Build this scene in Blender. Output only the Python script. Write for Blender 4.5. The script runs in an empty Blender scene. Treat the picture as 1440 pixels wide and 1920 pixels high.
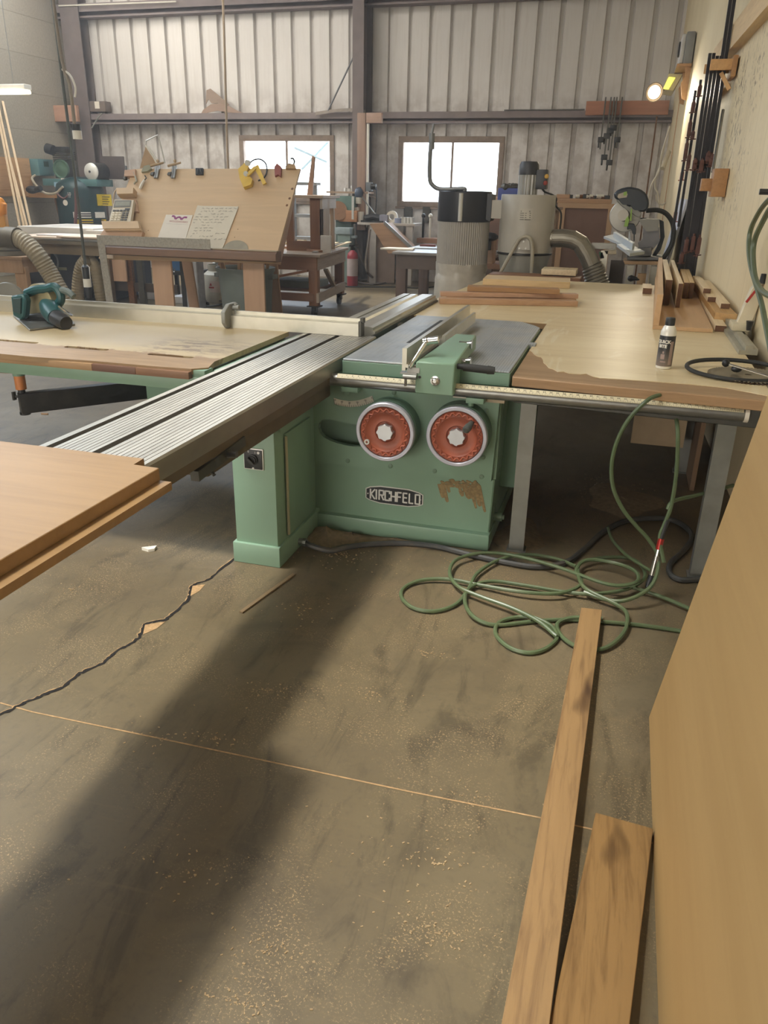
import bpy, bmesh, math, random
from mathutils import Matrix, Vector
random.seed(7)
SC = bpy.context.scene
COL = SC.collection
R = math.radians
V = Vector

# ---------------------------------------------------------------- camera
FPX = 1460.0
PITCH, ROLL, YAW, CAMZ = R(22.55), R(-1.11), R(16.04), 1.6
_F = V((-math.sin(YAW) * math.cos(PITCH), math.cos(YAW) * math.cos(PITCH), -math.sin(PITCH)))
_R0 = V((math.cos(YAW), math.sin(YAW), 0))
_U0 = _R0.cross(_F)
_R = _R0 * math.cos(ROLL) - _U0 * math.sin(ROLL)
_U = _U0 * math.cos(ROLL) + _R0 * math.sin(ROLL)
CAM = V((0, 0, CAMZ))
cam_d = bpy.data.cameras.new('camera')
cam = bpy.data.objects.new('camera', cam_d)
COL.objects.link(cam)
cam_d.sensor_fit = 'VERTICAL'
cam_d.sensor_height = 36
cam_d.lens = FPX / 1920 * 36
cam_d.clip_start = .05
cam.matrix_world = Matrix(((_R.x, _U.x, -_F.x, 0), (_R.y, _U.y, -_F.y, 0), (_R.z, _U.z, -_F.z, CAMZ), (0, 0, 0, 1)))
SC.camera = cam

def _ray(px, py):
    return _F + _R * ((px - 720) / FPX) - _U * ((py - 960) / FPX)
def at_z(px, py, z=0.0):        # the point of the photo on a level surface of height z
    d = _ray(px, py)
    return CAM + d * ((z - CAMZ) / d.z)
def at_y(px, py, y):            # ... at a known distance into the room
    d = _ray(px, py)
    return CAM + d * (y / d.y)
def at_x(px, py, x):            # ... on an upright plane along the room
    d = _ray(px, py)
    return CAM + d * (x / d.x)

# ---------------------------------------------------------------- mesh builder
class MB:
    def __init__(s, T=None):
        s.bm = bmesh.new()
        s.T = T or Matrix()
        s.mi = 0
    def _v(s, p):
        return s.bm.verts.new(s.T @ V(p))
    def _f(s, vs):
        try:
            f = s.bm.faces.new(vs)
            f.material_index = s.mi
            return f
        except ValueError:
            return None
    def box(s, x0, x1, y0, y1, z0, z1, b=0):
        if x0 > x1: x0, x1 = x1, x0
        if y0 > y1: y0, y1 = y1, y0
        if z0 > z1: z0, z1 = z1, z0
        v = [s._v((x, y, z)) for z in (z0, z1) for y in (y0, y1) for x in (x0, x1)]
        fs = [s._f([v[i] for i in q]) for q in ((0, 2, 3, 1), (4, 5, 7, 6), (0, 1, 5, 4), (2, 6, 7, 3), (0, 4, 6, 2), (1, 3, 7, 5))]
        if b > 0:
            es = list({e for f in fs for e in f.edges})
            r = bmesh.ops.bevel(s.bm, geom=es, offset=b, segments=2, affect='EDGES', profile=.6)
            for f in r['faces']: f.material_index = s.mi
        return s
    def bar(s, p, q, w, h, up=(0, 0, 1), b=0):      # square bar from p to q
        p, q = V(p), V(q)
        d = (q - p); L = d.length; d.normalize()
        u = V(up)
        if abs(d.dot(u)) > .98: u = V((0, 1, 0))
        sx = d.cross(u).normalized(); sz = sx.cross(d)
        M = Matrix(((sx.x, d.x, sz.x, p.x), (sx.y, d.y, sz.y, p.y), (sx.z, d.z, sz.z, p.z), (0, 0, 0, 1)))
        T0 = s.T; s.T = T0 @ M
        s.box(-w / 2, w / 2, 0, L, -h / 2, h / 2, b)
        s.T = T0
        return s
    def cyl(s, p, q, r, r2=None, n=16):
        p, q = V(p), V(q)
        r2 = r if r2 is None else r2
        d = (q - p).normalized()
        u = V((0, 0, 1)) if abs(d.z) < .9 else V((1, 0, 0))
        a = d.cross(u).normalized(); c = d.cross(a)
        A = [s._v(p + (a * math.cos(t) + c * math.sin(t)) * r) for t in (2 * math.pi * i / n for i in range(n))]
        B = [s._v(q + (a * math.cos(t) + c * math.sin(t)) * r2) for t in (2 * math.pi * i / n for i in range(n))]
        for i in range(n):
            j = (i + 1) % n
            s._f((A[i], A[j], B[j], B[i]))
        s._f(A[::-1]); s._f(B)
        return s
    def tube(s, pts, r, n=8, closed=False, rad=None):
        pts = [V(p) for p in pts]
        N = len(pts)
        rings = []
        prev = None
        for i, p in enumerate(pts):
            if closed: t = pts[(i + 1) % N] - pts[i - 1]
            else: t = pts[min(i + 1, N - 1)] - pts[max(i - 1, 0)]
            if t.length < 1e-9: t = V((0, 0, 1))
            t.normalize()
            if prev is None:
                u = V((0, 0, 1)) if abs(t.z) < .9 else V((1, 0, 0))
                a = t.cross(u).normalized()
            else:
                a = (prev - t * prev.dot(t))
                a = a.normalized() if a.length > 1e-6 else t.orthogonal().normalized()
            prev = a
            c = t.cross(a)
            rr = rad[i] if rad else r
            rings.append([s._v(p + (a * math.cos(x) + c * math.sin(x)) * rr) for x in (2 * math.pi * k / n for k in range(n))])
        for i in range(N if closed else N - 1):
            A, B = rings[i], rings[(i + 1) % N]
            off = 0
            if closed and i == N - 1:
                off = min(range(n), key=lambda o: (A[0].co - B[o].co).length)
            for k in range(n):
                l = (k + 1) % n
                s._f((A[k], A[l], B[(l + off) % n], B[(k + off) % n]))
        if not closed:
            s._f(rings[0][::-1]); s._f(rings[-1])
        return s
    def lathe(s, prof, c, axis='z', n=28, tilt=None, caps=True):
        c = V(c)
        rings = []
        ax = {'z': (V((1, 0, 0)), V((0, 1, 0)), V((0, 0, 1))), 'y': (V((1, 0, 0)), V((0, 0, 1)), V((0, -1, 0))),
              'x': (V((0, 1, 0)), V((0, 0, 1)), V((1, 0, 0)))}[axis]      # 'y' runs towards -Y (to the viewer)
        if tilt is not None: ax = tuple(tilt @ a for a in ax)
        for r, h in prof:
            if r < 1e-6: rings.append([s._v(c + ax[2] * h)])
            else: rings.append([s._v(c + (ax[0] * math.cos(t) + ax[1] * math.sin(t)) * r + ax[2] * h) for t in (2 * math.pi * i / n for i in range(n))])
        for A, B in zip(rings, rings[1:]):
            for i in range(n):
                j = (i + 1) % n
                if len(A) == 1 and len(B) == 1: continue
                if len(A) == 1: s._f((A[0], B[j], B[i]))
                elif len(B) == 1: s._f((A[i], A[j], B[0]))
                else: s._f((A[i], A[j], B[j], B[i]))
        if caps and len(rings[0]) > 1: s._f(rings[0][::-1])
        if caps and len(rings[-1]) > 1: s._f(rings[-1])
        return s
    def ball(s, c, r, n=12, sx=1, sy=1, sz=1):
        c = V(c); m = max(5, n // 2)
        rings = []
        for i in range(m + 1):
            ph = math.pi * i / m
            if i in (0, m): rings.append([s._v(c + V((0, 0, r * sz * math.cos(ph))))])
            else: rings.append([s._v(c + V((r * sx * math.sin(ph) * math.cos(t), r * sy * math.sin(ph) * math.sin(t), r * sz * math.cos(ph)))) for t in (2 * math.pi * k / n for k in range(n))])
        for A, B in zip(rings, rings[1:]):
            for i in range(n):
                j = (i + 1) % n
                if len(A) == 1: s._f((A[0], B[i], B[j]))
                elif len(B) == 1: s._f((A[j], A[i], B[0]))
                else: s._f((A[j], A[i], B[i], B[j]))
        return s
    def _map(s, axis, p, h):
        return {'x': (h, p[0], p[1]), 'y': (p[0], h, p[1]), 'z': (p[0], p[1], h)}[axis]
    def prism(s, poly, axis, a, b, bev=0):
        A = [s._v(s._map(axis, p, a)) for p in poly]
        B = [s._v(s._map(axis, p, b)) for p in poly]
        fs = [s._f(A[::-1]), s._f(B)]
        for i in range(len(poly)):
            j = (i + 1) % len(poly)
            fs.append(s._f((A[i], A[j], B[j], B[i])))
        if bev > 0:
            es = list({e for f in fs if f for e in f.edges})
            bmesh.ops.bevel(s.bm, geom=es, offset=bev, segments=1, affect='EDGES')
        return s
    def holed(s, outer, holes, axis, a, b):           # a plate with holes through it
        loops = [outer] + holes
        tmp = bmesh.new()
        es = []
        for lp in loops:
            vs = [tmp.verts.new((p[0], p[1], 0)) for p in lp]
            es += [tmp.edges.new((vs[i], vs[(i + 1) % len(vs)])) for i in range(len(vs))]
        bmesh.ops.triangle_fill(tmp, use_beauty=True, use_dissolve=False, edges=es, normal=(0, 0, 1))
        tmp.verts.index_update()
        for h, flip in ((a, True), (b, False)):
            vv = [s._v(s._map(axis, v.co, h)) for v in tmp.verts]
            for f in tmp.faces:
                ids = [v.index for v in f.verts]
                s._f([vv[i] for i in (ids[::-1] if flip else ids)])
        tmp.free()
        for lp in loops:
            A = [s._v(s._map(axis, p, a)) for p in lp]
            B = [s._v(s._map(axis, p, b)) for p in lp]
            for i in range(len(lp)):
                j = (i + 1) % len(lp)
                s._f((A[i], A[j], B[j], B[i]))
        return s
    def poly(s, pts):
        s._f([s._v(p) for p in pts]); return s
    def build(s, name, mats, par=None, at=None, smooth=.6, fix=True):
        if par is not None: Mi = MW[par].inverted()
        elif at is not None: Mi = Matrix.Translation(-V(at))
        else: Mi = Matrix()
        if fix: bmesh.ops.recalc_face_normals(s.bm, faces=s.bm.faces)
        me = bpy.data.meshes.new(name)
        s.bm.transform(Mi)
        s.bm.to_mesh(me); s.bm.free()
        for m in (mats if isinstance(mats, (list, tuple)) else [mats]): me.materials.append(m)
        if smooth:
            me.polygons.foreach_set('use_smooth', [True] * len(me.polygons))
            me.set_sharp_from_angle(angle=smooth)
        o = bpy.data.objects.new(name, me)
        COL.objects.link(o)
        if par is not None:
            o.parent = par; MW[o] = MW[par].copy()
        elif at is not None:
            o.location = at; MW[o] = Matrix.Translation(V(at))
        else: MW[o] = Matrix()
        return o

MW = {}
def tag(o, label, cat, group=None, kind=None):
    o['label'] = label; o['category'] = cat
    if group: o['group'] = group
    if kind: o['kind'] = kind
    return o
def thing(name, label, cat, loc=(0, 0, 0), rz=0, group=None):
    o = bpy.data.objects.new(name, None)
    COL.objects.link(o)
    o.empty_display_size = .1
    o.location = loc; o.rotation_euler = (0, 0, rz)
    MW[o] = Matrix.Translation(V(loc)) @ Matrix.Rotation(rz, 4, 'Z')
    return tag(o, label, cat, group)
def struct(o):
    o['kind'] = 'structure'; return o
def dup(root, loc, rot, label, group=None):
    r = root.copy(); COL.objects.link(r)
    r.location = loc; r.rotation_euler = rot; r['label'] = label
    if group: r['group'] = group
    for ch in list(root.children):
        c = ch.copy(); COL.objects.link(c); c.parent = r
        for g in list(ch.children):
            d = g.copy(); COL.objects.link(d); d.parent = c
    return r
def curve(pts, k=8, closed=False):                    # Catmull-Rom through the points
    P = [V(p) for p in pts]; N = len(P); out = []
    for i in range(N if closed else N - 1):
        p0 = P[i - 1] if (closed or i > 0) else P[0]
        p1 = P[i]; p2 = P[(i + 1) % N]
        p3 = P[(i + 2) % N] if (closed or i + 2 < N) else P[-1]
        for j in range(k):
            t = j / k
            out.append(.5 * ((2 * p1) + (p2 - p0) * t + (2 * p0 - 5 * p1 + 4 * p2 - p3) * t * t + (3 * p1 - p0 - 3 * p2 + p3) * t ** 3))
    if not closed: out.append(P[-1])
    return out
def letters(name, items, mat, par, bend=None, ext=.0006, bold=0.0):
    """items: (text, size, matrix); one mesh part of lettering"""
    bm = bmesh.new()
    for txt, size, M in items:
        c = bpy.data.curves.new('t', 'FONT')
        c.body = txt; c.size = size; c.align_x = 'CENTER'; c.align_y = 'CENTER'
        c.extrude = ext; c.offset = bold; c.resolution_u = 3
        o = bpy.data.objects.new('t', c)
        COL.objects.link(o)
        dg = bpy.context.evaluated_depsgraph_get()
        me = bpy.data.meshes.new_from_object(o.evaluated_get(dg))
        if bend:
            for v in me.vertices: v.co = bend(v.co)
        me.transform(MW[par].inverted() @ M)
        bm.from_mesh(me)
        bpy.data.objects.remove(o); bpy.data.curves.remove(c); bpy.data.meshes.remove(me)
    me = bpy.data.meshes.new(name); bm.to_mesh(me); bm.free()
    me.materials.append(mat)
    o = bpy.data.objects.new(name, me); COL.objects.link(o)
    o.parent = par; MW[o] = MW[par].copy()
    return o
FRONT = lambda p: Matrix.Translation(V(p)) @ Matrix.Rotation(R(90), 4, 'X')     # lettering that faces -Y

# ---------------------------------------------------------------- materials
def lin(c):
    if isinstance(c, str):
        c = [int(c[i:i + 2], 16) / 255 for i in (0, 2, 4)]
    return tuple(x / 12.92 if x <= .04045 else ((x + .055) / 1.055) ** 2.4 for x in c) + (1,)
class NT:
    def __init__(s, name):
        s.m = bpy.data.materials.new(name); s.m.use_nodes = True
        s.t = s.m.node_tree; s.t.nodes.clear()
        s.out = s.n('ShaderNodeOutputMaterial')
        s.b = s.n('ShaderNodeBsdfPrincipled')
        s.l(s.b.outputs[0], s.out.inputs[0])
        s._tc = None
    def n(s, typ, **k):
        nd = s.t.nodes.new(typ)
        for a, v in k.items(): setattr(nd, a, v)
        return nd
    def l(s, a, b): s.t.links.new(a, b)
    def val(s, sock, v):
        if hasattr(v, 'links') or hasattr(v, 'is_linked'): s.l(v, sock)
        else: sock.default_value = v
    def coord(s, scale=(1, 1, 1), rot=(0, 0, 0), loc=(0, 0, 0), src='Object'):
        if s._tc is None: s._tc = s.n('ShaderNodeTexCoord')
        mp = s.n('ShaderNodeMapping')
        mp.inputs['Scale'].default_value = scale; mp.inputs['Rotation'].default_value = rot; mp.inputs['Location'].default_value = loc
        s.l(s._tc.outputs[src], mp.inputs[0])
        return mp.outputs[0]
    def noise(s, co, scale=5, detail=3, rough=.55, dist=0):
        nd = s.n('ShaderNodeTexNoise')
        nd.inputs['Scale'].default_value = scale; nd.inputs['Detail'].default_value = detail
        nd.inputs['Roughness'].default_value = rough; nd.inputs['Distortion'].default_value = dist
        s.l(co, nd.inputs['Vector'])
        return nd.outputs['Fac']
    def ramp(s, fac, stops):
        nd = s.n('ShaderNodeValToRGB')
        el = nd.color_ramp.elements
        while len(el) < len(stops): el.new(.5)
        for e, (p, c) in zip(el, stops):
            e.position = p
            e.color = c if len(c) == 4 else tuple(c) + (1,)
        s.l(fac, nd.inputs[0])
        return nd.outputs[0]
    def mask(s, fac, a, b):
        nd = s.n('ShaderNodeMapRange'); nd.clamp = True
        nd.inputs['From Min'].default_value = a; nd.inputs['From Max'].default_value = b
        s.l(fac, nd.inputs[0])
        return nd.outputs[0]
    def mix(s, fac, a, b, mode='MIX'):
        nd = s.n('ShaderNodeMix', data_type='RGBA', blend_type=mode)
        s.val(nd.inputs[0], fac); s.val(nd.inputs[6], a); s.val(nd.inputs[7], b)
        return nd.outputs[2]
    def math(s, op, a, b=0.0):
        nd = s.n('ShaderNodeMath', operation=op)
        s.val(nd.inputs[0], a); s.val(nd.inputs[1], b)
        return nd.outputs[0]
    def xyz(s, co):
        nd = s.n('ShaderNodeSeparateXYZ'); s.l(co, nd.inputs[0]); return nd.outputs
    def bump(s, h, strength=.2, dist=.01):
        nd = s.n('ShaderNodeBump')
        nd.inputs['Strength'].default_value = strength; nd.inputs['Distance'].default_value = dist
        s.l(h, nd.inputs['Height']); s.l(nd.outputs[0], s.b.inputs['Normal'])
    def fin(s, col, rough=.5, metal=0.0):
        s.val(s.b.inputs['Base Color'], col); s.val(s.b.inputs['Roughness'], rough); s.val(s.b.inputs['Metallic'], metal)
        return s.m
def scl(c, k): return tuple(min(1, x * k) for x in c[:3]) + (1,)
def plain(name, c, rough=.5, metal=0.0, var=.12, scale=9, dirt=None, dirt_amt=.35, bump=0):
    t = NT(name); c = lin(c)
    co = t.coord()
    f = t.noise(co, scale, 3)
    col = t.ramp(f, [(.3, scl(c, 1 - var)), (.7, scl(c, 1 + var))])
    if dirt:
        g = t.noise(co, scale * .45, 5, .65)
        col = t.mix(t.math('MULTIPLY', t.mask(g, .5, .72), dirt_amt), col, lin(dirt))
    if bump: t.bump(t.noise(co, scale * 14, 3), bump, .004)
    return t.fin(col, rough, metal)
def wood(name, c, dark, axis='y', freq=26, rough=.55, fig=.5, knots=False):
    """long grain along the axis"""
    t = NT(name); c, dark = lin(c), lin(dark)
    st = {'x': (.07, 1, 1), 'y': (1, .07, 1), 'z': (1, 1, .07)}[axis]
    co = t.coord(st)
    a = t.noise(co, freq * 2.2, 5, .62, .5)
    b = t.noise(t.coord(tuple(x * .35 for x in st)), freq * .5, 2, .5, 1.2)
    f = t.math('ADD', t.math('MULTIPLY', a, .55), t.math('MULTIPLY', b, .45))
    col = t.ramp(f, [(.34, t_mix(c, dark, fig)), (.5, c), (.68, scl(c, 1.12))])
    if knots:
        k = t.noise(t.coord((3.2, .55, 3.2) if axis == 'y' else (.55, 3.2, 3.2)), 3.0, 2, .5, .4)
        col = t.mix(t.mask(k, .60, .70), col, scl(dark, .55))
    t.bump(a, .08, .003)
    return t.fin(col, rough)
def t_mix(a, b, k): return tuple(x * (1 - k) + y * k for x, y in zip(a, b))
def emit(name, c, s):
    t = NT(name)
    t.b.inputs['Emission Color'].default_value = lin(c); t.b.inputs['Emission Strength'].default_value = s
    return t.fin(lin(c), .5)
def glassy(name, c=(1, 1, 1, 1), rough=.02, trans=.92):
    t = NT(name)
    tr = t.n('ShaderNodeBsdfTransparent'); tr.inputs[0].default_value = c
    mx = t.n('ShaderNodeMixShader'); mx.inputs[0].default_value = 1 - trans
    t.fin(c, rough)
    t.l(tr.outputs[0], mx.inputs[1]); t.l(t.b.outputs[0], mx.inputs[2]); t.l(mx.outputs[0], t.out.inputs[0])
    return t.m

M = {}
M['green'] = plain('green_enamel', '7d9c86', .38, 0, .04, 6, '768f7a', .35)
M['green_dark'] = plain('green_enamel_aged', '6f8b76', .42, 0, .06, 7, '766f5b', .3)
M['steel'] = plain('bare_steel', '9a9a96', .36, .85, .1, 20, '6d655a', .3)
M['steel_dark'] = plain('dark_steel', '55544f', .45, .6, .12, 14, '6b5a45', .3)
M['castiron'] = plain('machined_cast_iron', '8f959a', .33, .75, .08, 9, '6b6a62', .45)
M['alu'] = plain('aluminium', 'c6c3b6', .32, .7, .05, 12, 'a59f8c', .3)
M['chrome'] = plain('chrome', 'd8d8d6', .15, 1, .03)
M['red'] = plain('handwheel_red', 'a85c44', .42, 0, .06, 8, '8e3d2a', .3)
M['rim'] = plain('satin_rim', 'b9b9c4', .38, .35, .04)
M['black'] = plain('black_plastic', '232323', .45, 0, .1)
M['blackmetal'] = plain('black_painted_steel', '2f2f2f', .42, .3, .15, 12, '5a5850', .35)
M['white'] = plain('white_paint', 'e2dfd4', .5, 0, .04)
M['paper'] = plain('paper_white', 'dcd5c8', .8, 0, .03)
M['silver'] = plain('silver_paint', 'cfcfca', .4, .3, .03)
M['ink'] = plain('ink', '33302c', .8, 0, 0)
M['rust'] = plain('stripped_rust', '6e4a2a', .8, 0, .3, 40)
M['laminate'] = None
M['grey'] = plain('grey_paint', '8d8e88', .5, .1, .06, 8, '6f6a5e', .3)
M['rubber'] = plain('black_rubber', '2b2b28', .6, 0, .15)
M['orange'] = plain('orange_plastic', 'd8894a', .5, 0, .06)
M['teal'] = plain('teal_tool_plastic', '1b4a4c', .38, 0, .1, 14, '4a5246', .35)
M['teal_dark'] = plain('dark_teal_paint', '1d3a3d', .4, .1, .1, 9, '4c4a40', .3)
M['dust'] = plain('sawdust', 'a98a62', .95, 0, .25, 60)
# ================================================================= the setting
YB = 14.8                        # back wall
LIGHT_GAP = (1.5, 12.7, 4.35, 5.55)   # unseen opening added in the block wall to let in side light
def wall_x(y): return .45 + (14.8 - y) * (.35 / 11.8)    # the right-hand wall runs slightly askew

# concrete floor
def floor_mat():
    t = NT('dusty_concrete')
    co = t.coord()
    big = t.noise(co, .55, 4, .6, .3)
    mid = t.noise(co, 2.6, 5, .62, .8)
    fine = t.noise(co, 38, 4, .7)
    col = t.ramp(big, [(.3, lin('5e523d')), (.5, lin('6c6048')), (.7, lin('7c7059'))])
    col = t.mix(t.math('MULTIPLY', t.mask(mid, .52, .7), .5), col, lin('483f31'))
    # broom and tyre marks: long swirled streaks of dark dirt
    sw = t.noise(t.coord((1.5, .45, 1), (0, 0, R(38))), 3.2, 6, .68, 2.2)
    col = t.mix(t.math('MULTIPLY', t.mask(sw, .53, .66), .5), col, lin('3a3327'))
    sw2 = t.noise(t.coord((.4, 2.2, 1), (0, 0, R(-25))), 5.0, 6, .7, 1.6)
    col = t.mix(t.math('MULTIPLY', t.mask(sw2, .58, .70), .35), col, lin('7c6b4e'))
    # dust under the table and round the saw
    x, y, z = t.xyz(co)[:3]
    near = t.math('MULTIPLY', t.mask(y, 2.3, 3.2), t.mask(y, 8.0, 6.0))
    near = t.math('MULTIPLY', near, t.mask(x, -1.9, -1.2))
    d1 = t.noise(co, 5.5, 6, .68, .5)
    col = t.mix(t.math('MULTIPLY', t.math('MULTIPLY', near, t.mask(d1, .42, .6)), .6), col, lin('6f5f4a'))
    # grains of sawdust
    spk = t.noise(co, 150, 2, .8)
    patch = t.noise(co, 3.1, 5, .6, .6)
    col = t.mix(t.math('MULTIPLY', t.mask(spk, .57, .64), t.mask(patch, .46, .62)), col, lin('a8906a'))
    col = t.mix(t.math('MULTIPLY', t.mask(fine, .52, .72), .28), col, lin('4b4438'))
    t.bump(t.math('ADD', mid, t.math('MULTIPLY', fine, .25)), .22, .008)
    rg = t.math('SUBTRACT', .50, t.math('MULTIPLY', t.mask(big, .4, .65), .16))
    return t.fin(col, rg)
m = MB(); m.box(-11, 1.4, -6, 15, -.12, 0)
floor = struct(m.build('floor', floor_mat()))
# saw-cut joint and crack edges full of dust; crack's shade painted as dark strip
m = MB()
pts = [at_z(*p) for p in ((0, 1318), (60, 1335), (300, 1385), (560, 1440), (760, 1483), (1010, 1533), (1100, 1553), (1240, 1585))]
for a, b in zip(pts, pts[1:]):
    d = (b - a).normalized().cross(V((0, 0, 1))) * .0028
    m.poly([a - d + V((0, 0, .001)), b - d + V((0, 0, .001)), b + d + V((0, 0, .001)), a + d + V((0, 0, .001))])
m.build('floor_joint', M['dust'], floor)
crk = [(440, 1047), (415, 1068), (395, 1085), (372, 1093), (361, 1099), (357, 1113), (353, 1124), (340, 1138), (322, 1152), (312, 1162), (290, 1166),
       (272, 1171), (267, 1182), (262, 1196), (245, 1207), (225, 1217), (210, 1230), (195, 1243), (170, 1254), (150, 1263), (138, 1272), (120, 1288), (95, 1298), (75, 1306), (50, 1316), (30, 1326), (0, 1341), (-40, 1356)]
cp = [at_z(*p) for p in crk]
fine = []
for a, b in zip(cp, cp[1:]):
    for k in range(4):
        t = k / 4
        fine.append(a.lerp(b, t) + V((random.uniform(-.004, .004), random.uniform(-.004, .004), 0)))
fine.append(cp[-1])
m = MB(); m2 = MB()
w0 = None
L, Rr, L2 = [], [], []
for i, p in enumerate(fine):
    w = random.uniform(.0045, .0095)
    t = (fine[min(i + 1, len(fine) - 1)] - fine[max(i - 1, 0)]).normalized().cross(V((0, 0, 1)))
    L.append(p - t * w); Rr.append(p + t * w)
    L2.append(p + t * (w + random.choice((.001, .002, .003, .006))))
for i in range(len(fine) - 1):
    up = V((0, 0, .0012))
    m.poly([L[i] + up, L[i + 1] + up, Rr[i + 1] + up, Rr[i] + up])
    m2.poly([Rr[i] + up, Rr[i + 1] + up, L2[i + 1] + up, L2[i] + up])
m.build('floor_crack', plain('crack_shadow', '16130f', .95, 0, .2, 60), floor)
for (a, b, c) in (((361, 1099), (385, 1096), (357, 1118)), ((272, 1172), (310, 1166), (268, 1190))):   # spalled chips full of dust
    A, B, C = at_z(*a), at_z(*b), at_z(*c)
    up = V((0, 0, .0015))
    D = (B + C) / 2 + (B + C - 2 * A) * .12
    m2.poly([A + up, B + up, D + up, C + up])
m2.build('crack_dust', M['dust'], floor)

# ribbed metal back wall with two window openings
RIB0, RIBP = -7.168, .3585
W1 = (-7.16, -5.40, 1.40, 2.40)
W2 = (-4.04, -2.29, 1.37, 2.385)
def metal_mat():
    t = NT('weathered_metal_sheet')
    co = t.coord()
    a = t.noise(t.coord((3, 1, .18)), 6, 6, .65, .4)
    b = t.noise(co, .7, 3)
    st = t.noise(t.coord((9, 1, .05)), 9, 5, .7)
    col = t.ramp(b, [(.3, lin('d0cdca')), (.7, lin('dbd8d5'))])
    col = t.mix(t.math('MULTIPLY', t.mask(a, .5, .7), .35), col, lin('bcb5ae'))
    col = t.mix(t.math('MULTIPLY', t.mask(st, .58, .72), .25), col, lin('9c8f85'))
    x, y, z = t.xyz(co)[:3]
    grime = t.math('MULTIPLY', t.mask(z, 3.35, 2.85), t.mask(t.noise(co, 3.3, 5, .65), .4, .6))
    col = t.mix(t.math('MULTIPLY', grime, .5), col, lin('968b82'))
    return t.fin(col, .55, .25)
mm = metal_mat()
m = MB()
def sheet(x0, x1, z0, z1):
    xs = [x0]; pr = []
    k = math.floor((x0 - RIB0) / RIBP) - 1
    while True:
        c = RIB0 + k * RIBP
        if c > x1 + .1: break
        pr += [(c - .045, 0), (c - .032, .06), (c + .032, .06), (c + .045, 0)]
        k += 1
    def yat(x):
        for (a, ya), (b, yb) in zip(pr, pr[1:]):
            if a <= x <= b: return ya + (yb - ya) * (x - a) / max(b - a, 1e-6)
        return 0
    line = [(x0, yat(x0))] + [p for p in pr if x0 + .001 < p[0] < x1 - .001] + [(x1, yat(x1))]
    A = [m._v((x, YB + y, z0)) for x, y in line]; B = [m._v((x, YB + y, z1)) for x, y in line]
    C = [m._v((x, YB + y + .006, z0)) for x, y in line]; D = [m._v((x, YB + y + .006, z1)) for x, y in line]
    for i in range(len(line) - 1):
        m._f((A[i], A[i + 1], B[i + 1], B[i])); m._f((C[i + 1], C[i], D[i], D[i + 1]))
XL, XR = -10.9, .6
sheet(XL, XR, -.05, 1.37)
for a, b in ((XL, W1[0]), (W1[1], W2[0]), (W2[1], XR)): sheet(a, b, 1.37, 2.40)
sheet(W1[0], W1[1], 1.37, 1.40); sheet(W2[0], W2[1], 2.385, 2.40)
sheet(XL, XR, 2.40, 6.2)
struct(m.build('wall_back', mm, smooth=0, fix=False))
brown = plain('brown_steel', '7f7474', .6, .1, .12, 5, '94897f', .4)
# girts and columns
for z0, h in ((2.66, .17), (4.43, .22), (6.0, .2)):
    m = MB(); m.prism([(14.58, z0), (14.79, z0), (14.79, z0 + h), (14.58, z0 + h), (14.58, z0 + h - .03), (14.765, z0 + h - .03), (14.765, z0 + .03), (14.58, z0 + .03)], 'x', XL, .6)
    m.box(XL, .6, 14.57, 14.588, z0 + h * .42, z0 + h + .004)
    struct(m.build('trim_1', brown, smooth=0))
m = MB()
for xc, w in ((-4.72, .2), (-10.44, .40)):
    ya = 14.30 if w < .3 else 14.52
    m.box(xc - w / 2, xc + w / 2, ya, ya + .02, -.02, 6.1); m.box(xc - w / 2, xc + w / 2, 14.76, 14.78, -.02, 6.1); m.box(xc - .012, xc + .012, ya + .02, 14.76, -.02, 6.1)
    struct(m.build('trim_2', plain('column_brown', '736867', .65, .1, .12, 4, '877d76', .4), smooth=0)); m = MB()
m.bm.free()

# windows: frame, mullion, panes
wf = plain('window_frame_paint', '8b7a6c', .6, .1, .15, 10, '5d5147', .5)
for i, (a, b, c, d) in enumerate((W1, W2)):
    o = thing('window_%d' % (i + 1), '', '', (a, YB, c)); struct(o); del o['label']; del o['category']
    f = MB()
    for x0, x1, z0, z1 in ((a - .07, a + .02, c + .025, d - .02), (b - .02, b + .07, c + .025, d - .02), (a - .07, b + .07, d - .0199, d + .08), (a - .07, b + .07, c - .06, c + .0249)):
        f.box(x0, x1, YB - .03, YB + .08, z0, z1, .004)
    f.build('window_frame', wf, o)
    xm = a + (b - a) * (.50 if i == 0 else .52)
    f = MB(); f.box(xm - .018, xm + .018, YB + .0, YB + .05, c, d); f.build('window_mullion', wf, o)
    f = MB(); f.box(a, b, YB + .02, YB + .026, c, d)
    f.build('window_pane', glassy('window_glass', (1, 1, 1, 1), .03, .93), o)
    f = MB(); f.box(a - .1, b + .1, YB - .05, YB + .01, c - .1, c - .065, .004); f.build('window_sill', wf, o)

# concrete block wall on the left
def block_mat():
    t = NT('concrete_block')
    co = t.coord((1, 1, 1), (R(90), 0, R(90)))
    br = t.n('ShaderNodeTexBrick')
    t.l(co, br.inputs['Vector'])
    br.inputs['Scale'].default_value = 1.0; br.inputs['Brick Width'].default_value = .62; br.inputs['Row Height'].default_value = .31
    br.inputs['Mortar Size'].default_value = .008; br.inputs['Mortar Smooth'].default_value = .3
    br.inputs['Color1'].default_value = lin('a49d8e'); br.inputs['Color2'].default_value = lin('b0a999'); br.inputs['Mortar'].default_value = lin('938c7d')
    n1 = t.noise(t.coord(), 30, 4)
    col = t.mix(.3, br.outputs['Color'], t.ramp(n1, [(.3, lin('70695a')), (.7, lin('a9a292'))]))
    t.bump(t.math('SUBTRACT', t.math('MULTIPLY', n1, .4), br.outputs['Fac']), .5, .01)
    return t.fin(col, .85)
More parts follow.
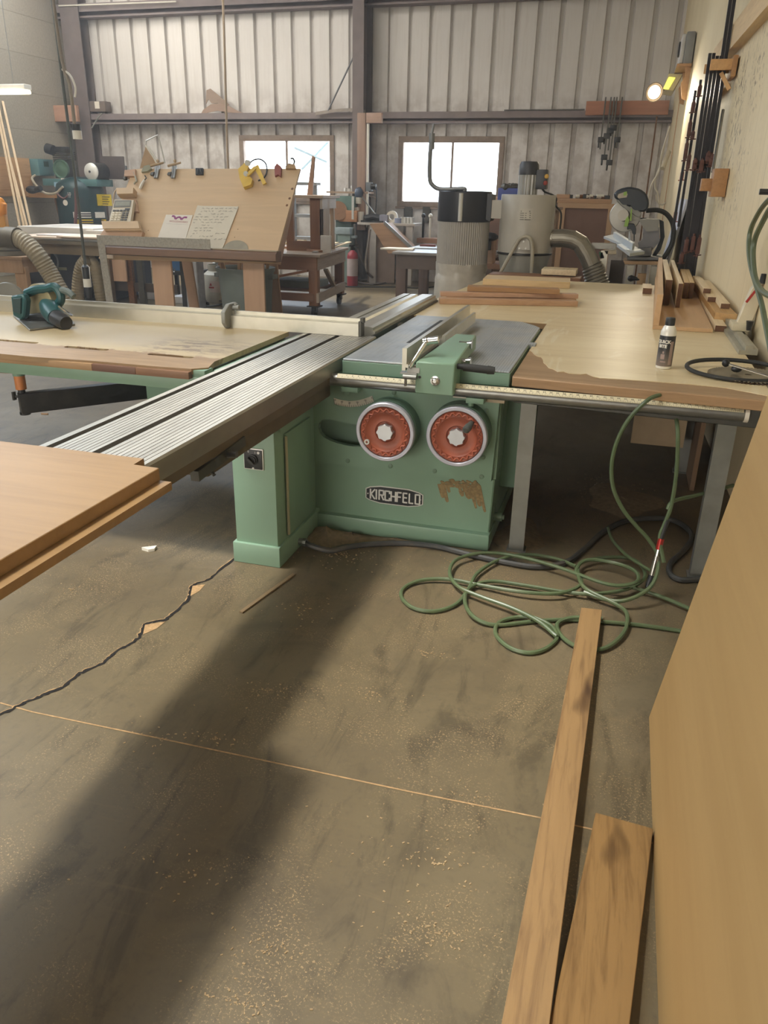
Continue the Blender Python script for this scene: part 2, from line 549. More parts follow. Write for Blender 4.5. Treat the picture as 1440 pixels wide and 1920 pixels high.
m = MB(); m.box(-11.1, -10.8, -6, 15, -.1, LIGHT_GAP[2]); m.box(-11.1, -10.8, -6, 15, LIGHT_GAP[3], 6.2); m.box(-11.1, -10.8, LIGHT_GAP[1], 15, LIGHT_GAP[2], LIGHT_GAP[3]); m.box(-11.1, -10.8, -6, LIGHT_GAP[0], LIGHT_GAP[2], LIGHT_GAP[3])
struct(m.build('wall_left', block_mat()))
# cream wall on the right
def cream_mat():
    t = NT('cream_painted_wall')
    co = t.coord()
    a = t.noise(co, .8, 4, .55)
    col = t.ramp(a, [(.3, lin('d0bf98')), (.5, lin('ddcda8')), (.7, lin('e4d6b4'))])
    run = t.noise(t.coord((1, 7, .12)), 4, 5, .6, .4)
    col = t.mix(t.math('MULTIPLY', t.mask(run, .55, .72), .4), col, lin('b4a482'))
    # blistered flecks in one patch
    fl = t.noise(t.coord((1, 1, .6)), 27, 2, .6)
    x, y, z = t.xyz(co)[:3]
    def bell(s, c, w): return t.mask(t.math('ABSOLUTE', t.math('SUBTRACT', s, c)), w, w * .35)
    zone = t.math('MULTIPLY', bell(y, 6.9, 1.2), bell(z, 2.05, .8))
    zone = t.math('MULTIPLY', zone, t.mask(t.noise(co, 2.4, 3), .38, .56))
    col = t.mix(t.math('MULTIPLY', zone, t.mask(fl, .59, .61)), col, lin('5b4a34'))
    t.bump(a, .05, .02)
    return t.fin(col, .6)
cw = cream_mat()
m = MB()
m.prism([(wall_x(15), 15), (wall_x(-6), -6), (wall_x(-6) + .25, -6), (wall_x(15) + .25, 15)], 'z', -.1, 6.2)
struct(m.build('wall_right', cw))
# ceiling with unseen daylight openings, and the wall with the big roll-up door behind the viewer
t = plain('ceiling_insulation', 'a9a39a', .8, 0, .06, 2)
SKY = [(-5.6, -2.1, -.6, 2.95), (-10.4, -8.6, 8.6, 13.2), (-6.9, -4.9, 10.0, 12.4)]      # roof openings: first follows the floor shadow, other two added to brighten the back
m = MB()
hs = [[(a, c), (b, c), (b, d), (a, d)] for a, b, c, d in SKY]
m.holed([(-11.1, -6), (1.6, -6), (1.6, 15.1), (-11.1, 15.1)], hs, 'z', 5.6, 5.75)
struct(m.build('ceiling', t, smooth=0))
DOOR = (-7.6, -1.6, 0, 2.8)
m = MB()
m.box(-11.1, DOOR[0], -6.1, -5.9, 0, 6.2); m.box(DOOR[1], 1.6, -6.1, -5.9, 0, 6.2); m.box(DOOR[0], DOOR[1], -6.1, -5.9, DOOR[3], 6.2)
struct(m.build('wall_front', mm, smooth=0))
m = MB(); m.box(-30, 20, -40, -6.1, -.2, -.02)
struct(m.build('ground', plain('yard_gravel', 'a99c88', .9, 0, .1, 3)))
# wall pier behind the leaning sheet
m = MB(); m.box(.64, .95, .1, 1.9, 0, 5.6)
struct(m.build('trim_4', cw))
# ledger beam on the right wall
wa, wb = wall_x(4.2), wall_x(8.75)
m = MB(); m.prism([(wa - .075, 4.2), (wa + .02, 4.2), (wb + .02, 8.75), (wb - .075, 8.75)], 'z', 2.66, 2.84)
struct(m.build('trim_3', wood('ledger_wood', 'd6bb90', 'b3946a', 'y')))
# ================================================================= sliding panel saw
saw = thing('panel_saw', 'big green sliding panel saw with two red handwheels and a black nameplate', 'table saw', (-.92, 3.75, 0))
YF = 3.39
def sx(px, py, y=YF):
    p = at_y(px, py, y); return (p.x, p.z)
# cabinet
m = MB()
m.prism([(-1.39, .02), (-1.395, .36), (-.45, .36), (-.46, .02)], 'y', YF + .03, 4.45, .006)
m.prism([(-1.395, .36), (-1.40, .70), (-1.27, .80), (-.44, .80), (-.45, .36)], 'y', YF + .085, 4.45)
m.box(-1.395, -1.36, YF + .03, YF + .09, .36, .72); m.box(-.475, -.445, YF + .03, YF + .09, .36, .80); m.box(-1.27, -.45, YF + .03, YF + .09, .77, .80)
m.box(-1.43, -.45, YF - .005, 4.5, 0, .085, .012)
m.box(-.455, -.36, 3.62, 4.35, .25, .80, .015)
m.build('cabinet', M['green'], saw)
# front panel with the curved slot
slot = [(.0, .0)]
slot = [sx(*p) for p in ((674, 797), (650, 793), (628, 788), (612, 786), (603, 788), (598, 794), (597, 803), (600, 812), (607, 820), (618, 826), (632, 831), (648, 835), (662, 837), (676, 837))]
m = MB()
m.holed([(-1.385, .355), (-.462, .355), (-.45, .75), (-.45, .795), (-1.27, .795), (-1.388, .70)], [slot], 'y', YF + .029, YF)
fp = m.build('front_panel', M['green'], saw, smooth=.3)
for px, py in ((566, 798), (599, 719), (583, 753), (652, 864), (732, 874), (815, 883), (903, 894), (906, 857), (912, 770), (739, 736)):
    x, z = sx(px, py); m = MB()
    m.lathe([(.011, 0), (.011, .003), (.009, .004)], (x, YF, z), 'y', 12)
    m.lathe([(.0, .0005), (.0055, .0005), (.0055, .006), (.0, .006)], (x, YF, z), 'y', 6)
    m.build('panel_screw', M['green_dark'], fp)
m = MB(); x, z = sx(930, 751); m.box(x - .05, x + .04, YF - .02, YF + .02, z - .006, z + .012); m.build('hinge_strip', plain('worn_brass_strip', 'b8a98e', .6), fp)
m = MB(); x, z = sx(868, 746); m.box(x - .045, x + .04, YF - .003, YF + .0, z - .002, z + .006); m.build('paper_strip', M['paper'], fp)
# tilt scale
m = MB(); c = V((-1.135, YF, .90)); r0, r1 = .205, .232
a0, a1 = -112, -62
pts = [sx(626, 746), sx(640, 750), sx(655, 752), sx(670, 751), sx(685, 747), sx(698, 742)]
pb = [sx(628, 758), sx(642, 761), sx(656, 763), sx(672, 762), sx(688, 758), sx(702, 753)]
m.prism(pts + pb[::-1], 'y', YF, YF - .003)
sc_ = m.build('tilt_scale', M['paper'], saw)
m = MB()
for i in range(21):
    t = i / 20 * 4.999; k = int(t); f = t - k
    lo = V(pb[k]).lerp(V(pb[k + 1]), f); hi = V(pts[k]).lerp(V(pts[k + 1]), f)
    e = lo.lerp(hi, .62 if i % 4 == 0 else .3)
    m.prism([(lo.x - .0008, lo.y), (lo.x + .0008, lo.y), (e.x + .0008, e.y), (e.x - .0008, e.y)], 'y', YF - .003, YF - .0036)
m.build('scale_ticks', M['ink'], sc_)
its = []
for i, tx in enumerate(('50', '40', '30', '20', '10', '0')):
    t = i / 5 * 4.8 + .1; k = min(4, int(t)); f = t - k
    p = V(pts[k]).lerp(V(pts[k + 1]), f) * .72 + V(pb[k]).lerp(V(pb[k + 1]), f) * .28
    its.append((tx, .012, FRONT((p.x, YF - .0033, p.y))))
letters('scale_lettering', its, M['ink'], sc_)

# handwheels
def handwheel(cx, cz, knob):
    y0 = 3.285
    m = MB()
    m.lathe([(.141, -.108), (.139, -.034), (.10, -.03)], (cx, y0, cz), 'y', 48)
    col_ = m.build('handwheel', plain('collar_green', '56725f', .42, 0, .05), saw)
    m = MB()
    m.lathe([(.1335, -.03), (.1375, -.018), (.1375, .006), (.134, .010), (.122, .010), (.119, .006), (.119, -.004), (.1335, -.03)], (cx, y0, cz), 'y', 56, caps=False)
    m.build('rim', M['rim'], col_)
    m = MB()
    m.lathe([(.119, -.004), (.116, .004), (.112, .002), (.098, .002), (.092, .004), (.088, 0), (.07, -.006), (.05, -.004), (.044, -.016), (.0, -.016)], (cx, y0, cz), 'y', 56, caps=False)
    ring = []
    N = 132
    for i in range(N):
        a = 2 * math.pi * i / N
        r = .1035 + .0062 * math.sin(a * 22)
        ring.append((cx + r * math.cos(a), y0 - .005, cz + r * math.sin(a)))
    m.tube(ring, .0050, 6, True)
    m.build('wheel_disc', M['red'], col_)
    m = MB()
    star = []
    for i in range(64):
        a = 2 * math.pi * i / 64 + .2
        k = abs(math.sin(a * 4))
        star.append((cx + (.0415 - .0075 * k ** .6) * math.cos(a), cz + (.0415 - .0075 * k ** .6) * math.sin(a)))
    m.prism(star, 'y', y0 + .016, y0 - .014, .003)
    m.build('hub_cap', plain('satin_aluminium', 'cdd0d4', .3, .6, .04), col_)
    if knob:
        a = R(48); p = V((cx + .098 * math.cos(a), y0, cz + .098 * math.sin(a)))
        m = MB(); m.tube([p + V((0, -.002, 0)), p + V((-.004, -.02, -.004)), p + V((-.010, -.05, -.012)), p + V((-.014, -.068, -.017)), p + V((-.015, -.074, -.018))], .014, 14, rad=[.010, .013, .018, .017, .010])
        m.build('crank_knob', plain('knob_grey_black', '4a4d49', .3), col_)
    else:
        a = R(212); p = V((cx + .100 * math.cos(a), y0, cz + .100 * math.sin(a)))
        m = MB(); m.lathe([(.006, .0), (.006, .012), (.0125, .012), (.0125, 0)], p, 'y', 18)
        m.build('crank_socket', M['silver'], col_)
handwheel(-.946, .575, False)
handwheel(-.615, .587, True)

# nameplate
x0, z1 = sx(686, 921); x1, z0 = sx(787, 949)
cx, cz = (x0 + x1) / 2, (z0 + z1) / 2 + .002
def plate(hw, hh):
    return [(cx - hw, cz - hh * .55), (cx - hw * .86, cz - hh * .78), (cx - hw * .5, cz - hh), (cx + hw * .5, cz - hh), (cx + hw * .86, cz - hh * .78), (cx + hw, cz - hh * .55),
            (cx + hw, cz + hh * .55), (cx + hw * .86, cz + hh * .78), (cx + hw * .5, cz + hh), (cx - hw * .5, cz + hh), (cx - hw * .86, cz + hh * .78), (cx - hw, cz + hh * .55)]
m = MB(); m.prism(plate(.146, .046), 'y', YF + .031, YF + .026)
npl = m.build('nameplate', M['silver'], saw)
m = MB(); m.prism(plate(.141, .041), 'y', YF + .027, YF + .0245); m.build('nameplate_ground', plain('nameplate_black', '17181c', .4), npl)
m = MB()
# block letters K I R C H F E L D built from bars
LT = {'K': [((0, 0), (0, 1)), ((.06, .48), (.62, 1)), ((.12, .5), (.62, 0))], 'I': [((0, 0), (0, 1))],
      'R': [((0, 0), (0, 1)), ((0, .96), (.6, .96)), ((.6, 1), (.6, .5)), ((0, .5), (.6, .5)), ((.3, .5), (.62, 0))],
      'C': [((0, 0), (0, 1)), ((0, .96), (.6, .96)), ((0, .04), (.6, .04)), ((.6, .3), (.6, 0)), ((.6, .7), (.6, 1))],
      'H': [((0, 0), (0, 1)), ((.6, 0), (.6, 1)), ((0, .5), (.6, .5))], 'F': [((0, 0), (0, 1)), ((0, .96), (.58, .96)), ((0, .52), (.5, .52))],
      'E': [((0, 0), (0, 1)), ((0, .96), (.55, .96)), ((0, .52), (.5, .52)), ((0, .04), (.55, .04))], 'L': [((0, 0), (0, 1)), ((0, .04), (.55, .04))],
      'D': [((0, 0), (0, 1)), ((0, .96), (.55, .96)), ((0, .04), (.55, .04)), ((.58, 0), (.58, 1))]}
xx = cx - .120; hgt = .052; sc1 = .037
for ch in 'KIRCHFELD':
    for (a, b) in LT[ch]:
        p = V((xx + a[0] * sc1, YF + .0235, cz - hgt / 2 + a[1] * hgt)); q = V((xx + b[0] * sc1, YF + .0235, cz - hgt / 2 + b[1] * hgt))
        m.bar(p, q, .0072, .003, (0, 1, 0))
    xx += .0145 if ch == 'I' else .0305
m.build('nameplate_letters', plain('nameplate_lettering', 'dcdcd8', .4), npl)
for s in (-1, 1):
    m = MB(); m.lathe([(.0035, 0), (.0035, .003), (0, .003)], (cx + s * .133, YF + .0245, cz), 'y', 10)
    m.build('nameplate_rivet', M['silver'], npl)
# scraped rusty patch under the right wheel
m = MB(); rn = random.Random(3)
for i in range(44):
    px = 818 + 80 * rn.random() ** .9; py = 905 + 12 * rn.random()
    x, z = sx(px, py)
    pts = []
    r = rn.uniform(.006, .017)
    for k in range(9):
        a = 2 * math.pi * k / 9; q = r * rn.uniform(.5, 1.2)
        pts.append((x + q * math.cos(a), z + q * .6 * math.sin(a)))
    m.prism(pts, 'y', YF + .031, YF + .0275 - i * .00003)
for ii, (px, py, l, w) in enumerate(((822, 912, 24, .016), (828, 910, 34, .014), (836, 912, 14, .012), (858, 912, 16, .012), (868, 913, 14, .02), (880, 913, 34, .014), (888, 912, 40, .016), (896, 915, 48, .011), (872, 918, 20, .022), (862, 925, 8, .016), (884, 930, 26, .01))):
    x, z = sx(px, py); x2, z2 = sx(px + l * .22, py + l)
    w *= 1.5
    m.prism([(x - w / 2, z), (x + w / 2, z + .004), (x2 + w * .45, z2), (x2, z2 - .006), (x2 - w * .4, z2 + .004)], 'y', YF + .031, YF + .0288 - ii * .00004)
m.build('rust_patch', plain('stripped_rust', '8a7550', .75, 0, .3, 70), saw)
# side fittings
m = MB(); x, z = sx(930, 968, 3.55); m.cyl((x - .05, 3.55, z), (x + .03, 3.55, z), .022, n=14); m.cyl((x - .02, 3.55, z - .03), (x - .02, 3.55, z + .07), .014, n=12); m.cyl((x + .03, 3.55, z), (x + .04, 3.55, z), .012)
m.build('levelling_bracket', M['green_dark'], saw)
m = MB(); m.cyl((-.37, 3.7, .60), (-.33, 3.7, .60), .011, n=12); m.cyl((-.33, 3.7, .60), (-.318, 3.7, .60), .024, n=18); m.build('side_bolt', M['chrome'], saw)

# cast-iron table
top = [(-1.195, 3.405), (-.415, 3.405), (-.415, 4.66), (-.445, 4.72), (-.53, 4.83), (-.56, 4.85), (-1.205, 4.85)]
m = MB(); m.prism(top, 'z', .80, .862, .004)
ap = m.build('table_apron', M['green'], saw, smooth=.3)
t = NT('ground_iron_table')
co = t.coord()
x, y, z = t.xyz(co)[:3]
base = t.ramp(t.noise(co, 5, 5, .6), [(.3, lin('9aa2a8')), (.5, lin('b0b6ba')), (.72, lin('bbbab2'))])
st = t.noise(t.coord((22, 1.2, 1)), 3.5, 4, .6)
base = t.mix(t.math('MULTIPLY', t.mask(st, .5, .7), .3), base, lin('6d6d66'))
rg = t.math('MULTIPLY', t.mask(t.math('SINE', t.math('MULTIPLY', x, 520)), .1, .9), t.mask(x, .27, .275))
base = t.mix(t.math('MULTIPLY', rg, .35), base, lin('5d5f60'))
t.bump(t.math('SUBTRACT', t.math('MULTIPLY', st, .2), rg), .35, .002)
MT_table = t.fin(base, .40, .35)
m = MB(); m.prism([(x_ + (.004 if x_ < -1 else -.004), y_) for x_, y_ in top], 'z', .862, .870, .0015)
m.box(-.42, -.385, 4.10, 4.17, .846, .869)
m.build('table_top', MT_table, saw, smooth=.3)
m = MB(); m.box(-1.02, -.99, 3.9, 4.7, .8702, .8712); m.build('blade_slot', M['rubber'], saw)

# fence rail: round bar with a tape scale
XT0, XT1, ZT, YT = -1.238, .545, .786, 3.335
m = MB(); m.cyl((XT0, YT, ZT), (XT1, YT, ZT), .0285, n=28)
rail = m.build('fence_rail', M['steel'], saw)
m = MB(); m.cyl((XT1 - .004, YT, ZT), (XT1 + .012, YT, ZT), .031, n=28); m.build('rail_end_cap', M['paper'], rail)
for xa in (-1.13, -.55):
    m = MB(); m.box(xa - .04, xa + .04, YT - .02, YF + .02, .735, .76, .004); m.cyl((xa - .02, YT, .72), (xa - .02, YT, .74), .013)
    m.build('rail_bracket', M['green'], rail)
ux = Matrix.Translation((0, YT, ZT)) @ Matrix.Rotation(R(38), 4, 'X')
m = MB(ux); m.box(XT0 + .05, XT1 - .01, -.0125, .0125, .027, .0296)
rl = m.build('tape_scale', plain('tape_scale', 'd9cfae', .5, 0, .04), rail)
m = MB(ux)
x = XT0 + .075; i = 0
while x < XT1 - .02:
    L_ = .012 if i % 4 == 0 else (.008 if i % 2 == 0 else .005)
    m.box(x - .0006, x + .0006, -.0115, -.0115 + L_, .0296, .0299); x += .00694; i += 1
m.build('tape_ticks', M['ink'], rl)
its = []
for i in range(1, 64):
    xx = XT0 + .067 + i * .02776
    if xx > XT1 - .02: break
    its.append((str(i), .013 if i % 12 else .016, ux @ Matrix.Translation((xx, .004, .0297))))
letters('tape_lettering', its, M['ink'], rl, ext=.0002)

# switch pedestal
m = MB(); m.box(-1.54, -1.335, 2.925, 3.40, 0, .665, .006); m.box(-1.553, -1.322, 2.91, 3.42, 0, .10, .006)
m.box(-1.575, -1.53, 2.99, 3.10, .40, .64, .012)
ped = m.build('switch_pedestal', plain('green_enamel_light', '85a48e', .38, 0, .04, 6, '7a927e', .3), saw)
m = MB(); m.box(-1.327 - .01, -1.327 + .002, 3.03, 3.33, .11, .60, .004); sdr = m.build('side_door', M['green'], ped)
m = MB(); m.box(-1.327, -1.319, 3.02, 3.032, .12, .59); m.build('door_edge_strip', plain('cream_trim', 'a9a283', .5), ped)
x0, z1 = sx(457, 838, 2.925); x1, z0 = sx(496, 882, 2.925)
m = MB(); m.box(x0, x1, 2.917, 2.926, z0, z1, .003); sp_ = m.build('switch_plate', M['silver'], ped)
m = MB(); m.box(x0 + .005, x1 - .005, 2.912, 2.918, z0 + .005, z1 - .005, .002); m.build('switch_face', M['black'], ped)
xc, zc = (x0 + x1) / 2, (z0 + z1) / 2
m = MB(); m.lathe([(.024, 0), (.024, .008), (.019, .010), (.019, .016), (.0, .016)], (xc, 2.912, zc), 'y', 24); m.bar((xc - .013, 2.89, zc + .013), (xc + .013, 2.89, zc - .013), .008, .014, (0, 1, 0)); m.build('rotary_switch', plain('switch_knob', '2a2a2a', .3), ped)
letters('switch_marks', [('0', .014, FRONT((xc - .02, 2.9115, zc + .034))), ('I', .014, FRONT((xc + .012, 2.9115, zc + .032)))], M['silver'], ped)
m = MB(); m.lathe([(.006, 0), (.006, .002), (0, .002)], (xc + .027, 2.912, zc + .033), 'y', 12); m.lathe([(.005, 0), (.005, .003), (0, .003)], (xc, 2.912, zc - .040), 'y', 10); m.build('plate_screw', M['silver'], ped)
p = at_y(484, 812, 2.9)
m = MB(); m.cyl(p + V((.03, .03, .03)), p + V((-.02, -.05, -.015)), .008, n=12); m.cyl(p + V((.03, .01, .035)), p + V((.034, -.012, .03)), .014, n=14); m.build('latch_rod', M['chrome'], ped)
m = MB()
for q in ((452, 800), (462, 797), (470, 801), (480, 797)):
    a = at_y(*q, 2.95); m.cyl(a + V((0, -.03, 0)), a + V((0, .02, .005)), .013, n=8); m.ball(a + V((.004, -.03, -.012)), .013, 8)
m.bar(at_y(440, 800, 2.96), at_y(486, 793, 2.96), .02, .025)
m.build('cable_glands', M['steel_dark'], ped)
m = MB(); m.cyl((-1.33, 3.14, .035), (-1.29, 3.14, .035), .016, n=12); m.cyl((-1.30, 3.14, .035), (-1.285, 3.14, .035), .02, n=8); m.build('power_inlet', M['steel'], ped)

# ----------------------------------------------------------------- rip fence
rf = thing('rip_fence', 'green rip fence block with a long aluminium fence clamped on the saw table rail', 'saw fence', (-.72, 3.3, .77))
YR = 3.265
m = MB()
m.prism([(YR, .772), (YR, .912), (3.76, .958), (3.78, .945), (3.78, .884), (3.43, .884), (3.40, .772)], 'x', -.808, -.638, .005)
for v in m.bm.verts:
    if v.co.x < -.72: v.co.x += max(0, (v.co.y - YR - .02)) / .5 * .075
m.build('fence_block', plain('green_enamel_chipped', '84a48c', .42, 0, .05, 7, '90928a', .25), rf)
m = MB(); c = at_y(816, 714, YR)
m.lathe([(.021, 0), (.021, .003), (.014, .004), (.014, .006), (.011, .008), (.0, .008)], c, 'y', 24); m.lathe([(.008, .006), (.008, .013), (0, .013)], c, 'y', 6); m.build('pivot_bolt', M['chrome'], rf)
m = MB(); c = at_y(787, 707, YR); m.lathe([(.006, 0), (.006, .002), (0, .002)], c, 'y', 10); m.build('set_screw', M['black'], rf)
m = MB()
m.prism([(-.866, .872), (-.850, .872), (-.850, .885), (-.838, .885), (-.838, .90), (-.846, .90), (-.846, .968), (-.866, .968)], 'y', 3.25, 4.72)
m.build('aluminium_fence', M['alu'], rf, smooth=0)
m = MB(); m.prism([(-.806, .90), (-.776, .90), (-.776, .955), (-.790, .955), (-.790, .935), (-.806, .935)], 'y', 3.70, 4.52); m.build('fence_carrier', M['alu'], rf, smooth=0)
m = MB(); m.box(-.846, -.79, 3.262, 3.30, .862, .885); m.box(-.875, -.80, 3.255, 3.29, .855, .862); m.cyl((-.86, 3.25, .845), (-.80, 3.25, .845), .01, n=10)
m.cyl((-.853, 3.27, .80), (-.853, 3.27, .86), .006, n=8); m.build('fence_foot', M['steel'], rf)
m = MB()
a, b = at_y(767, 690, 3.26), at_y(800, 640, 3.36)
m.cyl(a, b, .011, n=14); m.cyl(at_y(794, 640, 3.36), at_y(822, 637, 3.36), .016, n=18); m.ball(b, .019, 14)
m.cyl(at_y(780, 676, 3.3), at_y(800, 640, 3.36), .006, n=10)
m.build('clamp_lever', M['chrome'], rf)
for px, py, yy in ((875, 644, 3.62), (872, 676, 3.42)):
    a = at_y(px - 6, py + 1, yy); m = MB(); m.cyl(a - V((.02, 0, 0)), a + V((.018, 0, 0)), .012, n=14); m.cyl(a + V((.018, 0, 0)), a + V((.04, 0, 0)), .014, .021, n=18); m.build('lock_knob', M['chrome'], rf)
a = V((-.64, 3.33, .892)); m = MB(); m.cyl(a, a + V((.03, 0, 0)), .012, n=14); m.cyl(a + V((.03, 0, -.002)), a + V((.135, 0, -.006)), .017, n=20); m.cyl(a + V((.135, 0, -.006)), a + V((.165, 0, -.007)), .019, .016, n=20); m.build('feed_handle', M['rubber'], rf)

# ----------------------------------------------------------------- sliding table
sl = thing('sliding_table', 'long ribbed aluminium sliding table running beside the green saw', 'sliding table', (-1.4, 3.7, .78))
prof = [(-1.612, .80), (-1.612, .87), (-1.588, .87), (-1.588, .845), (-1.562, .845), (-1.562, .87)]
def comb(a, b, n):
    out = []
    for i in range(1, n):
        x = a + (b - a) * i / n
        out += [(x - .0014, .87), (x - .0014, .8675), (x + .0014, .8675), (x + .0014, .87)]
    return out
prof += comb(-1.562, -1.428, 8) + [(-1.428, .87), (-1.428, .845), (-1.400, .845), (-1.400, .87)] + comb(-1.400, -1.222, 10) + [(-1.222, .87), (-1.217, .862), (-1.217, .80), (-1.235, .79), (-1.60, .79)]
m = MB(); m.prism(prof, 'y', 1.25, 4.02)
t = NT('ribbed_aluminium')
co = t.coord()
col = t.ramp(t.noise(t.coord((6, .5, 1)), 6, 4, .6), [(.3, lin('95928a')), (.7, lin('aeaba2'))])
ms_ = t.fin(col, .42, .8)
tg = t.n('ShaderNodeCombineXYZ'); tg.inputs[1].default_value = 1
t.l(tg.outputs[0], t.b.inputs['Tangent']); t.b.inputs['Anisotropic'].default_value = .75
sl_top = m.build('table_extrusion', ms_, sl, smooth=0)
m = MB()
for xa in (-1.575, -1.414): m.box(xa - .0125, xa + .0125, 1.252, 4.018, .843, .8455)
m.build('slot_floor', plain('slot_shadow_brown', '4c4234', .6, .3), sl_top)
m = MB()
m.prism([(-1.53, .79), (-1.53, .868), (-1.50, .902), (-1.455, .902), (-1.455, .88), (-1.44, .88), (-1.44, .902), (-1.40, .902), (-1.385, .88), (-1.37, .88), (-1.36, .905), (-1.285, .905), (-1.262, .90), (-1.262, .885), (-1.25, .88), (-1.25, .79)], 'y', 4.10, 5.62)
m.build('rear_extrusion', M['alu'], sl, smooth=0)
m = MB(); m.box(-1.248, -1.238, 4.02, 5.60, .72, .872); m.cyl((-1.24, 4.55, .83), (-1.215, 4.50, .85), .012, n=10); m.cyl((-1.215, 4.50, .85), (-1.205, 4.48, .857), .022, n=14); m.build('side_rail', M['steel_dark'], sl)
m = MB(); m.box(-1.56, -1.25, 2.2, 5.4, .69, .79, .01); m.box(-1.235, -1.222, 1.25, 4.0, .765, .80); m.build('base_rail', plain('oily_steel_brown', '6a5d49', .5, .4, .12, 9), sl)
m = MB(); a = V((-1.23, 2.30, .76)); m.bar(a + V((0, -.22, -.02)), a + V((0, .12, 0)), .03, .035); m.cyl(a + V((0, -.02, -.01)), a + V((.05, -.02, -.005)), .011); m.cyl(a + V((0, -.12, -.03)), a + V((.02, -.13, -.045)), .006)
m.build('stop_lever', M['steel_dark'], sl)
m = MB(); m.ball(at_y(350, 857, 2.17), .019, 14); m.build('lever_ball', M['black'], sl)

# ----------------------------------------------------------------- crosscut table with its fence and swing arm
cc = thing('crosscut_table', 'worn wooden crosscut table on a green frame with a long aluminium fence', 'crosscut table', (-2.6, 3.45, .44))
def zp(px, py, z=.872):
    p = at_z(px, py, z); return (p.x, p.y)
def capsule(c, L_, w, n=7):
    out = []
    for k in range(n): a = R(90) + math.pi * k / (n - 1); out.append((c[0] - L_ / 2 + w * math.cos(a), c[1] + w * math.sin(a)))
    for k in range(n): a = R(-90) + math.pi * k / (n - 1); out.append((c[0] + L_ / 2 + w * math.cos(a), c[1] + w * math.sin(a)))
    return out
holes = [capsule(zp(30, 640), .22, .018), capsule(zp(162, 653), .20, .020), capsule(zp(320, 667), .20, .018)]
t = NT('worn_laminate_top')
co = t.coord(); x, y, z = t.xyz(co)[:3]
base = t.ramp(t.noise(co, 1.8, 3), [(.3, lin('ad9a75')), (.7, lin('bcaa85'))])
wd = t.ramp(t.noise(t.coord((.12, 1, 1)), 30, 4, .6), [(.3, lin('79603f')), (.7, lin('987b57'))])
edge = t.math('ADD', t.mask(y, -.17, -.33), t.math('MULTIPLY', t.math('SUBTRACT', t.noise(co, 6, 5, .65), .5), 1.5))
col = t.mix(t.mask(edge, .48, .54), base, wd)
def bell2(s, c, w): return t.mask(t.math('ABSOLUTE', t.math('SUBTRACT', s, c)), w, w * .3)
zone = t.math('MULTIPLY', bell2(x, .64, .32), bell2(y, -.05, .28))
fl = t.noise(t.coord((.5, 1.5, 1)), 17, 6, .7)
col = t.mix(t.math('MULTIPLY', zone, t.mask(fl, .5, .53)), col, lin('85715a'))
glare_zone = t.math('MULTIPLY', bell2(x, .28, .26), bell2(y, .0, .24))  # pale patch: reflected sky light painted into the tabletop colour
col = t.mix(t.math('MULTIPLY', glare_zone, .35), col, lin('c7bcae'))
MT_cc = t.fin(col, .42)
m = MB()
outer = [(-3.75, 2.94), (-3.0, 2.93), (-2.5, 2.92), (-2.2, 2.94), (-1.9, 2.94), (-1.72, 2.95), (-1.665, 3.0), (-1.70, 3.12), (-1.70, 3.97), (-3.75, 3.97)]
m.holed(outer, holes, 'z', .848, .872)
m.build('wooden_top', MT_cc, cc, smooth=0)
m = MB(); m.box(-3.72, -1.72, 2.96, 3.96, .838, .8482); m.build('slot_underlay', wood('dark_slot_wood', '6f4f30', '4f3721', 'x'), cc)
for a, b, mt in ((-3.75, -2.20, wood('edge_pine', '9a7a54', '7c5f40', 'x')), (-2.20, -1.98, wood('edge_walnut', '654636', '4b3224', 'x')), (-1.98, -1.72, wood('edge_walnut_light', '79583f', '57402e', 'x'))):
    m = MB(); m.box(a, b, 2.925, 2.962, .83, .862, .004); m.build('edge_strip', mt, cc)
m = MB()
m.box(-3.75, -1.68, 2.955, 3.0, .775, .838, .004); m.box(-3.75, -1.68, 3.93, 3.97, .775, .838, .004); m.box(-1.72, -1.64, 2.96, 3.96, .775, .838, .004); m.box(-2.7, -2.64, 2.96, 3.96, .775, .838)
m.box(-1.64, -1.613, 3.0, 3.95, .79, .862)
m.build('frame', M['green'], cc)
m = MB(); m.box(-1.735, -1.66, 2.955, 3.03, .835, .866, .003); m.build('corner_bracket', M['green_dark'], cc)
m = MB(); m.prism([(3.965, .872), (4.03, .872), (4.03, .94), (4.012, .947), (4.012, .962), (3.992, .962), (3.992, .945), (3.965, .938)], 'x', -3.9, -1.30)
fe = m.build('crosscut_fence', M['alu'], cc, smooth=0)
m = MB(); m.box(-1.302, -1.288, 3.97, 4.03, .86, .95); m.box(-1.296, -1.28, 3.985, 4.02, .94, .966); m.build('fence_end_plate', M['steel_dark'], cc)
sx0 = -2.055
m = MB(); m.prism([(3.93, .876), (3.95, .872), (4.05, .90), (4.08, .94), (4.05, 1.0), (3.96, 1.0), (3.90, .965), (3.90, .905)], 'x', sx0 - .012, sx0 + .012, .003); m.cyl((sx0 + .01, 4.0, .975), (sx0 + .05, 4.0, .98), .014, n=12); m.cyl((sx0 + .03, 4.0, .94), (sx0 + .03, 4.0, 1.0), .010, n=10)
m.build('flip_stop', M['grey'], cc)
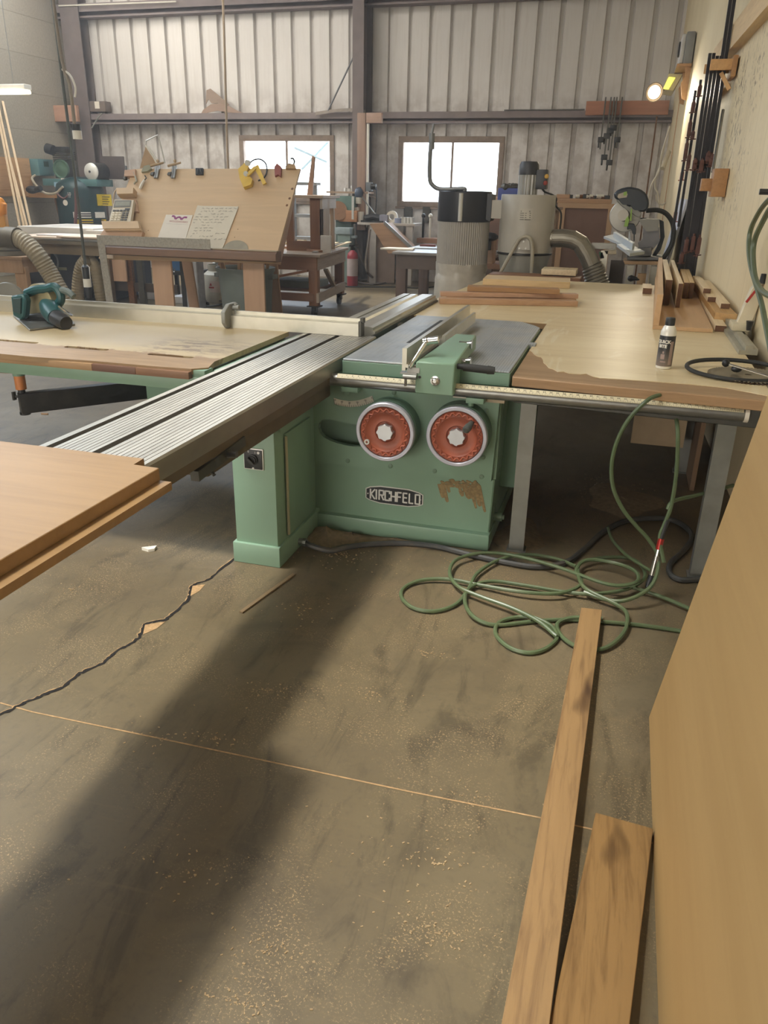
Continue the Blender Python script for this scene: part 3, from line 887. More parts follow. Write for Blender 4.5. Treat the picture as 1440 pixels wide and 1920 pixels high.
# leg and swing arm
m = MB(); m.cyl((-3.035, 3.42, .64), (-3.035, 3.42, .84), .032, n=18); m.build('leg_tube', M['green'], cc)
m = MB(); m.cyl((-3.035, 3.42, .565), (-3.035, 3.42, .645), .028, n=16); m.build('leg_collar', M['orange'], cc)
m = MB(); m.cyl((-3.035, 3.42, .43), (-3.035, 3.42, .57), .019, n=14); m.cyl((-3.035, 3.42, .425), (-3.035, 3.42, .44), .028, n=14); m.cyl((-3.06, 3.42, .52), (-3.09, 3.42, .52), .007, n=8); m.bar((-3.09, 3.42, .50), (-3.09, 3.42, .545), .012, .02); m.build('leg_pin', M['blackmetal'], cc)
a = at_z(50, 754, .49); b = at_z(287, 727, .49)
m = MB(); m.bar((-3.045, 3.40, .49), b, .06, .11, b=.006); m.build('swing_arm', M['blackmetal'], cc)
m = MB(); zt_ = at_y(290, 693, b.y - .06).z; m.box(b.x - .01, -1.56, b.y - .06, b.y + .3, .36, zt_, .008); m.cyl((b.x + .06, b.y - .07, zt_ - .06), (b.x + .06, b.y - .055, zt_ - .06), .022, n=12); m.build('arm_bracket', M['green'], cc)
m = MB(); m.tube(curve([at_y(220, 683, 3.8), at_y(240, 700, 3.75), at_y(262, 709, 3.75), at_y(283, 708, 3.8)], 6), .009, 8); m.build('arm_cable', M['rubber'], cc)
# ================================================================= boards and panels in the foreground
MW_cherry = wood('cherry_wood', '9b7b52', '846541', 'x', 16, .42, .5)
zc0 = .8715
cp_ = thing('glued_board', 'glued-up cherry wood panel with stepped tongue edges lying across the sliding table', 'wood panel', (-1.6, 1.2, zc0))
m = MB(); m.box(-1.62, -1.045, .2, 1.652, zc0, zc0 + .022, .0015); m.build('lower_lip', MW_cherry, cp_)
m = MB(); m.prism([(-1.625, .2), (-1.078, .2), (-1.078, 1.652), (-1.155, 1.652), (-1.155, 1.705), (-1.625, 1.705)], 'z', zc0 + .0225, zc0 + .056, .0015); m.build('panel_face', MW_cherry, cp_)

t_ = wood('maple_board_wood', '97784f', '664a30', 'y', 24, .55, .8, True)
def plank(name, label, cat, quad, z0, th, mat, group=None, zb=None):
    """a board lying along the room: quad = four ground points, far-left first, clockwise"""
    c = sum((V((p[0], p[1], 0)) for p in quad), V()) / 4
    zs = zb or [z0] * 4
    m = MB()
    A = [m._v((p[0], p[1], z)) for p, z in zip(quad, zs)]; B = [m._v((p[0], p[1], z + th)) for p, z in zip(quad, zs)]
    fs = [m._f(A), m._f(B[::-1])] + [m._f((A[i], A[(i + 1) % 4], B[(i + 1) % 4], B[i])) for i in range(4)]
    bmesh.ops.bevel(m.bm, geom=list(m.bm.edges), offset=.0015, segments=1, affect='EDGES')
    o = m.build(name, mat, at=(c.x, c.y, min(zs)))
    return tag(o, label, cat, group)
def gz(px, py, z): p = at_z(px, py, z); return (p.x, p.y)
st = MB(); st.box(-.20, .26, .72, .78, 0, .05, .002)
tag(st.build('scrap_stick', wood('scrap_pine', 'c9a573', '9d7748', 'x'), at=(.03, .75, 0)), 'scrap stick lying across the floor under the near ends of the two loose boards', 'wood scrap')
zf, zn = .004, .075
fl_, fr_ = gz(1089, 1145, .026), gz(1128, 1149, .026)
nl, nr = gz(941, 1921, .045), gz(1030, 1921, .045)
def ext(a, b, k): return (a[0] + (b[0] - a[0]) * k, a[1] + (b[1] - a[1]) * k)
plank('long_board', 'long narrow maple board with dark knots lying on the floor toward the coiled hose', 'board',
      [fl_, fr_, ext(fr_, nr, 1.28), ext(fl_, nl, 1.28)], 0, .022, t_, 'loose boards on the floor', [.019, .019, .052, .052])
ob = wood('oak_board_wood', '917043', '604322', 'y', 26, .5, .8, True)
fl_, fr_ = gz(1117, 1522, .026), gz(1225, 1552, .026); nl, nr = gz(1030, 1921, .045), gz(1180, 1921, .045)
plank('short_board', 'wide short oak board with a dark crack lying beside the leaning plywood sheet', 'board',
      [fl_, fr_, ext(fr_, nr, 1.9), ext(fl_, nl, 1.9)], 0, .022, ob, 'loose boards on the floor', [.002, .002, .055, .055])
# big leaning sheet
plym = wood('birch_plywood_face', 'b3915e', 'a07e4d', 'y', 5, .5, .5)
m = MB(); lean = .1385
A = [(.268, .0), (.292, .0), (.292 + lean * 2.44, 2.44), (.268 + lean * 2.44, 2.44)]
m.prism(A, 'y', -.10, 2.29)
tag(m.build('plywood_sheet', plym, at=(.28, 1.1, 0)), 'large tan plywood sheet leaning against the cream wall in front of the table', 'plywood sheet')
# scrap of paper, pencil-thin offcut, litter
m = MB(); p = at_z(281, 1030); rn = random.Random(5)
m.prism([(p.x - .03, p.y - .02), (p.x + .01, p.y - .028), (p.x + .032, p.y - .01), (p.x + .026, p.y + .02), (p.x - .005, p.y + .028)], 'z', .0, .004)
for v in m.bm.verts: v.co.z += .012 * abs(math.sin(v.co.x * 60)) if v.co.z > .002 else 0
tag(m.build('paper_scrap', M['white'], at=(p.x, p.y, 0), smooth=0), 'crumpled white scrap on the floor left of the green pedestal', 'paper scrap')
a, b = at_z(452, 1150), at_z(552, 1078)
m = MB(); m.bar(a + V((0, 0, .005)), b + V((0, 0, .005)), .016, .006)
tag(m.build('wood_offcut', wood('old_offcut', '8a7456', '5f4d36', 'y'), at=a), 'thin dirty wood strip lying on the floor in front of the saw cabinet', 'wood strip')

# ================================================================= outfeed table
of = thing('outfeed_table', 'large plywood outfeed table with a torn pale veneer top around the iron saw table', 'table', (-.1, 5.4, 0))
edge = [(-.402, 3.375), (.64, 3.30), (.655, 5.2), (.655, 7.46), (-1.17, 7.46), (-1.29, 5.75), (-1.29, 4.90), (-.402, 4.90)]
m = MB(); m.prism(edge, 'z', .826, .857, .002)
tw = wood('worn_ply_core', 'a08260', '7c6040', 'x', 15, .6, .6)
m.build('table_top', tw, of)
lam = [gz(x, y, .859) for x, y in ((992, 657), (997, 659), (1001, 664), (1007, 668), (1015, 670), (1018, 674), (1019, 680), (1024, 684), (1029, 690), (1037, 692), (1046, 697), (1058, 697), (1067, 700), (1078, 701), (1090, 702), (1100, 701), (1112, 706), (1126, 709), (1160, 711), (1220, 715), (1300, 721), (1360, 727))]
lam2 = [(-.402, 4.14)] + [lam[0]]
lo = [(-.401, lam[0][1] + .03)] + lam + [(.64, 3.37), (.652, 5.2), (.652, 7.45), (-1.165, 7.45), (-1.285, 5.75), (-1.285, 4.905), (-.401, 4.905)]
t = NT('pale_worn_veneer'); co = t.coord()
base = t.ramp(t.noise(t.coord((.4, 1, 1)), 3, 5, .6), [(.3, lin('cdb88e')), (.5, lin('d8c59d')), (.7, lin('e0d0aa'))])
base = t.mix(t.math('MULTIPLY', t.mask(t.noise(t.coord((.15, 1.6, 1)), 9, 5, .65), .52, .7), .4), base, lin('b5996a'))
base = t.mix(t.math('MULTIPLY', t.mask(t.noise(t.coord((1.6, .3, 1)), 3.2, 4, .6, 1.2), .60, .66), .5), base, lin('e6dcc2'))
MT_ven = t.fin(base, .38)
m = MB(); m.prism(lo, 'z', .8571, .860)
m.build('veneer', MT_ven, of, smooth=0)
m = MB(); m.prism([(-.40, 3.365), (.62, 3.292), (.62, 3.31), (-.40, 3.383)], 'z', .815, .856, .003); m.build('front_lip', wood('front_lip_wood', 'a5835e', '7c5e3e', 'x'), of)
m = MB(); m.prism([(-.39, 3.40), (.60, 3.33), (.60, 3.37), (-.39, 3.44)], 'z', .735, .826, .003); m.box(-1.25, .60, 7.36, 7.4, .74, .826); m.prism([(.57, 3.36), (.60, 3.36), (.62, 7.4), (.59, 7.4)], 'z', .74, .826)
m.build('steel_frame', M['steel_dark'], of)
zleg = plain('galvanised_leg', '8c8c86', .45, .55, .1, 12, '6a6358', .3)
def leg(x, y, w=.07):
    m = MB(); m.box(x - w / 2, x + w / 2, y - .004, y + .004, .0, .826); m.box(x - w / 2, x - w / 2 + .006, y, y + .05, 0, .826); m.box(x - w / 2 - .01, x + w / 2 + .01, y - .02, y + .06, 0, .006)
    m.build('leg', zleg, of)
leg(-.325, 3.44); leg(.50, 3.42, .075); leg(.50, 4.92); leg(.52, 7.2); leg(-1.1, 7.2)
m = MB(); p = at_y(1190, 775, 4.7); q = at_y(1280, 838, 4.7); m.box(p.x, q.x, 4.68, 4.705, q.z, .82); m.build('hanging_board', plain('raw_board', 'b09a7c', .75, 0, .1, 8), of)
m = MB(); m.box(.535, .56, 4.6, 5.6, .0, .65); m.build('side_panel', plain('brown_board', '7d6248', .7, 0, .1, 5), of)

# ----------------------------------------------------------------- things on the outfeed table
ZT_ = .861
def stick(name, label, near, L, w, h, z, mat, group, dx=0.0):
    """square stick running away from the viewer; near = middle of its near end"""
    x, y = near
    m = MB(); m.bar((x, y, z + h / 2), (x + dx, y + L, z + h / 2), w, h, b=.0015)
    o = tag(m.build(name, mat, at=(x, y, z)), label, 'wood stick', group)
    e = MB(); e.box(x - w / 2 + .001, x + w / 2 - .001, y - .0015, y + .001, z + .001, z + h - .001); e.build('end_grain', endg, o)
    return o
endg = plain('dark_end_grain', '6b4d38', .8, 0, .15, 60)
pine = wood('pale_maple_stick', 'd8bd8f', 'b08f5e', 'y', 22)
pine2 = wood('pale_poplar_stick', 'e0cdaa', 'b99c70', 'y', 22)
brn = wood('reddish_fir', 'b59272', '8d684a', 'x', 18)
dk = wood('dark_end_board', '9d7850', '5f4226', 'x', 18)
# L-shaped jig: base board and upright fence
jig = thing('fence_jig', 'tan plywood jig with an upright board standing on the pale outfeed table', 'jig', (.36, 5.6, ZT_))
m = MB(); m.prism([(.212, 4.93), (.545, 4.93), (.60, 8.0), (.30, 8.0)], 'z', ZT_, ZT_ + .022, .001); m.build('base_board', wood('mdf_tan', 'c4a27a', 'b29068', 'y', 10), jig)
m = MB(); m.prism([(.212, 4.93), (.245, 4.93), (.335, 7.9), (.302, 7.9)], 'z', ZT_ + .0225, ZT_ + .20, .001); m.build('upright_board', wood('fir_tan', 'c8a47c', 'ae8a60', 'y', 12), jig)
def nx(px, py, z): p = at_z(px, py, z); return (p.x, p.y)
zb = ZT_ + .0225
# sticks leaning in the jig: pixel of the middle of the near end's foot, width, height, length, base height
SPEC = [(1248, 572, .045, .17, 1.9, zb, pine2, 'pale board on edge just right of the jig upright'),
        (1270, 577, .030, .16, 2.1, zb, pine2, 'thin pale board on edge with a long white top, second from the jig upright'),
        (1283, 560, .036, .115, 1.2, zb, pine, 'short tan stick on edge, third from the jig upright'),
        (1293, 560, .034, .115, 1.25, zb, pine, 'short tan stick on edge, fourth from the jig upright'),
        ]
for px, py, w, h, L, z, mt, lb in SPEC:
    stick('wood_stick', lb, nx(px, py, z), L, w, h, z, mt, 'sticks in the jig', .035)
stick('wood_stick', 'long pale stick lying flat beside the jig, near end dark and closest to the can', nx(1350, 622, ZT_), 2.6, .062, .035, ZT_, pine2, 'sticks in the jig', .03)
rack = MB(); rack.prism([(.575, 5.25), (.70, 5.22), (.655, 7.4), (.575, 7.4)], 'z', ZT_, ZT_ + .075, .002)
tag(rack.build('support_block', wood('rack_block', 'bd9761', '946f41', 'y'), at=(.64, 6.3, ZT_)), 'long tan block at the wall edge of the table carrying three pale sticks', 'wood block')
za = ZT_ + .076
for px, py, L, lb in ((1334, 566, 1.5, 'pale stick with a dark end on the block at the wall, lower left of three'), (1359, 579, 1.5, 'pale stick with a dark end on the block at the wall, nearest to the viewer')):
    x, y = nx(px, py, za); stick('wood_stick', lb, (x, y), L, .055, .032, za, pine2, 'sticks on the wall block', .0)
x, y = nx(1325, 550, za + .033)
stick('wood_stick', 'pale stick lying on top of the other two on the block at the wall', (x, y), .8, .05, .032, za + .033, pine2, 'sticks on the wall block')
x, y = nx(1208, 551, ZT_); stick('wood_stick', 'short stub with a black end left of the jig upright', (x + .02, y), .35, .07, .045, ZT_, pine2, 'sticks in the jig')
# stack of boards at the far left of the table
def cross(label, pl, pr, z, h, d, mat):
    """board lying across the table: near-bottom edge from pixel pl to pixel pr"""
    a, b = at_z(*pl, z), at_z(*pr, z)
    u = (b - a).normalized(); n = V((-u.y, u.x, 0)) * d
    m = MB(); m.prism([(a.x, a.y), (b.x, b.y), (b.x + n.x, b.y + n.y), (a.x + n.x, a.y + n.y)], 'z', z, z + h, .0015)
    return tag(m.build('board', mat, at=(a.x, a.y, z)), label, 'board', 'boards on the outfeed table')
cross('lowest reddish board at the front of the pile on the outfeed table', (824, 570), (1083, 575), ZT_, .036, .10, brn)
cross('second reddish board on the outfeed table, behind the front one', (838, 561), (1080, 566), ZT_, .037, .16, wood('reddish_fir_pale', 'bf9d7e', '977656', 'x', 18))
cross('narrow reddish board lying on top of the front pile on the table', (826, 556), (1084, 560), ZT_ + .038, .030, .08, wood('reddish_fir_warm', 'ba967a', '8f6c50', 'x', 18))
cross('short board with a burnt ragged end on top of the pile', (876, 546), (1049, 552), ZT_ + .070, .032, .13, dk)
cross('pale wide board at the far edge of the outfeed table', (905, 534), (1068, 541), ZT_ , .05, .35, wood('pale_ash', 'd0b58a', 'a88a5c', 'x', 18))
# spray can
cx, cy = .235, 3.79
can = thing('spray_can', 'white spray can with a black cap and dark label on the pale table', 'spray can', (cx, cy, ZT_))
m = MB(); m.lathe([(.033, 0), (.0345, .004), (.0345, .158), (.033, .168), (.026, .186), (.020, .193), (.018, .196)], (cx, cy, ZT_), 'z', 36); m.build('can_body', plain('can_white', 'e4e0d6', .3, .1, .02), can)
t = NT('can_label'); co = t.coord(); x, y, z = t.xyz(co)[:3]
t.fin(t.ramp(t.mask(z, 0, .16), [(.0, lin('8a7a70')), (.35, lin('5f5a58')), (.6, lin('2a2a2c')), (1, lin('222226'))]), .4)
m = MB(); m.lathe([(.0347, .012), (.0351, .013), (.0351, .148), (.0347, .149)], (cx, cy, ZT_), 'z', 40, caps=False); lb_ = m.build('can_label', t.m, can)
m = MB(); m.lathe([(.0195, .192), (.021, .194), (.021, .222), (.018, .227), (0, .228)], (cx, cy, ZT_), 'z', 28); m.build('can_cap', M['black'], can)
def wrap(a0, zz):
    def f(v):
        a = a0 + v.x / .0352; r = .0353 + v.z
        return V((math.cos(a) * r, math.sin(a) * r, zz + v.y))
    return f
MC = Matrix.Translation((cx, cy, ZT_))
for tx, s_, zz, a0 in (('QUICK', .020, .122, -118), ('BITE', .020, .102, -122)):
    letters('label_lettering', [(tx, s_, MC)], M['white'], lb_, bend=wrap(R(a0), zz), bold=.0008)
pk = plain('label_pinkish_panel', 'a08a82', .5)
m = MB()
for a in range(-62, -30, 4):
    for zz in range(2, 13): m.box(0, 0, 0, 0, 0, 0) if 0 else None
aa = [R(a) for a in range(-66, -34, 4)]
for i in range(len(aa) - 1):
    m.poly([(cx + .0353 * math.cos(a), cy + .0353 * math.sin(a), ZT_ + z) for a, z in ((aa[i], .02), (aa[i + 1], .02), (aa[i + 1], .125), (aa[i], .125))])
m.build('label_text_panel', pk, lb_)
m = MB()
for (a0, z0, w, h) in ((-112, .045, .018, .022), (-110, .070, .007, .010), (-105, .03, .024, .006)):
    n = 4
    for i in range(n):
        p0, p1 = R(a0) + (i / n - .5) * w / .035, R(a0) + ((i + 1) / n - .5) * w / .035
        m.poly([(cx + .0354 * math.cos(a), cy + .0354 * math.sin(a), ZT_ + z) for a, z in ((p0, z0), (p1, z0), (p1, z0 + h), (p0, z0 + h))])
m.build('label_picture', pk, lb_)
# saw blades and a rubber loop
bc = at_z(1402, 706, ZT_)
def blade(z, label, rot, mat):
    m = MB(); N = 60; pts = []
    for i in range(N):
        a = 2 * math.pi * i / N + rot
        pts += [(bc.x + .150 * math.cos(a), bc.y + .150 * math.sin(a)), (bc.x + .168 * math.cos(a + .03), bc.y + .168 * math.sin(a + .03)), (bc.x + .166 * math.cos(a + .06), bc.y + .166 * math.sin(a + .06))]
    hole = [(bc.x + .015 * math.cos(-2 * math.pi * k / 16), bc.y + .015 * math.sin(-2 * math.pi * k / 16)) for k in range(16)]
    m.holed(pts, [hole], 'z', z, z + .0035)
    return tag(m.build('saw_disc', mat, at=(bc.x, bc.y, z), smooth=0), label, 'saw blade', 'saw blades on the table')
blade(ZT_ + .0005, 'toothed circular saw blade lying flat on the table, the lower one of two', 0, plain('blade_rusty', '6f5748', .4, .6, .15))
blade(ZT_ + .006, 'toothed circular saw blade lying flat on the table, the upper one of two', .05, plain('blade_steel', '8f8672', .35, .6, .15, 9, '6b5a40', .4))
lp = thing('drive_belt', 'black rubber loop with a ball-ended steel rod lying over the saw blades', 'rubber loop', (bc.x, bc.y, ZT_))
c0 = at_z(1385, 686, ZT_ + .04)
ring = [V((c0.x + .215 * math.cos(a), c0.y + .165 * math.sin(a), ZT_ + .022 + .012 * math.sin(a))) for a in (2 * math.pi * k / 40 for k in range(40))]
m = MB(); m.tube(ring, .0095, 10, True); m.build('loop', M['rubber'], lp)
a, b = at_z(1361, 681, ZT_ + .05), at_z(1420, 699, ZT_ + .03)
m = MB(); m.cyl(a, b + (b - a) * .5, .005, n=10); m.build('rod', M['chrome'], lp)
m = MB(); m.ball(a, .017, 14); m.build('ball_end', M['black'], lp)
m = MB(); m.ball(at_z(1381, 692, ZT_ + .03), .018, 12, 1.3, 1, .8); m.build('clamp_end', M['black'], lp)
# edge guide and routing jig by the wall
tk = thing('clamp_guide', 'grey aluminium guide rail with a pale slotted arm and red lever against the wall', 'clamp guide', (.68, 4.6, ZT_))
m = MB(); m.prism([(.612, ZT_), (.70, ZT_), (.70, ZT_ + .03), (.675, ZT_ + .03), (.675, ZT_ + .045), (.64, ZT_ + .045), (.64, ZT_ + .02), (.612, ZT_ + .02)], 'y', 4.28, 5.7); m.build('guide_rail', plain('grey_green_extrusion', 'a7a391', .5, .3), tk, smooth=0)
m = MB(); a = at_y(1384, 622, 4.85); b = at_y(1416, 540, 5.05)
m.prism([(a.x - .03, ZT_ + .05), (a.x + .05, ZT_ + .05), (a.x + .085, ZT_ + .25), (a.x + .055, ZT_ + .31), (a.x + .02, ZT_ + .27)], 'y', 4.80, 4.86, .004); m.build('slotted_arm', plain('pale_arm', 'cfc5ac', .5), tk)
m = MB(); m.box(a.x - .05, a.x + .045, 4.74, 4.92, ZT_ + .045, ZT_ + .085, .01); m.build('shoe', plain('pale_shoe', 'c2b89d', .5), tk)
m = MB(); m.bar((a.x + .0, 4.76, ZT_ + .20), (a.x + .05, 4.76, ZT_ + .29), .012, .012); m.build('red_lever', plain('red_plastic', 'a02c22', .4), tk)
m = MB(); m.cyl((a.x + .03, 4.70, ZT_ + .06), (a.x + .03, 4.70, ZT_ + .11), .012, .02, 12); m.cyl((a.x + .068, 4.79, ZT_ + .30), (a.x + .068, 4.79, ZT_ + .35), .02, .016, 12); m.build('black_knob', M['black'], tk)

# ----------------------------------------------------------------- cables and hoses on the floor
pc = curve([(-1.29, 3.14, .035), (-1.25, 3.12, .03)] + [V((p.x, p.y, .014)) for p in (at_z(*q, .014) for q in ((620, 1032), (655, 1025), (700, 1020), (760, 1019), (820, 1025), (880, 1040), (950, 1055), (1010, 1063), (1060, 1055), (1095, 1030), (1130, 998), (1170, 978), (1215, 972), (1260, 975), (1290, 992), (1297, 1010), (1280, 1035), (1258, 1055), (1256, 1075), (1275, 1087), (1310, 1086)))], 6)
m = MB(); m.tube(pc, .0135, 8)
tag(m.build('power_cable', plain('cable_grey_black', '3f3f3d', .55, 0, .12, 20, '6b5c46', .4), at=(-1.29, 3.14, 0)), 'thick black power cable running from the green pedestal across the sawdust', 'power cable')
hm = plain('green_air_hose', '566546', .38, 0, .08, 20, '7a7450', .2)
ah = thing('air_hose', 'thin green air hose coiled on the floor and looped over the fence rail', 'air hose', (.0, 3.0, 0))
rn = random.Random(11)
def gp(px, py, z=.01): return at_z(px, py, z)
path = [gp(1300, 1190), gp(1275, 1183), gp(1200, 1172), gp(1130, 1166), gp(1060, 1162), gp(1000, 1165), gp(930, 1172), gp(890, 1158, .02), gp(872, 1130, .02), gp(880, 1103, .02), gp(920, 1090, .02), gp(980, 1097, .02), gp(1060, 1110, .02), gp(1120, 1113, .03), gp(1180, 1103, .03), gp(1210, 1080, .03), gp(1190, 1050, .03), gp(1140, 1045, .03), gp(1090, 1055, .03), gp(1085, 1080, .04), gp(1100, 1105, .04), gp(1150, 1130, .03), gp(1175, 1150, .03), gp(1170, 1185, .02), gp(1135, 1215, .015), gp(1090, 1215, .015), gp(1055, 1195, .015), gp(1045, 1170, .015), gp(1075, 1158, .02), gp(1130, 1160, .03)]
path2 = [gp(1040, 1190), gp(1043, 1200), gp(1020, 1218), gp(990, 1224), gp(955, 1214), gp(930, 1190), gp(935, 1168), gp(965, 1158), gp(1000, 1158, .02), gp(1035, 1175, .02), gp(1043, 1192, .02), gp(1010, 1165, .03), gp(960, 1140, .03), gp(900, 1118, .03), gp(860, 1100, .03), gp(843, 1075, .03), gp(855, 1050, .03), gp(895, 1038, .03), gp(940, 1038, .03), gp(1000, 1050, .04), gp(1060, 1068, .04), gp(1120, 1090, .05), gp(1160, 1098, .05), gp(1195, 1090, .06), gp(1190, 1070, .06), gp(1150, 1055, .05), gp(1100, 1050, .05), gp(1080, 1070, .04), gp(1090, 1095, .03), gp(1050, 1112, .03), gp(980, 1110, .03), gp(900, 1097, .02), gp(840, 1086, .02), gp(790, 1088, .015), gp(758, 1102), gp(753, 1120), gp(775, 1140), gp(815, 1146), gp(855, 1133), gp(878, 1105, .02), gp(895, 1075, .02), gp(935, 1050, .02), gp(985, 1040, .02), gp(1040, 1047, .02), gp(1080, 1062, .02)]
for P, nm in ((path, 'coil'), (path2, 'coil')):
    m = MB(); m.tube(curve(P, 7), .0085, 8); m.build('hose_coil', hm, ah)
# the loop that hangs over the rail
Lp = [at_y(1222, 1080, 3.22), at_y(1245, 1055, 3.16), at_y(1237, 1010, 3.2), at_y(1245, 985, 3.22), at_y(1258, 950, 3.24), at_y(1268, 890, 3.26), at_y(1271, 820, 3.28), at_y(1268, 785, 3.36), at_y(1262, 760, 3.42), at_y(1250, 743, 3.38), at_y(1236, 741, 3.32), at_y(1212, 752, 3.27), at_y(1180, 785, 3.25), at_y(1158, 825, 3.24), at_y(1147, 870, 3.23), at_y(1150, 915, 3.22), at_y(1168, 955, 3.22), at_y(1192, 985, 3.22), at_y(1215, 1010, 3.22), at_y(1233, 1040, 3.2), at_y(1232, 1075, 3.14), at_y(1215, 1105, 3.08), at_y(1175, 1125, 3.02), gp(1140, 1125, .03), gp(1095, 1110, .03)]
m = MB(); m.tube(curve(Lp[1:], 7), .0085, 8); m.build('hanging_loop', hm, ah)
m = MB(); m.tube(curve([at_y(1252, 955, 3.24), at_y(1262, 940, 3.26), at_y(1300, 930, 3.4), at_y(1340, 920, 3.5), at_y(1375, 910, 3.6)], 6), .0085, 8); m.build('wall_line', hm, ah)
m = MB(); m.tube(curve([gp(1140, 990, .05), gp(1150, 1015, .05), gp(1180, 1045, .06), gp(1220, 1070, .06)], 6), .0075, 8); m.tube(curve([gp(1180, 1100, .03), gp(1230, 1115, .02), gp(1295, 1142, .02)], 6), .0085, 8); m.build('hose_tail', hm, ah)
a, b = at_y(1251, 975, 3.23), at_y(1240, 1010, 3.2)
m = MB(); m.cyl(a, b, .012, .010, 12); m.build('hose_guard', M['black'], ah)
c = at_y(1235, 1030, 3.19); m = MB(); m.cyl(b, c, .013, n=12); m.build('red_coupling', plain('red_anodised', 'a3271f', .35, .4), ah)
d = at_y(1222, 1080, 3.17); e = at_y(1214, 1102, 3.14)
m = MB(); m.cyl(c, c.lerp(d, .25), .009, n=10); m.cyl(c.lerp(d, .25), d, .013, n=14); m.build('quick_connector', M['chrome'], ah)
m = MB(); m.cyl(d, e, .014, .011, 12); m.build('connector_tip', M['black'], ah)

# ----------------------------------------------------------------- sawdust drifts
def drift(name, label, spots, mat, seed):
    rn = random.Random(seed); m = MB()
    for (cx, cy, rx, ry, h) in spots:
        n, k = 18, 5
        rings = []
        for j in range(k + 1):
            f = j / k
            rings.append([m._v((cx + rx * f * math.cos(a) * (1 + .25 * math.sin(3 * a + cx * 9)) , cy + ry * f * math.sin(a) * (1 + .2 * math.cos(4 * a + cy * 7)), max(0.0003, h * (1 - f) ** 1.4 * rn.uniform(.7, 1.2)) if j < k else .0003)) for a in (2 * math.pi * i / n for i in range(n))])
        for j in range(k):
            for i in range(n): m._f((rings[j][i], rings[j + 1][i], rings[j + 1][(i + 1) % n], rings[j][(i + 1) % n]))
        m._f(rings[0])
    o = m.build(name, mat, at=(spots[0][0], spots[0][1], 0), smooth=3)
    return tag(o, label, 'sawdust', kind='stuff')
dm = plain('sawdust_drift', '857359', .95, 0, .22, 45, bump=.6)
drift('sawdust', 'low drifts of brown sawdust along the foot of the green saw', [(-1.25, 3.31, .15, .12, .05), (-1.12, 3.33, .16, .07, .03), (-.9, 3.36, .2, .05, .018), (-.33, 3.62, .12, .22, .03), (.15, 4.3, .2, .25, .02)], dm, 2)
m = MB(); rn = random.Random(21)
def chips(cx, cy, rx, ry, n, s0=.001, s1=.0036):
    for _ in range(int(n * .7)):
        a = rn.uniform(0, 6.283); r = abs(rn.gauss(0, .55))
        x, y = cx + rx * r * math.cos(a), cy + ry * r * math.sin(a)
        s = rn.uniform(s0, s1); b = rn.uniform(0, 3.14)
        m.bar((x, y, s * .3), (x + math.cos(b) * s * 2, y + math.sin(b) * s * 2, s * .3), s, s * .5)
for q in (((300, 1385), .10, .10, 50), ((400, 1385), .12, .05, 70), ((500, 1295), .2, .06, 80), ((800, 1225), .12, .04, 70), ((700, 1300), .15, .05, 60), ((860, 1490), .2, .1, 60), ((820, 1620), .3, .14, 150), ((820, 1750), .25, .1, 150), ((640, 1040), .35, .2, 220), ((900, 1060), .4, .2, 160), ((1120, 900), .4, .5, 200), ((130, 1105), .12, .12, 60), ((560, 1140), .3, .2, 90), ((360, 1640), .25, .15, 80), ((500, 1780), .25, .1, 60), ((440, 1880), .2, .05, 60)):
    p = at_z(*q[0]); chips(p.x, p.y, *q[1:])
tag(m.build('wood_chips', plain('wood_chip', 'a38c68', .9, 0, .2, 30), at=(0, 2, 0), smooth=0), 'pale wood chips and shavings strewn over the concrete floor', 'wood chips', kind='stuff')
# ================================================================= tilted drafting stand
es = thing('drafting_stand', 'big tilted tan drafting board on a plank stand with papers and tools on it', 'drafting board', (-5.5, 8.81, 0))
mdf = wood('mdf_board', 'c9ad88', 'be9f78', 'x', 6, .6, .3)
mdf2 = wood('mdf_legs', 'bd9c80', 'a98567', 'z', 9, .6, .4)
P0 = at_y(185, 482, 8.61); P1 = at_y(515, 490, 8.61); P2 = at_y(563, 315, 9.33); P3 = at_y(250, 318, 9.33)
BN = (P1 - P0).cross(P3 - P0).normalized()
if BN.y > 0: BN = -BN                       # towards the viewer
BX = (P1 - P0).normalized(); BU = BN.cross(BX); BU = BU if BU.z > 0 else -BU
def onb(px, py, lift=0.0):                  # point of the board surface seen at a pixel
    d = _ray(px, py); t = (P0 - CAM).dot(BN) / d.dot(BN)
    return CAM + d * t + BN * lift
def BM(px, py, lift=0.0, rot=0.0):          # local frame on the board: x right, y up the board, z off it
    o = onb(px, py, lift)
    return Matrix(((BX.x, BU.x, BN.x, o.x), (BX.y, BU.y, BN.y, o.y), (BX.z, BU.z, BN.z, o.z), (0, 0, 0, 1))) @ Matrix.Rotation(R(rot), 4, 'Z')
def slab(m, pts, lift, th):
    A = [m._v(onb(x, y, lift)) for x, y in pts]; B = [m._v(onb(x, y, lift + th)) for x, y in pts]
    m._f(A); m._f(B[::-1])
    for i in range(len(pts)):
        j = (i + 1) % len(pts); m._f((A[i], A[j], B[j], B[i]))
    return m
m = MB(); slab(m, [(185, 484), (515, 492), (563, 316), (250, 317)], -.028, .028); bd = m.build('drawing_board', mdf, es)
for px, py in ((548, 354), (543, 372), (538, 385), (333, 415), (278, 432), (446, 430), (440, 445)):
    m = MB(BM(px, py, .0004)); m.lathe([(.0, .0), (.016 if px > 500 else .006, .0)], (0, 0, 0), 'z', 12, caps=False); m.build('peg_hole', M['rust'], bd)
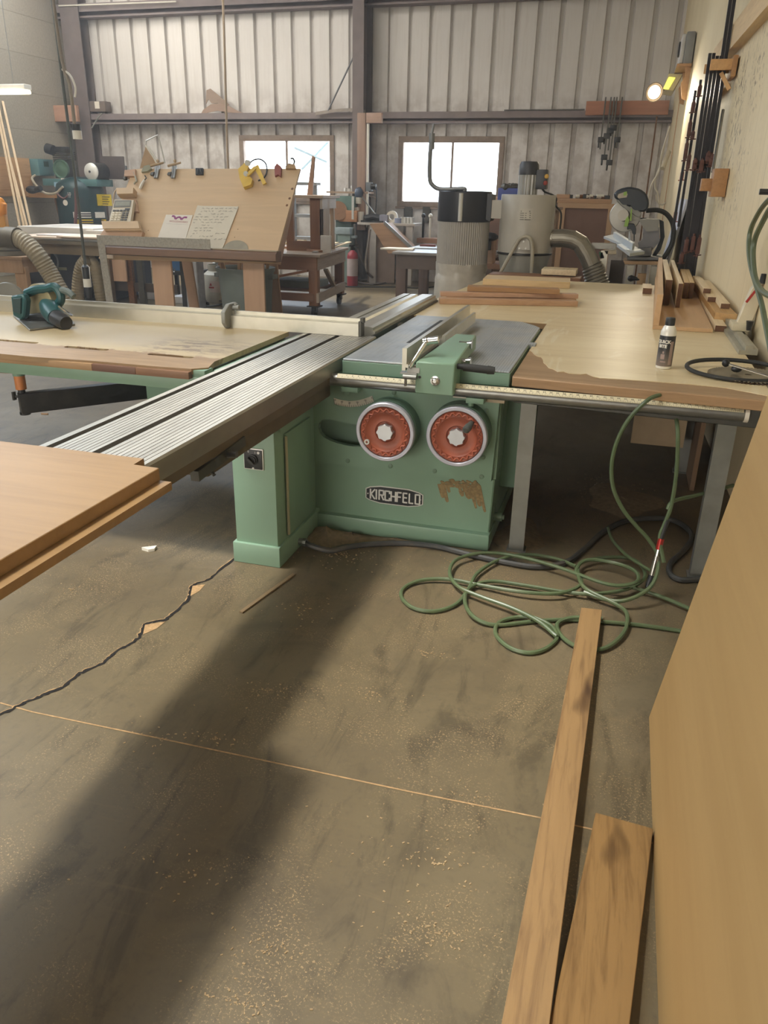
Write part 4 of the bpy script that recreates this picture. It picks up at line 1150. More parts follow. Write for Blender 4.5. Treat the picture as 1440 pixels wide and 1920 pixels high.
# ledge
a, b = at_y(192, 468, 8.47), at_y(517, 483, 8.47)
m = MB(); m.prism([(8.47, a.z - .045), (8.47, a.z + .03), (8.51, a.z + .055), (8.63, a.z + .055), (8.63, a.z - .06), (8.51, a.z - .06)], 'x', a.x, b.x, .003)
m.build('ledge', wood('ledge_walnut', '7b5f4b', '5d4434', 'x', 14), es)
m = MB(); m.box(a.x + .02, b.x, 8.5, 8.57, a.z + .054, a.z + .064); m.build('ledge_dust', plain('grey_dust_strip', 'aa9c84', .9), es)
LZ = a.z + .065
# legs
for x0, x1, nm in ((278, 323, 0), (445, 489, 0)):
    p, q = at_y(x0 + 15, 583, 8.66), at_y(x1 + 8, 590, 8.66); w = (q.x - p.x)
    m = MB(); m.box(p.x, p.x + .262, 8.65, 8.685, 0, .86, .003); m.build('front_leg', mdf2, es)
    m = MB(); m.box(p.x + .02, p.x + .05, 8.69, 9.61, .0, .06); m.bar((p.x + .0, 9.61, .0), (p.x + .0, 9.36, 1.4), .03, .14, (1, 0, 0)); m.build('rear_leg', mdf2, es)
m = MB(); m.prism([(8.64, .79), (8.94, .74), (9.44, 1.48), (9.30, 1.55)], 'x', P1.x - .10, P1.x - .07); m.build('side_brace', mdf2, es)

# framing square hooked over the ledge
sq = plain('galvanised_square', 'a7a398', .5, .5, .18, 40, '8b6a45', .25)
a2, b2 = at_y(186, 462, 8.46), at_y(396, 466, 8.46)
m = MB(); p, q = at_y(183, 453, 8.455), at_y(395, 470, 8.455); m.box(p.x, q.x, 8.45, 8.456, LZ - .01, LZ + .10)
c0, c1 = at_y(183, 460, 8.45), at_y(204, 577, 8.45)
m.prism([(c0.x, LZ + .10), (c0.x + .10, LZ - .01), (c1.x + .085, .03), (c1.x - .015, .03)], 'y', 8.448, 8.455)
tag(m.build('framing_square', sq, at=(p.x, 8.45, .03), smooth=0), 'big speckled grey framing square hung over the left end of the drafting board ledge', 'framing square')
# papers
pm_ = MB(); slab(pm_, [(294, 453), (347, 453), (362, 404), (312, 403)], .001, .006)
np_ = thing('note_pad', 'white note pad with a purple W logo on the drafting board', 'note pad', tuple(onb(325, 453)))
pm_.build('pad', M['paper'], np_, smooth=0)
pur = plain('logo_purple', '8c3d74', .6); red_i = plain('logo_text', 'a0605a', .6)
wv = [V((-.115, .03)), V((-.075, .03)), V((-.05, -.005)), V((-.03, .02)), V((.0, .02)), V((.03, -.005)), V((.055, .03)), V((.115, .03))]
m = MB(BM(336, 411, .0078, -4))
lo_ = [(-.105, .03), (-.07, .03), (-.045, -.008), (-.02, .022), (.012, .022), (.038, -.008), (.06, .026), (.105, .026)]
for (x0, y0), (x1, y1) in zip(lo_, lo_[1:]): m.bar((x0, y0, 0), (x1, y1, 0), .024, .0008, (0, 0, 1))
m.build('pad_logo', pur, np_, smooth=0)
letters('pad_lettering', [('WOODWORKS', .036, BM(335, 416.5, .0075, -3))], red_i, np_)
m = MB(BM(333, 421, .0074, -2)); m.box(-.15, .15, -.0012, .0012, 0, .0004); m.build('pad_rule', plain('grey_rule', 'a89f98', .7), np_)
hs_ = thing('paper_sheet', 'handwritten sheet of paper with a bent corner beside the note pad', 'paper sheet', tuple(onb(400, 468)))
m = MB(); slab(m, [(348, 452), (393, 455), (394, 468), (417, 469), (448, 388), (381, 387), (371, 386)], .0085, .002); m.build('sheet', plain('sheet_cream', 'd3cbb8', .8, 0, .03), hs_, smooth=0)
m = MB(); rn = random.Random(4)
for r, (x0, x1) in enumerate(((380, 444), (378, 438), (373, 418), (369, 425), (366, 432), (366, 420), (372, 402), (370, 402), (369, 395), (367, 430), (364, 408), (360, 430))):
    y = 392 + r * 5.2
    x = x0
    while x < x1:
        L = rn.uniform(3, 9)
        if rn.random() < .86:
            pts = []
            n = max(3, int(L * 1.2))
            for i in range(n): pts.append(onb(x + L * i / n - r * .6, y + rn.uniform(-1.1, 1.1), .0112))
            m.tube(pts, .0016, 4)
        x += L + rn.uniform(1.5, 3)
m.build('handwriting', plain('pencil_grey', '6b6660', .8), hs_, smooth=0)
# protractor
m = MB(BM(441, 470, .004)); pts = [(.165 * math.cos(a), .165 * math.sin(a) * .8) for a in (math.pi * k / 20 for k in range(21))]; m.prism(pts, 'z', 0, .004)
tag(m.build('protractor', plain('clear_grey_plastic', '9c9684', .35), at=onb(441, 470), smooth=.5), 'grey half-round protractor standing on the ledge right of the handwritten sheet', 'protractor')
# calculator and its shelf
cs = thing('calculator_shelf', 'small tan two-tier wooden shelf at the left edge of the drafting board', 'shelf', tuple(onb(228, 452)))
m = MB(); slab(m, [(188, 452), (268, 452), (272, 438), (198, 436)], 0, .05); slab(m, [(196, 438), (264, 440), (300, 330), (250, 330)], 0, .012) if 0 else None
m.build('lower_rail', mdf2, cs)
m = MB(); slab(m, [(199, 424), (267, 424), (270, 438), (202, 438)], .05, .055); slab(m, [(201, 434), (270, 434), (271, 440), (204, 440)], .03, .06); m.build('tray', mdf, cs)
m = MB(); slab(m, [(226, 378), (258, 378), (262, 400), (220, 400)], 0, .04); m.build('backing', mdf2, cs)
m = MB(); slab(m, [(227, 363), (259, 362), (258, 373), (228, 374)], .02, .09); m.build('top_rail', mdf, cs)
m = MB(); m.tube(curve([onb(232, 362, .02), onb(222, 358, .03), onb(216, 368, .03), onb(214, 390, .02), onb(217, 408, .01)], 6), .009, 7); m.build('bent_cane', plain('pale_cane', 'b7a284', .6), cs)
cl = thing('calculator', 'cream desk calculator with grey display propped on the small shelf', 'calculator', tuple(onb(236, 424)))
m = MB(); slab(m, [(213, 425), (253, 425), (259, 385), (224, 384)], .055, .05); m.build('body', plain('calculator_cream', 'd0c6b0', .5, 0, .03), cl)
m = MB(); slab(m, [(222, 399), (253, 398), (255, 386), (225, 386)], .105, .006); m.build('display_bezel', plain('bezel_grey', '6f6d66', .4), cl)
m = MB(); slab(m, [(225, 396.5), (252, 396), (253, 388.5), (226.5, 388.5)], .111, .002); m.build('display', plain('lcd_grey', '9a9a8c', .25), cl)
m = MB(); slab(m, [(243, 403), (252, 403), (252.5, 400.5), (243.5, 400.5)], .105, .004); m.build('solar_strip', M['black'], cl)
kd, kl = plain('key_dark', '4e4c46', .5), plain('key_cream', 'ddd3bb', .5)
for r in range(5):
    for c in range(5):
        x = 221 + c * 6.3 - r * 1.1; y = 406.5 + r * 4.2
        dk_ = r == 0 or c >= 3
        m = MB(); slab(m, [(x, y), (x + 4.6, y), (x + 5, y - 2.6), (x + .5, y - 2.6)], .105, .010); m.build('key', kd if dk_ else kl, cl)
# small tools
def tool(name, label, cat, anchor, parts, group=None):
    o = thing(name, label, cat, tuple(onb(*anchor)), 0, group)
    for nm, mat, fn in parts:
        m = MB(); fn(m); m.build(nm, mat, o)
    return o
tool('binder_clip', 'black binder clip on the top edge of the drafting board', 'binder clip', (375, 322), [
    ('clip_body', M['black'], lambda m: (slab(m, [(368, 329), (382, 329), (382, 317), (368, 317)], 0, .02))),
    ('wire_arm', M['steel'], lambda m: m.tube([onb(371, 328, .025), onb(373, 319, .03), onb(377, 319, .03), onb(380, 328, .025)], .004, 6))])
yel = plain('yellow_clamp', 'd9b548', .5, 0, .08)
tool('band_clamp', 'yellow band clamp with a black strap loop hanging at the upper right of the board', 'band clamp', (475, 330), [
    ('clamp_body', yel, lambda m: slab(m, [(450, 323), (462, 312), (470, 318), (466, 330), (477, 342), (474, 352), (460, 357), (453, 340)], .01, .05)),
    ('crank_arm', yel, lambda m: (slab(m, [(466, 334), (481, 320), (485, 324), (470, 338)], .06, .02), slab(m, [(480, 320), (488, 316), (503, 350), (497, 353)], .05, .02))),
    ('ratchet', M['silver'], lambda m: (m.lathe([(.035, 0), (.035, .02), (0, .02)], onb(469, 312, .06), 'y', 14), m.lathe([(.03, 0), (.03, .015), (.0, .015)], onb(466, 333, .07), 'y', 14))),
    ('strap', M['rubber'], lambda m: m.tube(curve([onb(470, 309, .03), onb(478, 303, .03), onb(490, 302, .03), onb(500, 310, .03), onb(502, 324, .03), onb(497, 336, .03), onb(486, 342, .03)], 6), .009, 6))])
tool('marking_gauge', 'red painted tool hanging on the top edge right of the yellow band clamp', 'gauge', (522, 322), [('gauge_head', plain('dull_red', '8f4a3a', .6), lambda m: (slab(m, [(516, 316), (521, 309), (529, 316), (528, 334), (523, 330), (517, 333)], 0, .03)))])
m_ = tool('wire_hook', 'bent metal hook standing on the top right corner of the board', 'hook', (548, 316), [
    ('hook_wire', M['steel_dark'], lambda m: m.tube(curve([onb(537, 316, .02), onb(543, 310, .02), onb(550, 312, .02), onb(553, 305, .02), onb(550, 299, .02), onb(546, 300, .02)], 6), .010, 6)),
    ('hook_foot', M['dust'], lambda m: slab(m, [(537, 319), (556, 319), (554, 311), (541, 311)], 0, .03))])
for i, (x, lb) in enumerate(((291, 'grey spring clamp hanging on the top edge, the one nearer the white knife'), (323, 'grey spring clamp hanging on the top edge, the one nearer the binder clip'))):
    tool('spring_clamp', lb, 'clamp', (x, 320), [
        ('clamp_bar', M['steel'], lambda m, x=x: (slab(m, [(x - 1, 336), (x + 2, 336), (x + 5, 314), (x + 2, 314)], .01, .02), slab(m, [(x + 3, 336), (x + 6, 336), (x + 10, 314), (x + 6, 314)], .01, .02))),
        ('clamp_jaw', M['steel_dark'], lambda m, x=x: slab(m, [(x - 7, 331), (x - 1, 332), (x + 1, 326), (x - 5, 327)], .01, .03)),
        ('dusty_handle', plain('dusty_tan_handle', 'b39a78', .8), lambda m, x=x: (m.cyl(onb(x - 6, 314, .03), onb(x + 18, 308, .03), .016, .012, 8), m.ball(onb(x + 8, 306, .04), .02, 8)))], 'spring clamps on the board')
tool('utility_knife', 'white handled knife hanging below the clamps on the board', 'knife', (270, 350), [
    ('knife_handle', M['white'], lambda m: m.tube([onb(264, 356, .02), onb(267, 350, .025), onb(272, 340, .02)], .018, 8, rad=[.014, .02, .014])),
    ('knife_hook', M['steel_dark'], lambda m: m.tube([onb(272, 340, .02), onb(276, 336, .02), onb(273, 331, .02)], .007, 6))])
tool('dusty_pliers', 'dusty grey pliers hung near the upper left corner of the board', 'pliers', (276, 322), [
    ('pliers_head', plain('dusty_grey_green', '8d8a70', .7), lambda m: slab(m, [(267, 325), (272, 314), (282, 312), (286, 319), (278, 324)], 0, .03)),
    ('pliers_grip', plain('dusty_grey_grip', '9a9580', .7), lambda m: (m.tube([onb(252, 325, .02), onb(256, 335, .02), onb(258, 343, .02)], .012, 6), m.tube([onb(256, 343, .02), onb(253, 347, .02)], .012, 6)))])
tool('end_vise', 'small wooden block clamp fixed on the upper left edge of the board', 'vise', (246, 324), [
    ('vise_block', wood('vise_wood', 'b08a68', '8a6446', 'x'), lambda m: slab(m, [(235, 333), (256, 333), (256, 320), (236, 322)], -.03, .06)),
    ('vise_screw', M['steel_dark'], lambda m: (m.cyl(onb(236, 312, 0), onb(237, 337, 0), .014, n=8), m.ball(onb(236, 337, .02), .025, 8)))])
# clear drafting triangle with a white bent rod on the top edge
tri = thing('drafting_triangle', 'tall amber drafting triangle propped above the upper left edge of the board', 'drafting triangle', tuple(at_y(270, 315, 9.35)))
def tz(px, py, yy=9.37): return at_y(px, py, yy)
m = MB(); A = [tz(262, 316), tz(296, 309), tz(274, 271)]; B = [p + V((0, .006, 0)) for p in A]
va = [m._v(p) for p in A]; vb = [m._v(p) for p in B]; m._f(va); m._f(vb[::-1])
for i in range(3): m._f((va[i], va[(i + 1) % 3], vb[(i + 1) % 3], vb[i]))
m.build('triangle_sheet', plain('amber_acrylic', 'b59a7a', .3), tri, smooth=0)
m = MB(); m.tube([tz(273, 272), tz(286, 292), tz(296, 310)], .011, 6); m.tube([tz(278, 274), tz(290, 292), tz(299, 308)], .006, 6); m.build('white_edge', M['white'], tri)
m = MB(); m.tube([tz(273, 272), tz(274, 264), tz(296, 253), tz(302, 275), tz(309, 306)], .009, 6); m.build('bent_wire', M['silver'], tri)

# ================================================================= under and behind the drafting stand
# trash can with offcuts
tcx, tcy = at_y(463, 560, 9.14).x, 9.14
tc_ = thing('trash_can', 'grey round trash can full of wood offcuts behind the drafting stand', 'trash can', (tcx, tcy, 0))
m = MB(); m.lathe([(.28, 0), (.29, .02), (.335, .60), (.345, .60), (.345, .63), (.36, .63), (.365, .675), (.345, .675), (.325, .64), (.28, .03), (0, .03)], (tcx, tcy, 0), 'z', 36); m.build('can_body', plain('trash_grey', '6f7874', .5, 0, .06), tc_)
for s in (-1, 1):
    m = MB(); m.box(tcx + s * .365 - .03, tcx + s * .365 + .03, tcy - .08, tcy + .08, .55, .60, .008); m.build('handle', plain('trash_grey_handle', '6a726f', .5), tc_)
rn = random.Random(9)
for i, (dx, dy, tx, h) in enumerate(((-.22, 0, -.35, 1.05), (-.12, .1, -.05, 1.1), (-.05, -.15, .12, 1.08), (.05, .1, -.22, 1.15), (.12, -.1, .05, 1.0), (.2, .05, .35, 1.12), (-.18, -.12, -.28, .98), (.24, -.05, .12, 1.05))):
    mt = (pine, brn, dk, pine2)[i % 4]
    m = MB(); m.bar((tcx + dx * .6, tcy + dy, .05), (tcx + dx + tx * .4, tcy + dy, h * .86), rn.uniform(.03, .09), .02)
    tag(m.build('wood_offcut', mt, at=(tcx + dx * .6, tcy + dy, .05)), 'one of the narrow wood offcuts sticking up out of the grey trash can', 'wood offcut', 'offcuts in the trash can')
# propane cylinder
gx, gy = -5.55, 10.45
pt = thing('propane_tank', 'pale grey propane tank with valve under the drafting board', 'gas tank', (gx, gy, 0))
m = MB(); m.lathe([(.15, 0), (.15, .04), (.175, .05), (.215, .12), (.22, .18), (.22, .36), (.20, .43), (.14, .475), (.05, .49), (0, .49)], (gx, gy, 0), 'z', 32); m.build('tank_body', plain('tank_grey', 'b9b3a2', .45, 0, .05), pt)
m = MB(); m.lathe([(.13, .45), (.135, .56), (.125, .56), (.12, .46)], (gx, gy, 0), 'z', 24, caps=False); m.build('collar', plain('tank_grey_collar', 'aaa493', .45), pt)
m = MB(); m.cyl((gx, gy, .48), (gx, gy, .60), .025); m.cyl((gx - .06, gy, .57), (gx + .08, gy, .57), .02); m.cyl((gx, gy, .6), (gx, gy, .63), .04); m.build('valve', M['steel'], pt)
m = MB()
for i in range(6):
    a0, a1 = R(-95 + i * 10), R(-85 + i * 10)
    m.poly([(gx + .2215 * math.cos(a), gy + .2215 * math.sin(a), z) for a, z in ((a0, .2), (a1, .2), (a1, .35), (a0, .35))])
m.build('warning_label', plain('tank_label', 'cdbcb0', .6), pt)
m = MB(); m.prism([(gx - .02, .29), (gx + .02, .29), (gx, .33)], 'y', gy - .2225, gy - .224); m.box(gx - .03, gx + .05, gy - .2225, gy - .224, .255, .275); m.build('label_mark', plain('label_red', 'a33a34', .6), pt)
m = MB(); m.tube(curve([(gx - .15, gy - .1, .03), (gx - .1, gy - .3, .015), (gx + .1, gy - .32, .03), (gx + .32, gy - .2, .10), (gx + .42, gy + .0, .16)], 6), .012, 7); m.build('gas_hose', M['rubber'], pt)
# wrapped upright bundle
wx, wy = -5.72, 9.95
bn = thing('wrapped_bundle', 'tall bundle in blue white plastic standing against the left plank leg', 'bundle', (wx, wy, 0))
m = MB(); m.prism([(wx - .02, wy - .08), (wx + .17, wy - .08), (wx + .18, wy + .1), (wx - .02, wy + .1)], 'z', 0, .86, .01); m.build('plastic_wrap', plain('bluish_plastic', 'b7bcc2', .3, 0, .15, 14), bn)
m = MB(); m.box(wx - .10, wx - .02, wy - .06, wy + .06, 0, .90); m.build('dark_board', M['blackmetal'], bn)
m = MB(); p = at_y(323, 500, wy - .1); m.tube([p, p + V((0, 0, -.06)), p + V((.03, 0, -.07)), p + V((.03, 0, -.02))], .006, 6); m.build('wire_clip', M['chrome'], bn)
# dark trestle and stool legs behind, blue tub
tr = thing('dark_trestle', 'dark steel trestle with two uprights and a low rail behind the left plank leg', 'trestle', (-6.6, 10.2, 0))
for x in (238, 258):
    p, q = at_y(x, 500, 10.0), at_y(x + 5, 578, 10.0)
    m = MB(); m.box(p.x, p.x + .09, 9.97, 10.03, 0, .84); m.build('upright', M['steel_dark'] if x > 240 else M['rust'], tr)
m = MB(); m.box(-7.3, -5.95, 10.0, 10.04, .18, .30); m.build('low_rail', plain('dark_rail', '4a4038', .7), tr)
m = MB(); p, q = at_y(208, 488, 9.9), at_y(240, 528, 9.9); m.box(p.x, q.x, 9.88, 9.91, q.z, p.z + .08, .004)
tag(m.build('hanging_board', mdf2, at=(p.x, 9.9, q.z)), 'tan board hanging under the left end of the drafting stand', 'board')
bx, by = -6.35, 10.9
m = MB(); m.lathe([(.22, .42), (.28, .85), (.29, .85), (.29, .87), (.265, .87), (.2, .44), (0, .44)], (bx, by, 0), 'z', 28)
sd_ = thing('blue_tub', 'blue plastic tub on a dark stool behind the left plank leg', 'tub', (bx, by, .42)); m.build('tub_body', plain('tub_blue', '47709e', .5), sd_)
stl = thing('dark_stool', 'dark low stool carrying the blue tub behind the drafting stand', 'stool', (bx, by, 0))
m = MB(); m.box(bx - .3, bx + .3, by - .25, by + .25, .36, .42, .01); m.build('seat', M['blackmetal'], stl)
for sx_ in (-1, 1):
    for sy_ in (-1, 1):
        m = MB(); m.box(bx + sx_ * .25 - .025, bx + sx_ * .25 + .025, by + sy_ * .2 - .025, by + sy_ * .2 + .025, 0, .36); m.build('leg', M['blackmetal'], stl)
for i, (x, y, w, d, h) in enumerate(((-6.95, 10.55, .5, .3, .14), (-6.25, 10.3, .55, .3, .10))):
    m = MB(); m.box(x, x + w, y, y + d, 0.0, h, .01)
    tag(m.build('paper_pack', plain('pack_white', 'c3c3c4', .6), at=(x, y, 0)), ('white paper pack on the floor beyond the speckled square, left of the dark uprights', 'white paper pack on the floor between the dark uprights and the left plank leg')[i], 'paper pack', 'paper packs on the floor')
# ================================================================= left side of the shop
# circular saw on the crosscut table
cx, cy, cz = -3.02, 3.70, .873
cs_ = thing('circular_saw', 'teal handheld circular saw standing on the worn crosscut table', 'circular saw', (cx, cy, cz))
def cq(px, py, dy=0): return at_y(px, py, 3.72 + dy)
m = MB(); A = [at_z(24, 593, .875), at_z(55, 620, .875), at_z(141, 610, .875), at_z(128, 592, .875)]
m.prism([(p.x, p.y) for p in A], 'z', .874, .884, .003); m.build('base_plate', M['steel'], cs_)
m = MB(); o = cq(80, 571, .03); m.lathe([(.105, -.025), (.115, -.02), (.115, .02), (.105, .025), (0, .025)], o, 'y', 32, tilt=Matrix.Rotation(R(-14), 3, 'Z')); m.build('blade_guard', plain('guard_metal', '8f8664', .45, .3, .1, 12), cs_)
m = MB(); a, b = cq(48, 577, -.05), cq(92, 570, .05)
m.prism([(cq(38, 552).x, cq(38, 552).z), (cq(60, 548).x, cq(60, 548).z), (cq(67, 560).x, cq(67, 560).z), (cq(64, 590).x, cq(64, 590).z), (cq(58, 597).x, cq(58, 597).z), (cq(42, 588).x, cq(42, 588).z)], 'y', 3.64, 3.69, .008); m.build('battery_pack', M['teal'], cs_)
m = MB(); m.prism([(cq(44, 556).x, cq(44, 556).z), (cq(60, 555).x, cq(60, 555).z), (cq(59, 585).x, cq(59, 585).z), (cq(44, 580).x, cq(44, 580).z)], 'y', 3.632, 3.645, .003); m.build('battery_face', plain('dark_teal_face', '1d3738', .5), cs_)
m = MB(); m.tube(curve([cq(50, 550), cq(68, 543), cq(88, 541), (cq(102, 538)), cq(112, 548), cq(114, 562), cq(106, 574)], 5), .024, 10); m.build('main_handle', M['teal'], cs_)
m = MB(); m.tube(curve([cq(110, 545), cq(120, 545), cq(130, 549), cq(138, 556)], 5), .018, 10, rad=None); m.build('front_handle', plain('grey_grip', '5f6a66', .5), cs_)
m = MB(); a, b = cq(88, 572, .02), cq(106, 596, -.10); m.tube([a, a.lerp(b, .3), a.lerp(b, .7), b], .05, 18, rad=[.042, .054, .054, .046]); m.build('motor_housing', M['teal'], cs_)
m = MB(); c = cq(122, 605, -.14); m.tube([b, b.lerp(c, .6), c, c + (c - b) * .15], .04, 18, rad=[.044, .042, .04, .036]); m.build('motor_cap', M['black'], cs_)
m = MB(); m.bar(cq(110, 574, -.1), cq(136, 592, -.1), .012, .006); m.build('depth_lever', M['chrome'], cs_)
m = MB(); m.tube(curve([cq(40, 592), cq(55, 596), cq(80, 594), cq(100, 600)], 5), .022, 8); m.build('lower_body', M['black'], cs_)

# stand with a sanding disc at the far left
sw_ = wood('amber_stand_wood', 'a08060', '80603f', 'z', 12)
YS = 9.3
def sp(px, py, y=YS): return at_y(px, py, y)
sd = thing('machine_stand', 'orange brown wooden machine stand with a round grey table at the left edge', 'machine stand', tuple(V((sp(20, 560).x, YS, 0))))
p = sp(44, 500)
m = MB(); m.box(p.x - .75, p.x - .0, YS - .02, YS + .5, sp(30, 512).z, sp(30, 487).z, .006); m.build('apron', sw_, sd)
m = MB(); m.box(p.x - .16, p.x + .02, YS, YS + .08, 0, sp(30, 500).z, .004); m.build('front_leg', sw_, sd)
m = MB(); m.box(p.x - .80, p.x - .66, YS, YS + .08, 0, sp(30, 500).z, .004); m.build('rear_leg', sw_, sd)
m = MB(); m.box(p.x - .8, p.x + .03, YS - .04, YS + .55, sp(30, 487).z, sp(30, 481).z, .004); m.build('top_board', sw_, sd)
c = V((p.x - .42, YS + .25, 0)); z0 = sp(30, 481).z
m = MB(); m.lathe([(.30, z0), (.30, z0 + .06), (.24, z0 + .07), (.24, z0 + .085), (.34, z0 + .09), (.34, z0 + .125), (.33, z0 + .13), (0, z0 + .13)], c, 'z', 36); m.build('round_table', plain('dusty_grey_iron', '8e8878', .6, .3), sd)
o_ = thing('orange_lamp', 'orange plastic bracket lamp rising at the left edge of the room', 'lamp', tuple(sp(2, 430)))
m = MB(); q = sp(2, 385); m.tube([sp(-6, 378), sp(0, 378), sp(6, 384), sp(6, 398), sp(2, 402)], .05, 12); m.ball(q, .08, 12, .9, .6, 1.3); m.build('lamp_head', plain('orange_amber', 'd98b2e', .4), o_)
m = MB(); m.box(sp(3, 410).x - .04, sp(9, 410).x + .02, YS - .03, YS + .04, z0 + .12, sp(3, 400).z, .01); m.build('lamp_post', plain('amber_post', 'c08a45', .5), o_)
# plastic blade guard disc standing behind the crosscut fence
m = MB(); c = at_y(20, 572, 4.6); m.lathe([(.15, -.01), (.155, 0), (.15, .012), (.05, .018), (0, .018)], c, 'y', 32)
tag(m.build('spare_disc', plain('dull_disc', '77756c', .45, .3), at=c), 'grey round disc standing behind the crosscut fence left of the circular saw', 'disc')

# flexible ducts
rub = plain('tan_flex_duct', '8d8168', .55, 0, .08, 14, '6d634f', .3)
def flex(name, label, pts, r, k=14, group=None):
    c = curve(pts, k); rad = []
    # resample evenly so that the ribs are even
    L = [0]
    for a, b in zip(c, c[1:]): L.append(L[-1] + (b - a).length)
    n = int(L[-1] / .020); out = []; j = 0
    for i in range(n + 1):
        s = L[-1] * i / n
        while j < len(L) - 2 and L[j + 1] < s: j += 1
        t = (s - L[j]) / max(L[j + 1] - L[j], 1e-6); out.append(c[j].lerp(c[j + 1], min(1, t))); rad.append(r * (1.0 if i % 2 else .93))
    m = MB(); m.tube(out, r, 18, rad=rad)
    return tag(m.build(name, rub, at=out[0], smooth=.2), label, 'flexible duct', group)
YH = 9.0
du = flex('flexible_duct', 'large ribbed tan duct curving down from the left edge of the room', [sp(30, 446, YH), sp(48, 455, YH), sp(70, 478, YH), sp(92, 510, YH + .05), sp(112, 545, YH + .05), sp(135, 578, YH + .1), sp(150, 600, YH + .1)], .118, 14, 'flexible ducts')
m = MB(); m.cyl(sp(-30, 446, YH), sp(16, 445, YH), .125, n=24); m.cyl(sp(14, 445, YH), sp(34, 447, YH), .135, n=24)
tag(m.build('duct_collar', plain('dark_duct_collar', '5c5546', .5, .2), at=sp(30, 446, YH)), 'smooth dark duct collar at the left edge joined to the large ribbed duct', 'duct collar')
flex('flexible_duct', 'narrow ribbed tan duct, left arm of the arch behind the hanging cord', [sp(163, 486, 9.8), sp(152, 500, 9.8), sp(147, 525, 9.8), sp(146, 550, 9.8), sp(152, 580, 9.8), sp(160, 600, 9.8)], .085, 12, 'flexible ducts')
flex('flexible_duct', 'narrow ribbed tan duct, right arm of the arch beside the speckled square', [sp(166, 484, 9.95), sp(178, 500, 9.9), sp(184, 525, 9.9), sp(188, 550, 9.9), sp(194, 580, 9.9), sp(200, 600, 9.9)], .085, 12, 'flexible ducts')

# work table piled with sheets
wt = thing('work_table', 'low dark work table piled with white sheets left of the drafting board', 'table', (-8.0, 10.6, 0))
m = MB(); m.box(-9.3, -6.75, 9.72, 12.2, .80, .85, .005); m.build('table_top', plain('dark_table_edge', '6f6553', .6, 0, .12, 7), wt)
m = MB(); m.box(-9.3, -6.75, 9.70, 9.73, .852, .875); m.build('steel_edge', M['steel'], wt)
m = MB(); m.box(-9.2, -6.85, 9.80, 9.84, .66, .80); m.build('apron', plain('brown_apron', '7a6a50', .7), wt)
for x in (-9.2, -6.92):
    for y in (9.85, 12.0):
        m = MB(); m.box(x - .04, x + .04, y - .04, y + .04, 0, .80); m.build('leg', plain('brown_leg', '6a5a46', .7), wt)
cb = thing('dark_cabinet', 'dark cabinet with a pale ring on its door under the sheet covered table', 'cabinet', (-7.9, 10.3, 0))
m = MB(); m.box(-8.8, -7.1, 10.2, 11.2, 0.02, .66, .01); m.build('cabinet_body', plain('dark_cabinet_paint', '2f3035', .6, 0, .15, 6), cb)
p = at_y(97, 490, 10.18); m = MB(); m.tube([(p.x + .10 * math.cos(a), 10.19, p.z + .13 * math.sin(a)) for a in (R(-60 + 10 * k) for k in range(22))], .014, 7); m.build('door_ring', M['steel'], cb)
p = at_y(115, 504, 10.18); m = MB(); m.box(p.x - .06, p.x + .08, 10.19, 10.21, p.z - .02, p.z + .02, .004); m.build('name_tag', plain('olive_tag', '7f7a5c', .6), cb)
pw = [plain('sheet_white_a', 'cfcac2', .7, 0, .04), plain('sheet_pinkish', 'c9b6a4', .7, 0, .05), plain('sheet_grey', 'b5b2b0', .7, 0, .04)]
for i, (x0, x1, y0, y1, z, th, k, lb) in enumerate(((-9.25, -7.9, 10.9, 12.1, .851, .10, 0, 'thick stack of white sheets at the back left of the work table'), (-8.7, -7.2, 10.0, 10.8, .851, .022, 1, 'thin pinkish board on the front left of the work table'),
        (-8.0, -6.8, 10.9, 11.9, .851, .075, 0, 'white sheet pile at the back right of the work table beside the calculator shelf'), (-7.8, -6.8, 9.95, 10.6, .875, .020, 1, 'pinkish offcut board on the front right of the work table'), (-8.3, -7.3, 10.15, 10.6, .875, .016, 2, 'grey white sheet lying across the two pinkish boards'))):
    m = MB(); m.prism([(x0, y0), (x1, y0 + .05), (x1 - .03, y1), (x0 + .05, y1 - .04)], 'z', z, z + th, .002)
    tag(m.build('sheet_stack', pw[k], at=(x0, y0, z)), lb, 'sheets', 'sheets on the work table')

# hanging cords
def cord(name, label, top, pts, r, mat, extra):
    o = thing(name, label, 'hanging cable', top)
    m = MB(); m.tube(curve(pts, 5), r, 8); m.build('cable', mat, o)
    for nm, mt, fn in extra:
        m = MB(); fn(m); m.build(nm, mt, o)
    return o
YC = 8.6
def hp(px, py, y=YC): return at_y(px, py, y)
gp_ = plain('dusty_cord', '8c8172', .7)
t0 = hp(165, 540); tx, ty = t0.x, YC
a_ = hp(138, 235)
cord('pendant_cable', 'long dark cord dropping from the ceiling to a black and white plug near the floor', (tx, ty, 5.5), [(tx, ty, 5.5), (tx, ty, 3.2), (tx + .01, ty, 1.6), (tx, ty, .62)], .017, plain('cord_dark_green', '4b4f48', .6, 0, .1), [
    ('plug_body', M['black'], lambda m: (m.lathe([(.03,.26),(.04,.40),(.04,.50),(.045,.50),(.045,.64),(.02,.66)], (tx, ty, 0), 'z', 16))),
    ('plug_band', M['white'], lambda m: m.cyl((tx, ty, .40), (tx, ty, .50), .048, n=14)),
    ('plug_bail', M['silver'], lambda m: m.tube([(tx - .05, ty, .50), (tx - .055, ty, .64), (tx - .03, ty, .66), (tx + .03, ty, .66), (tx + .055, ty, .64), (tx + .05, ty, .50)], .006, 6))])
u0 = hp(146, 262); ux_, uy_ = u0.x, YC
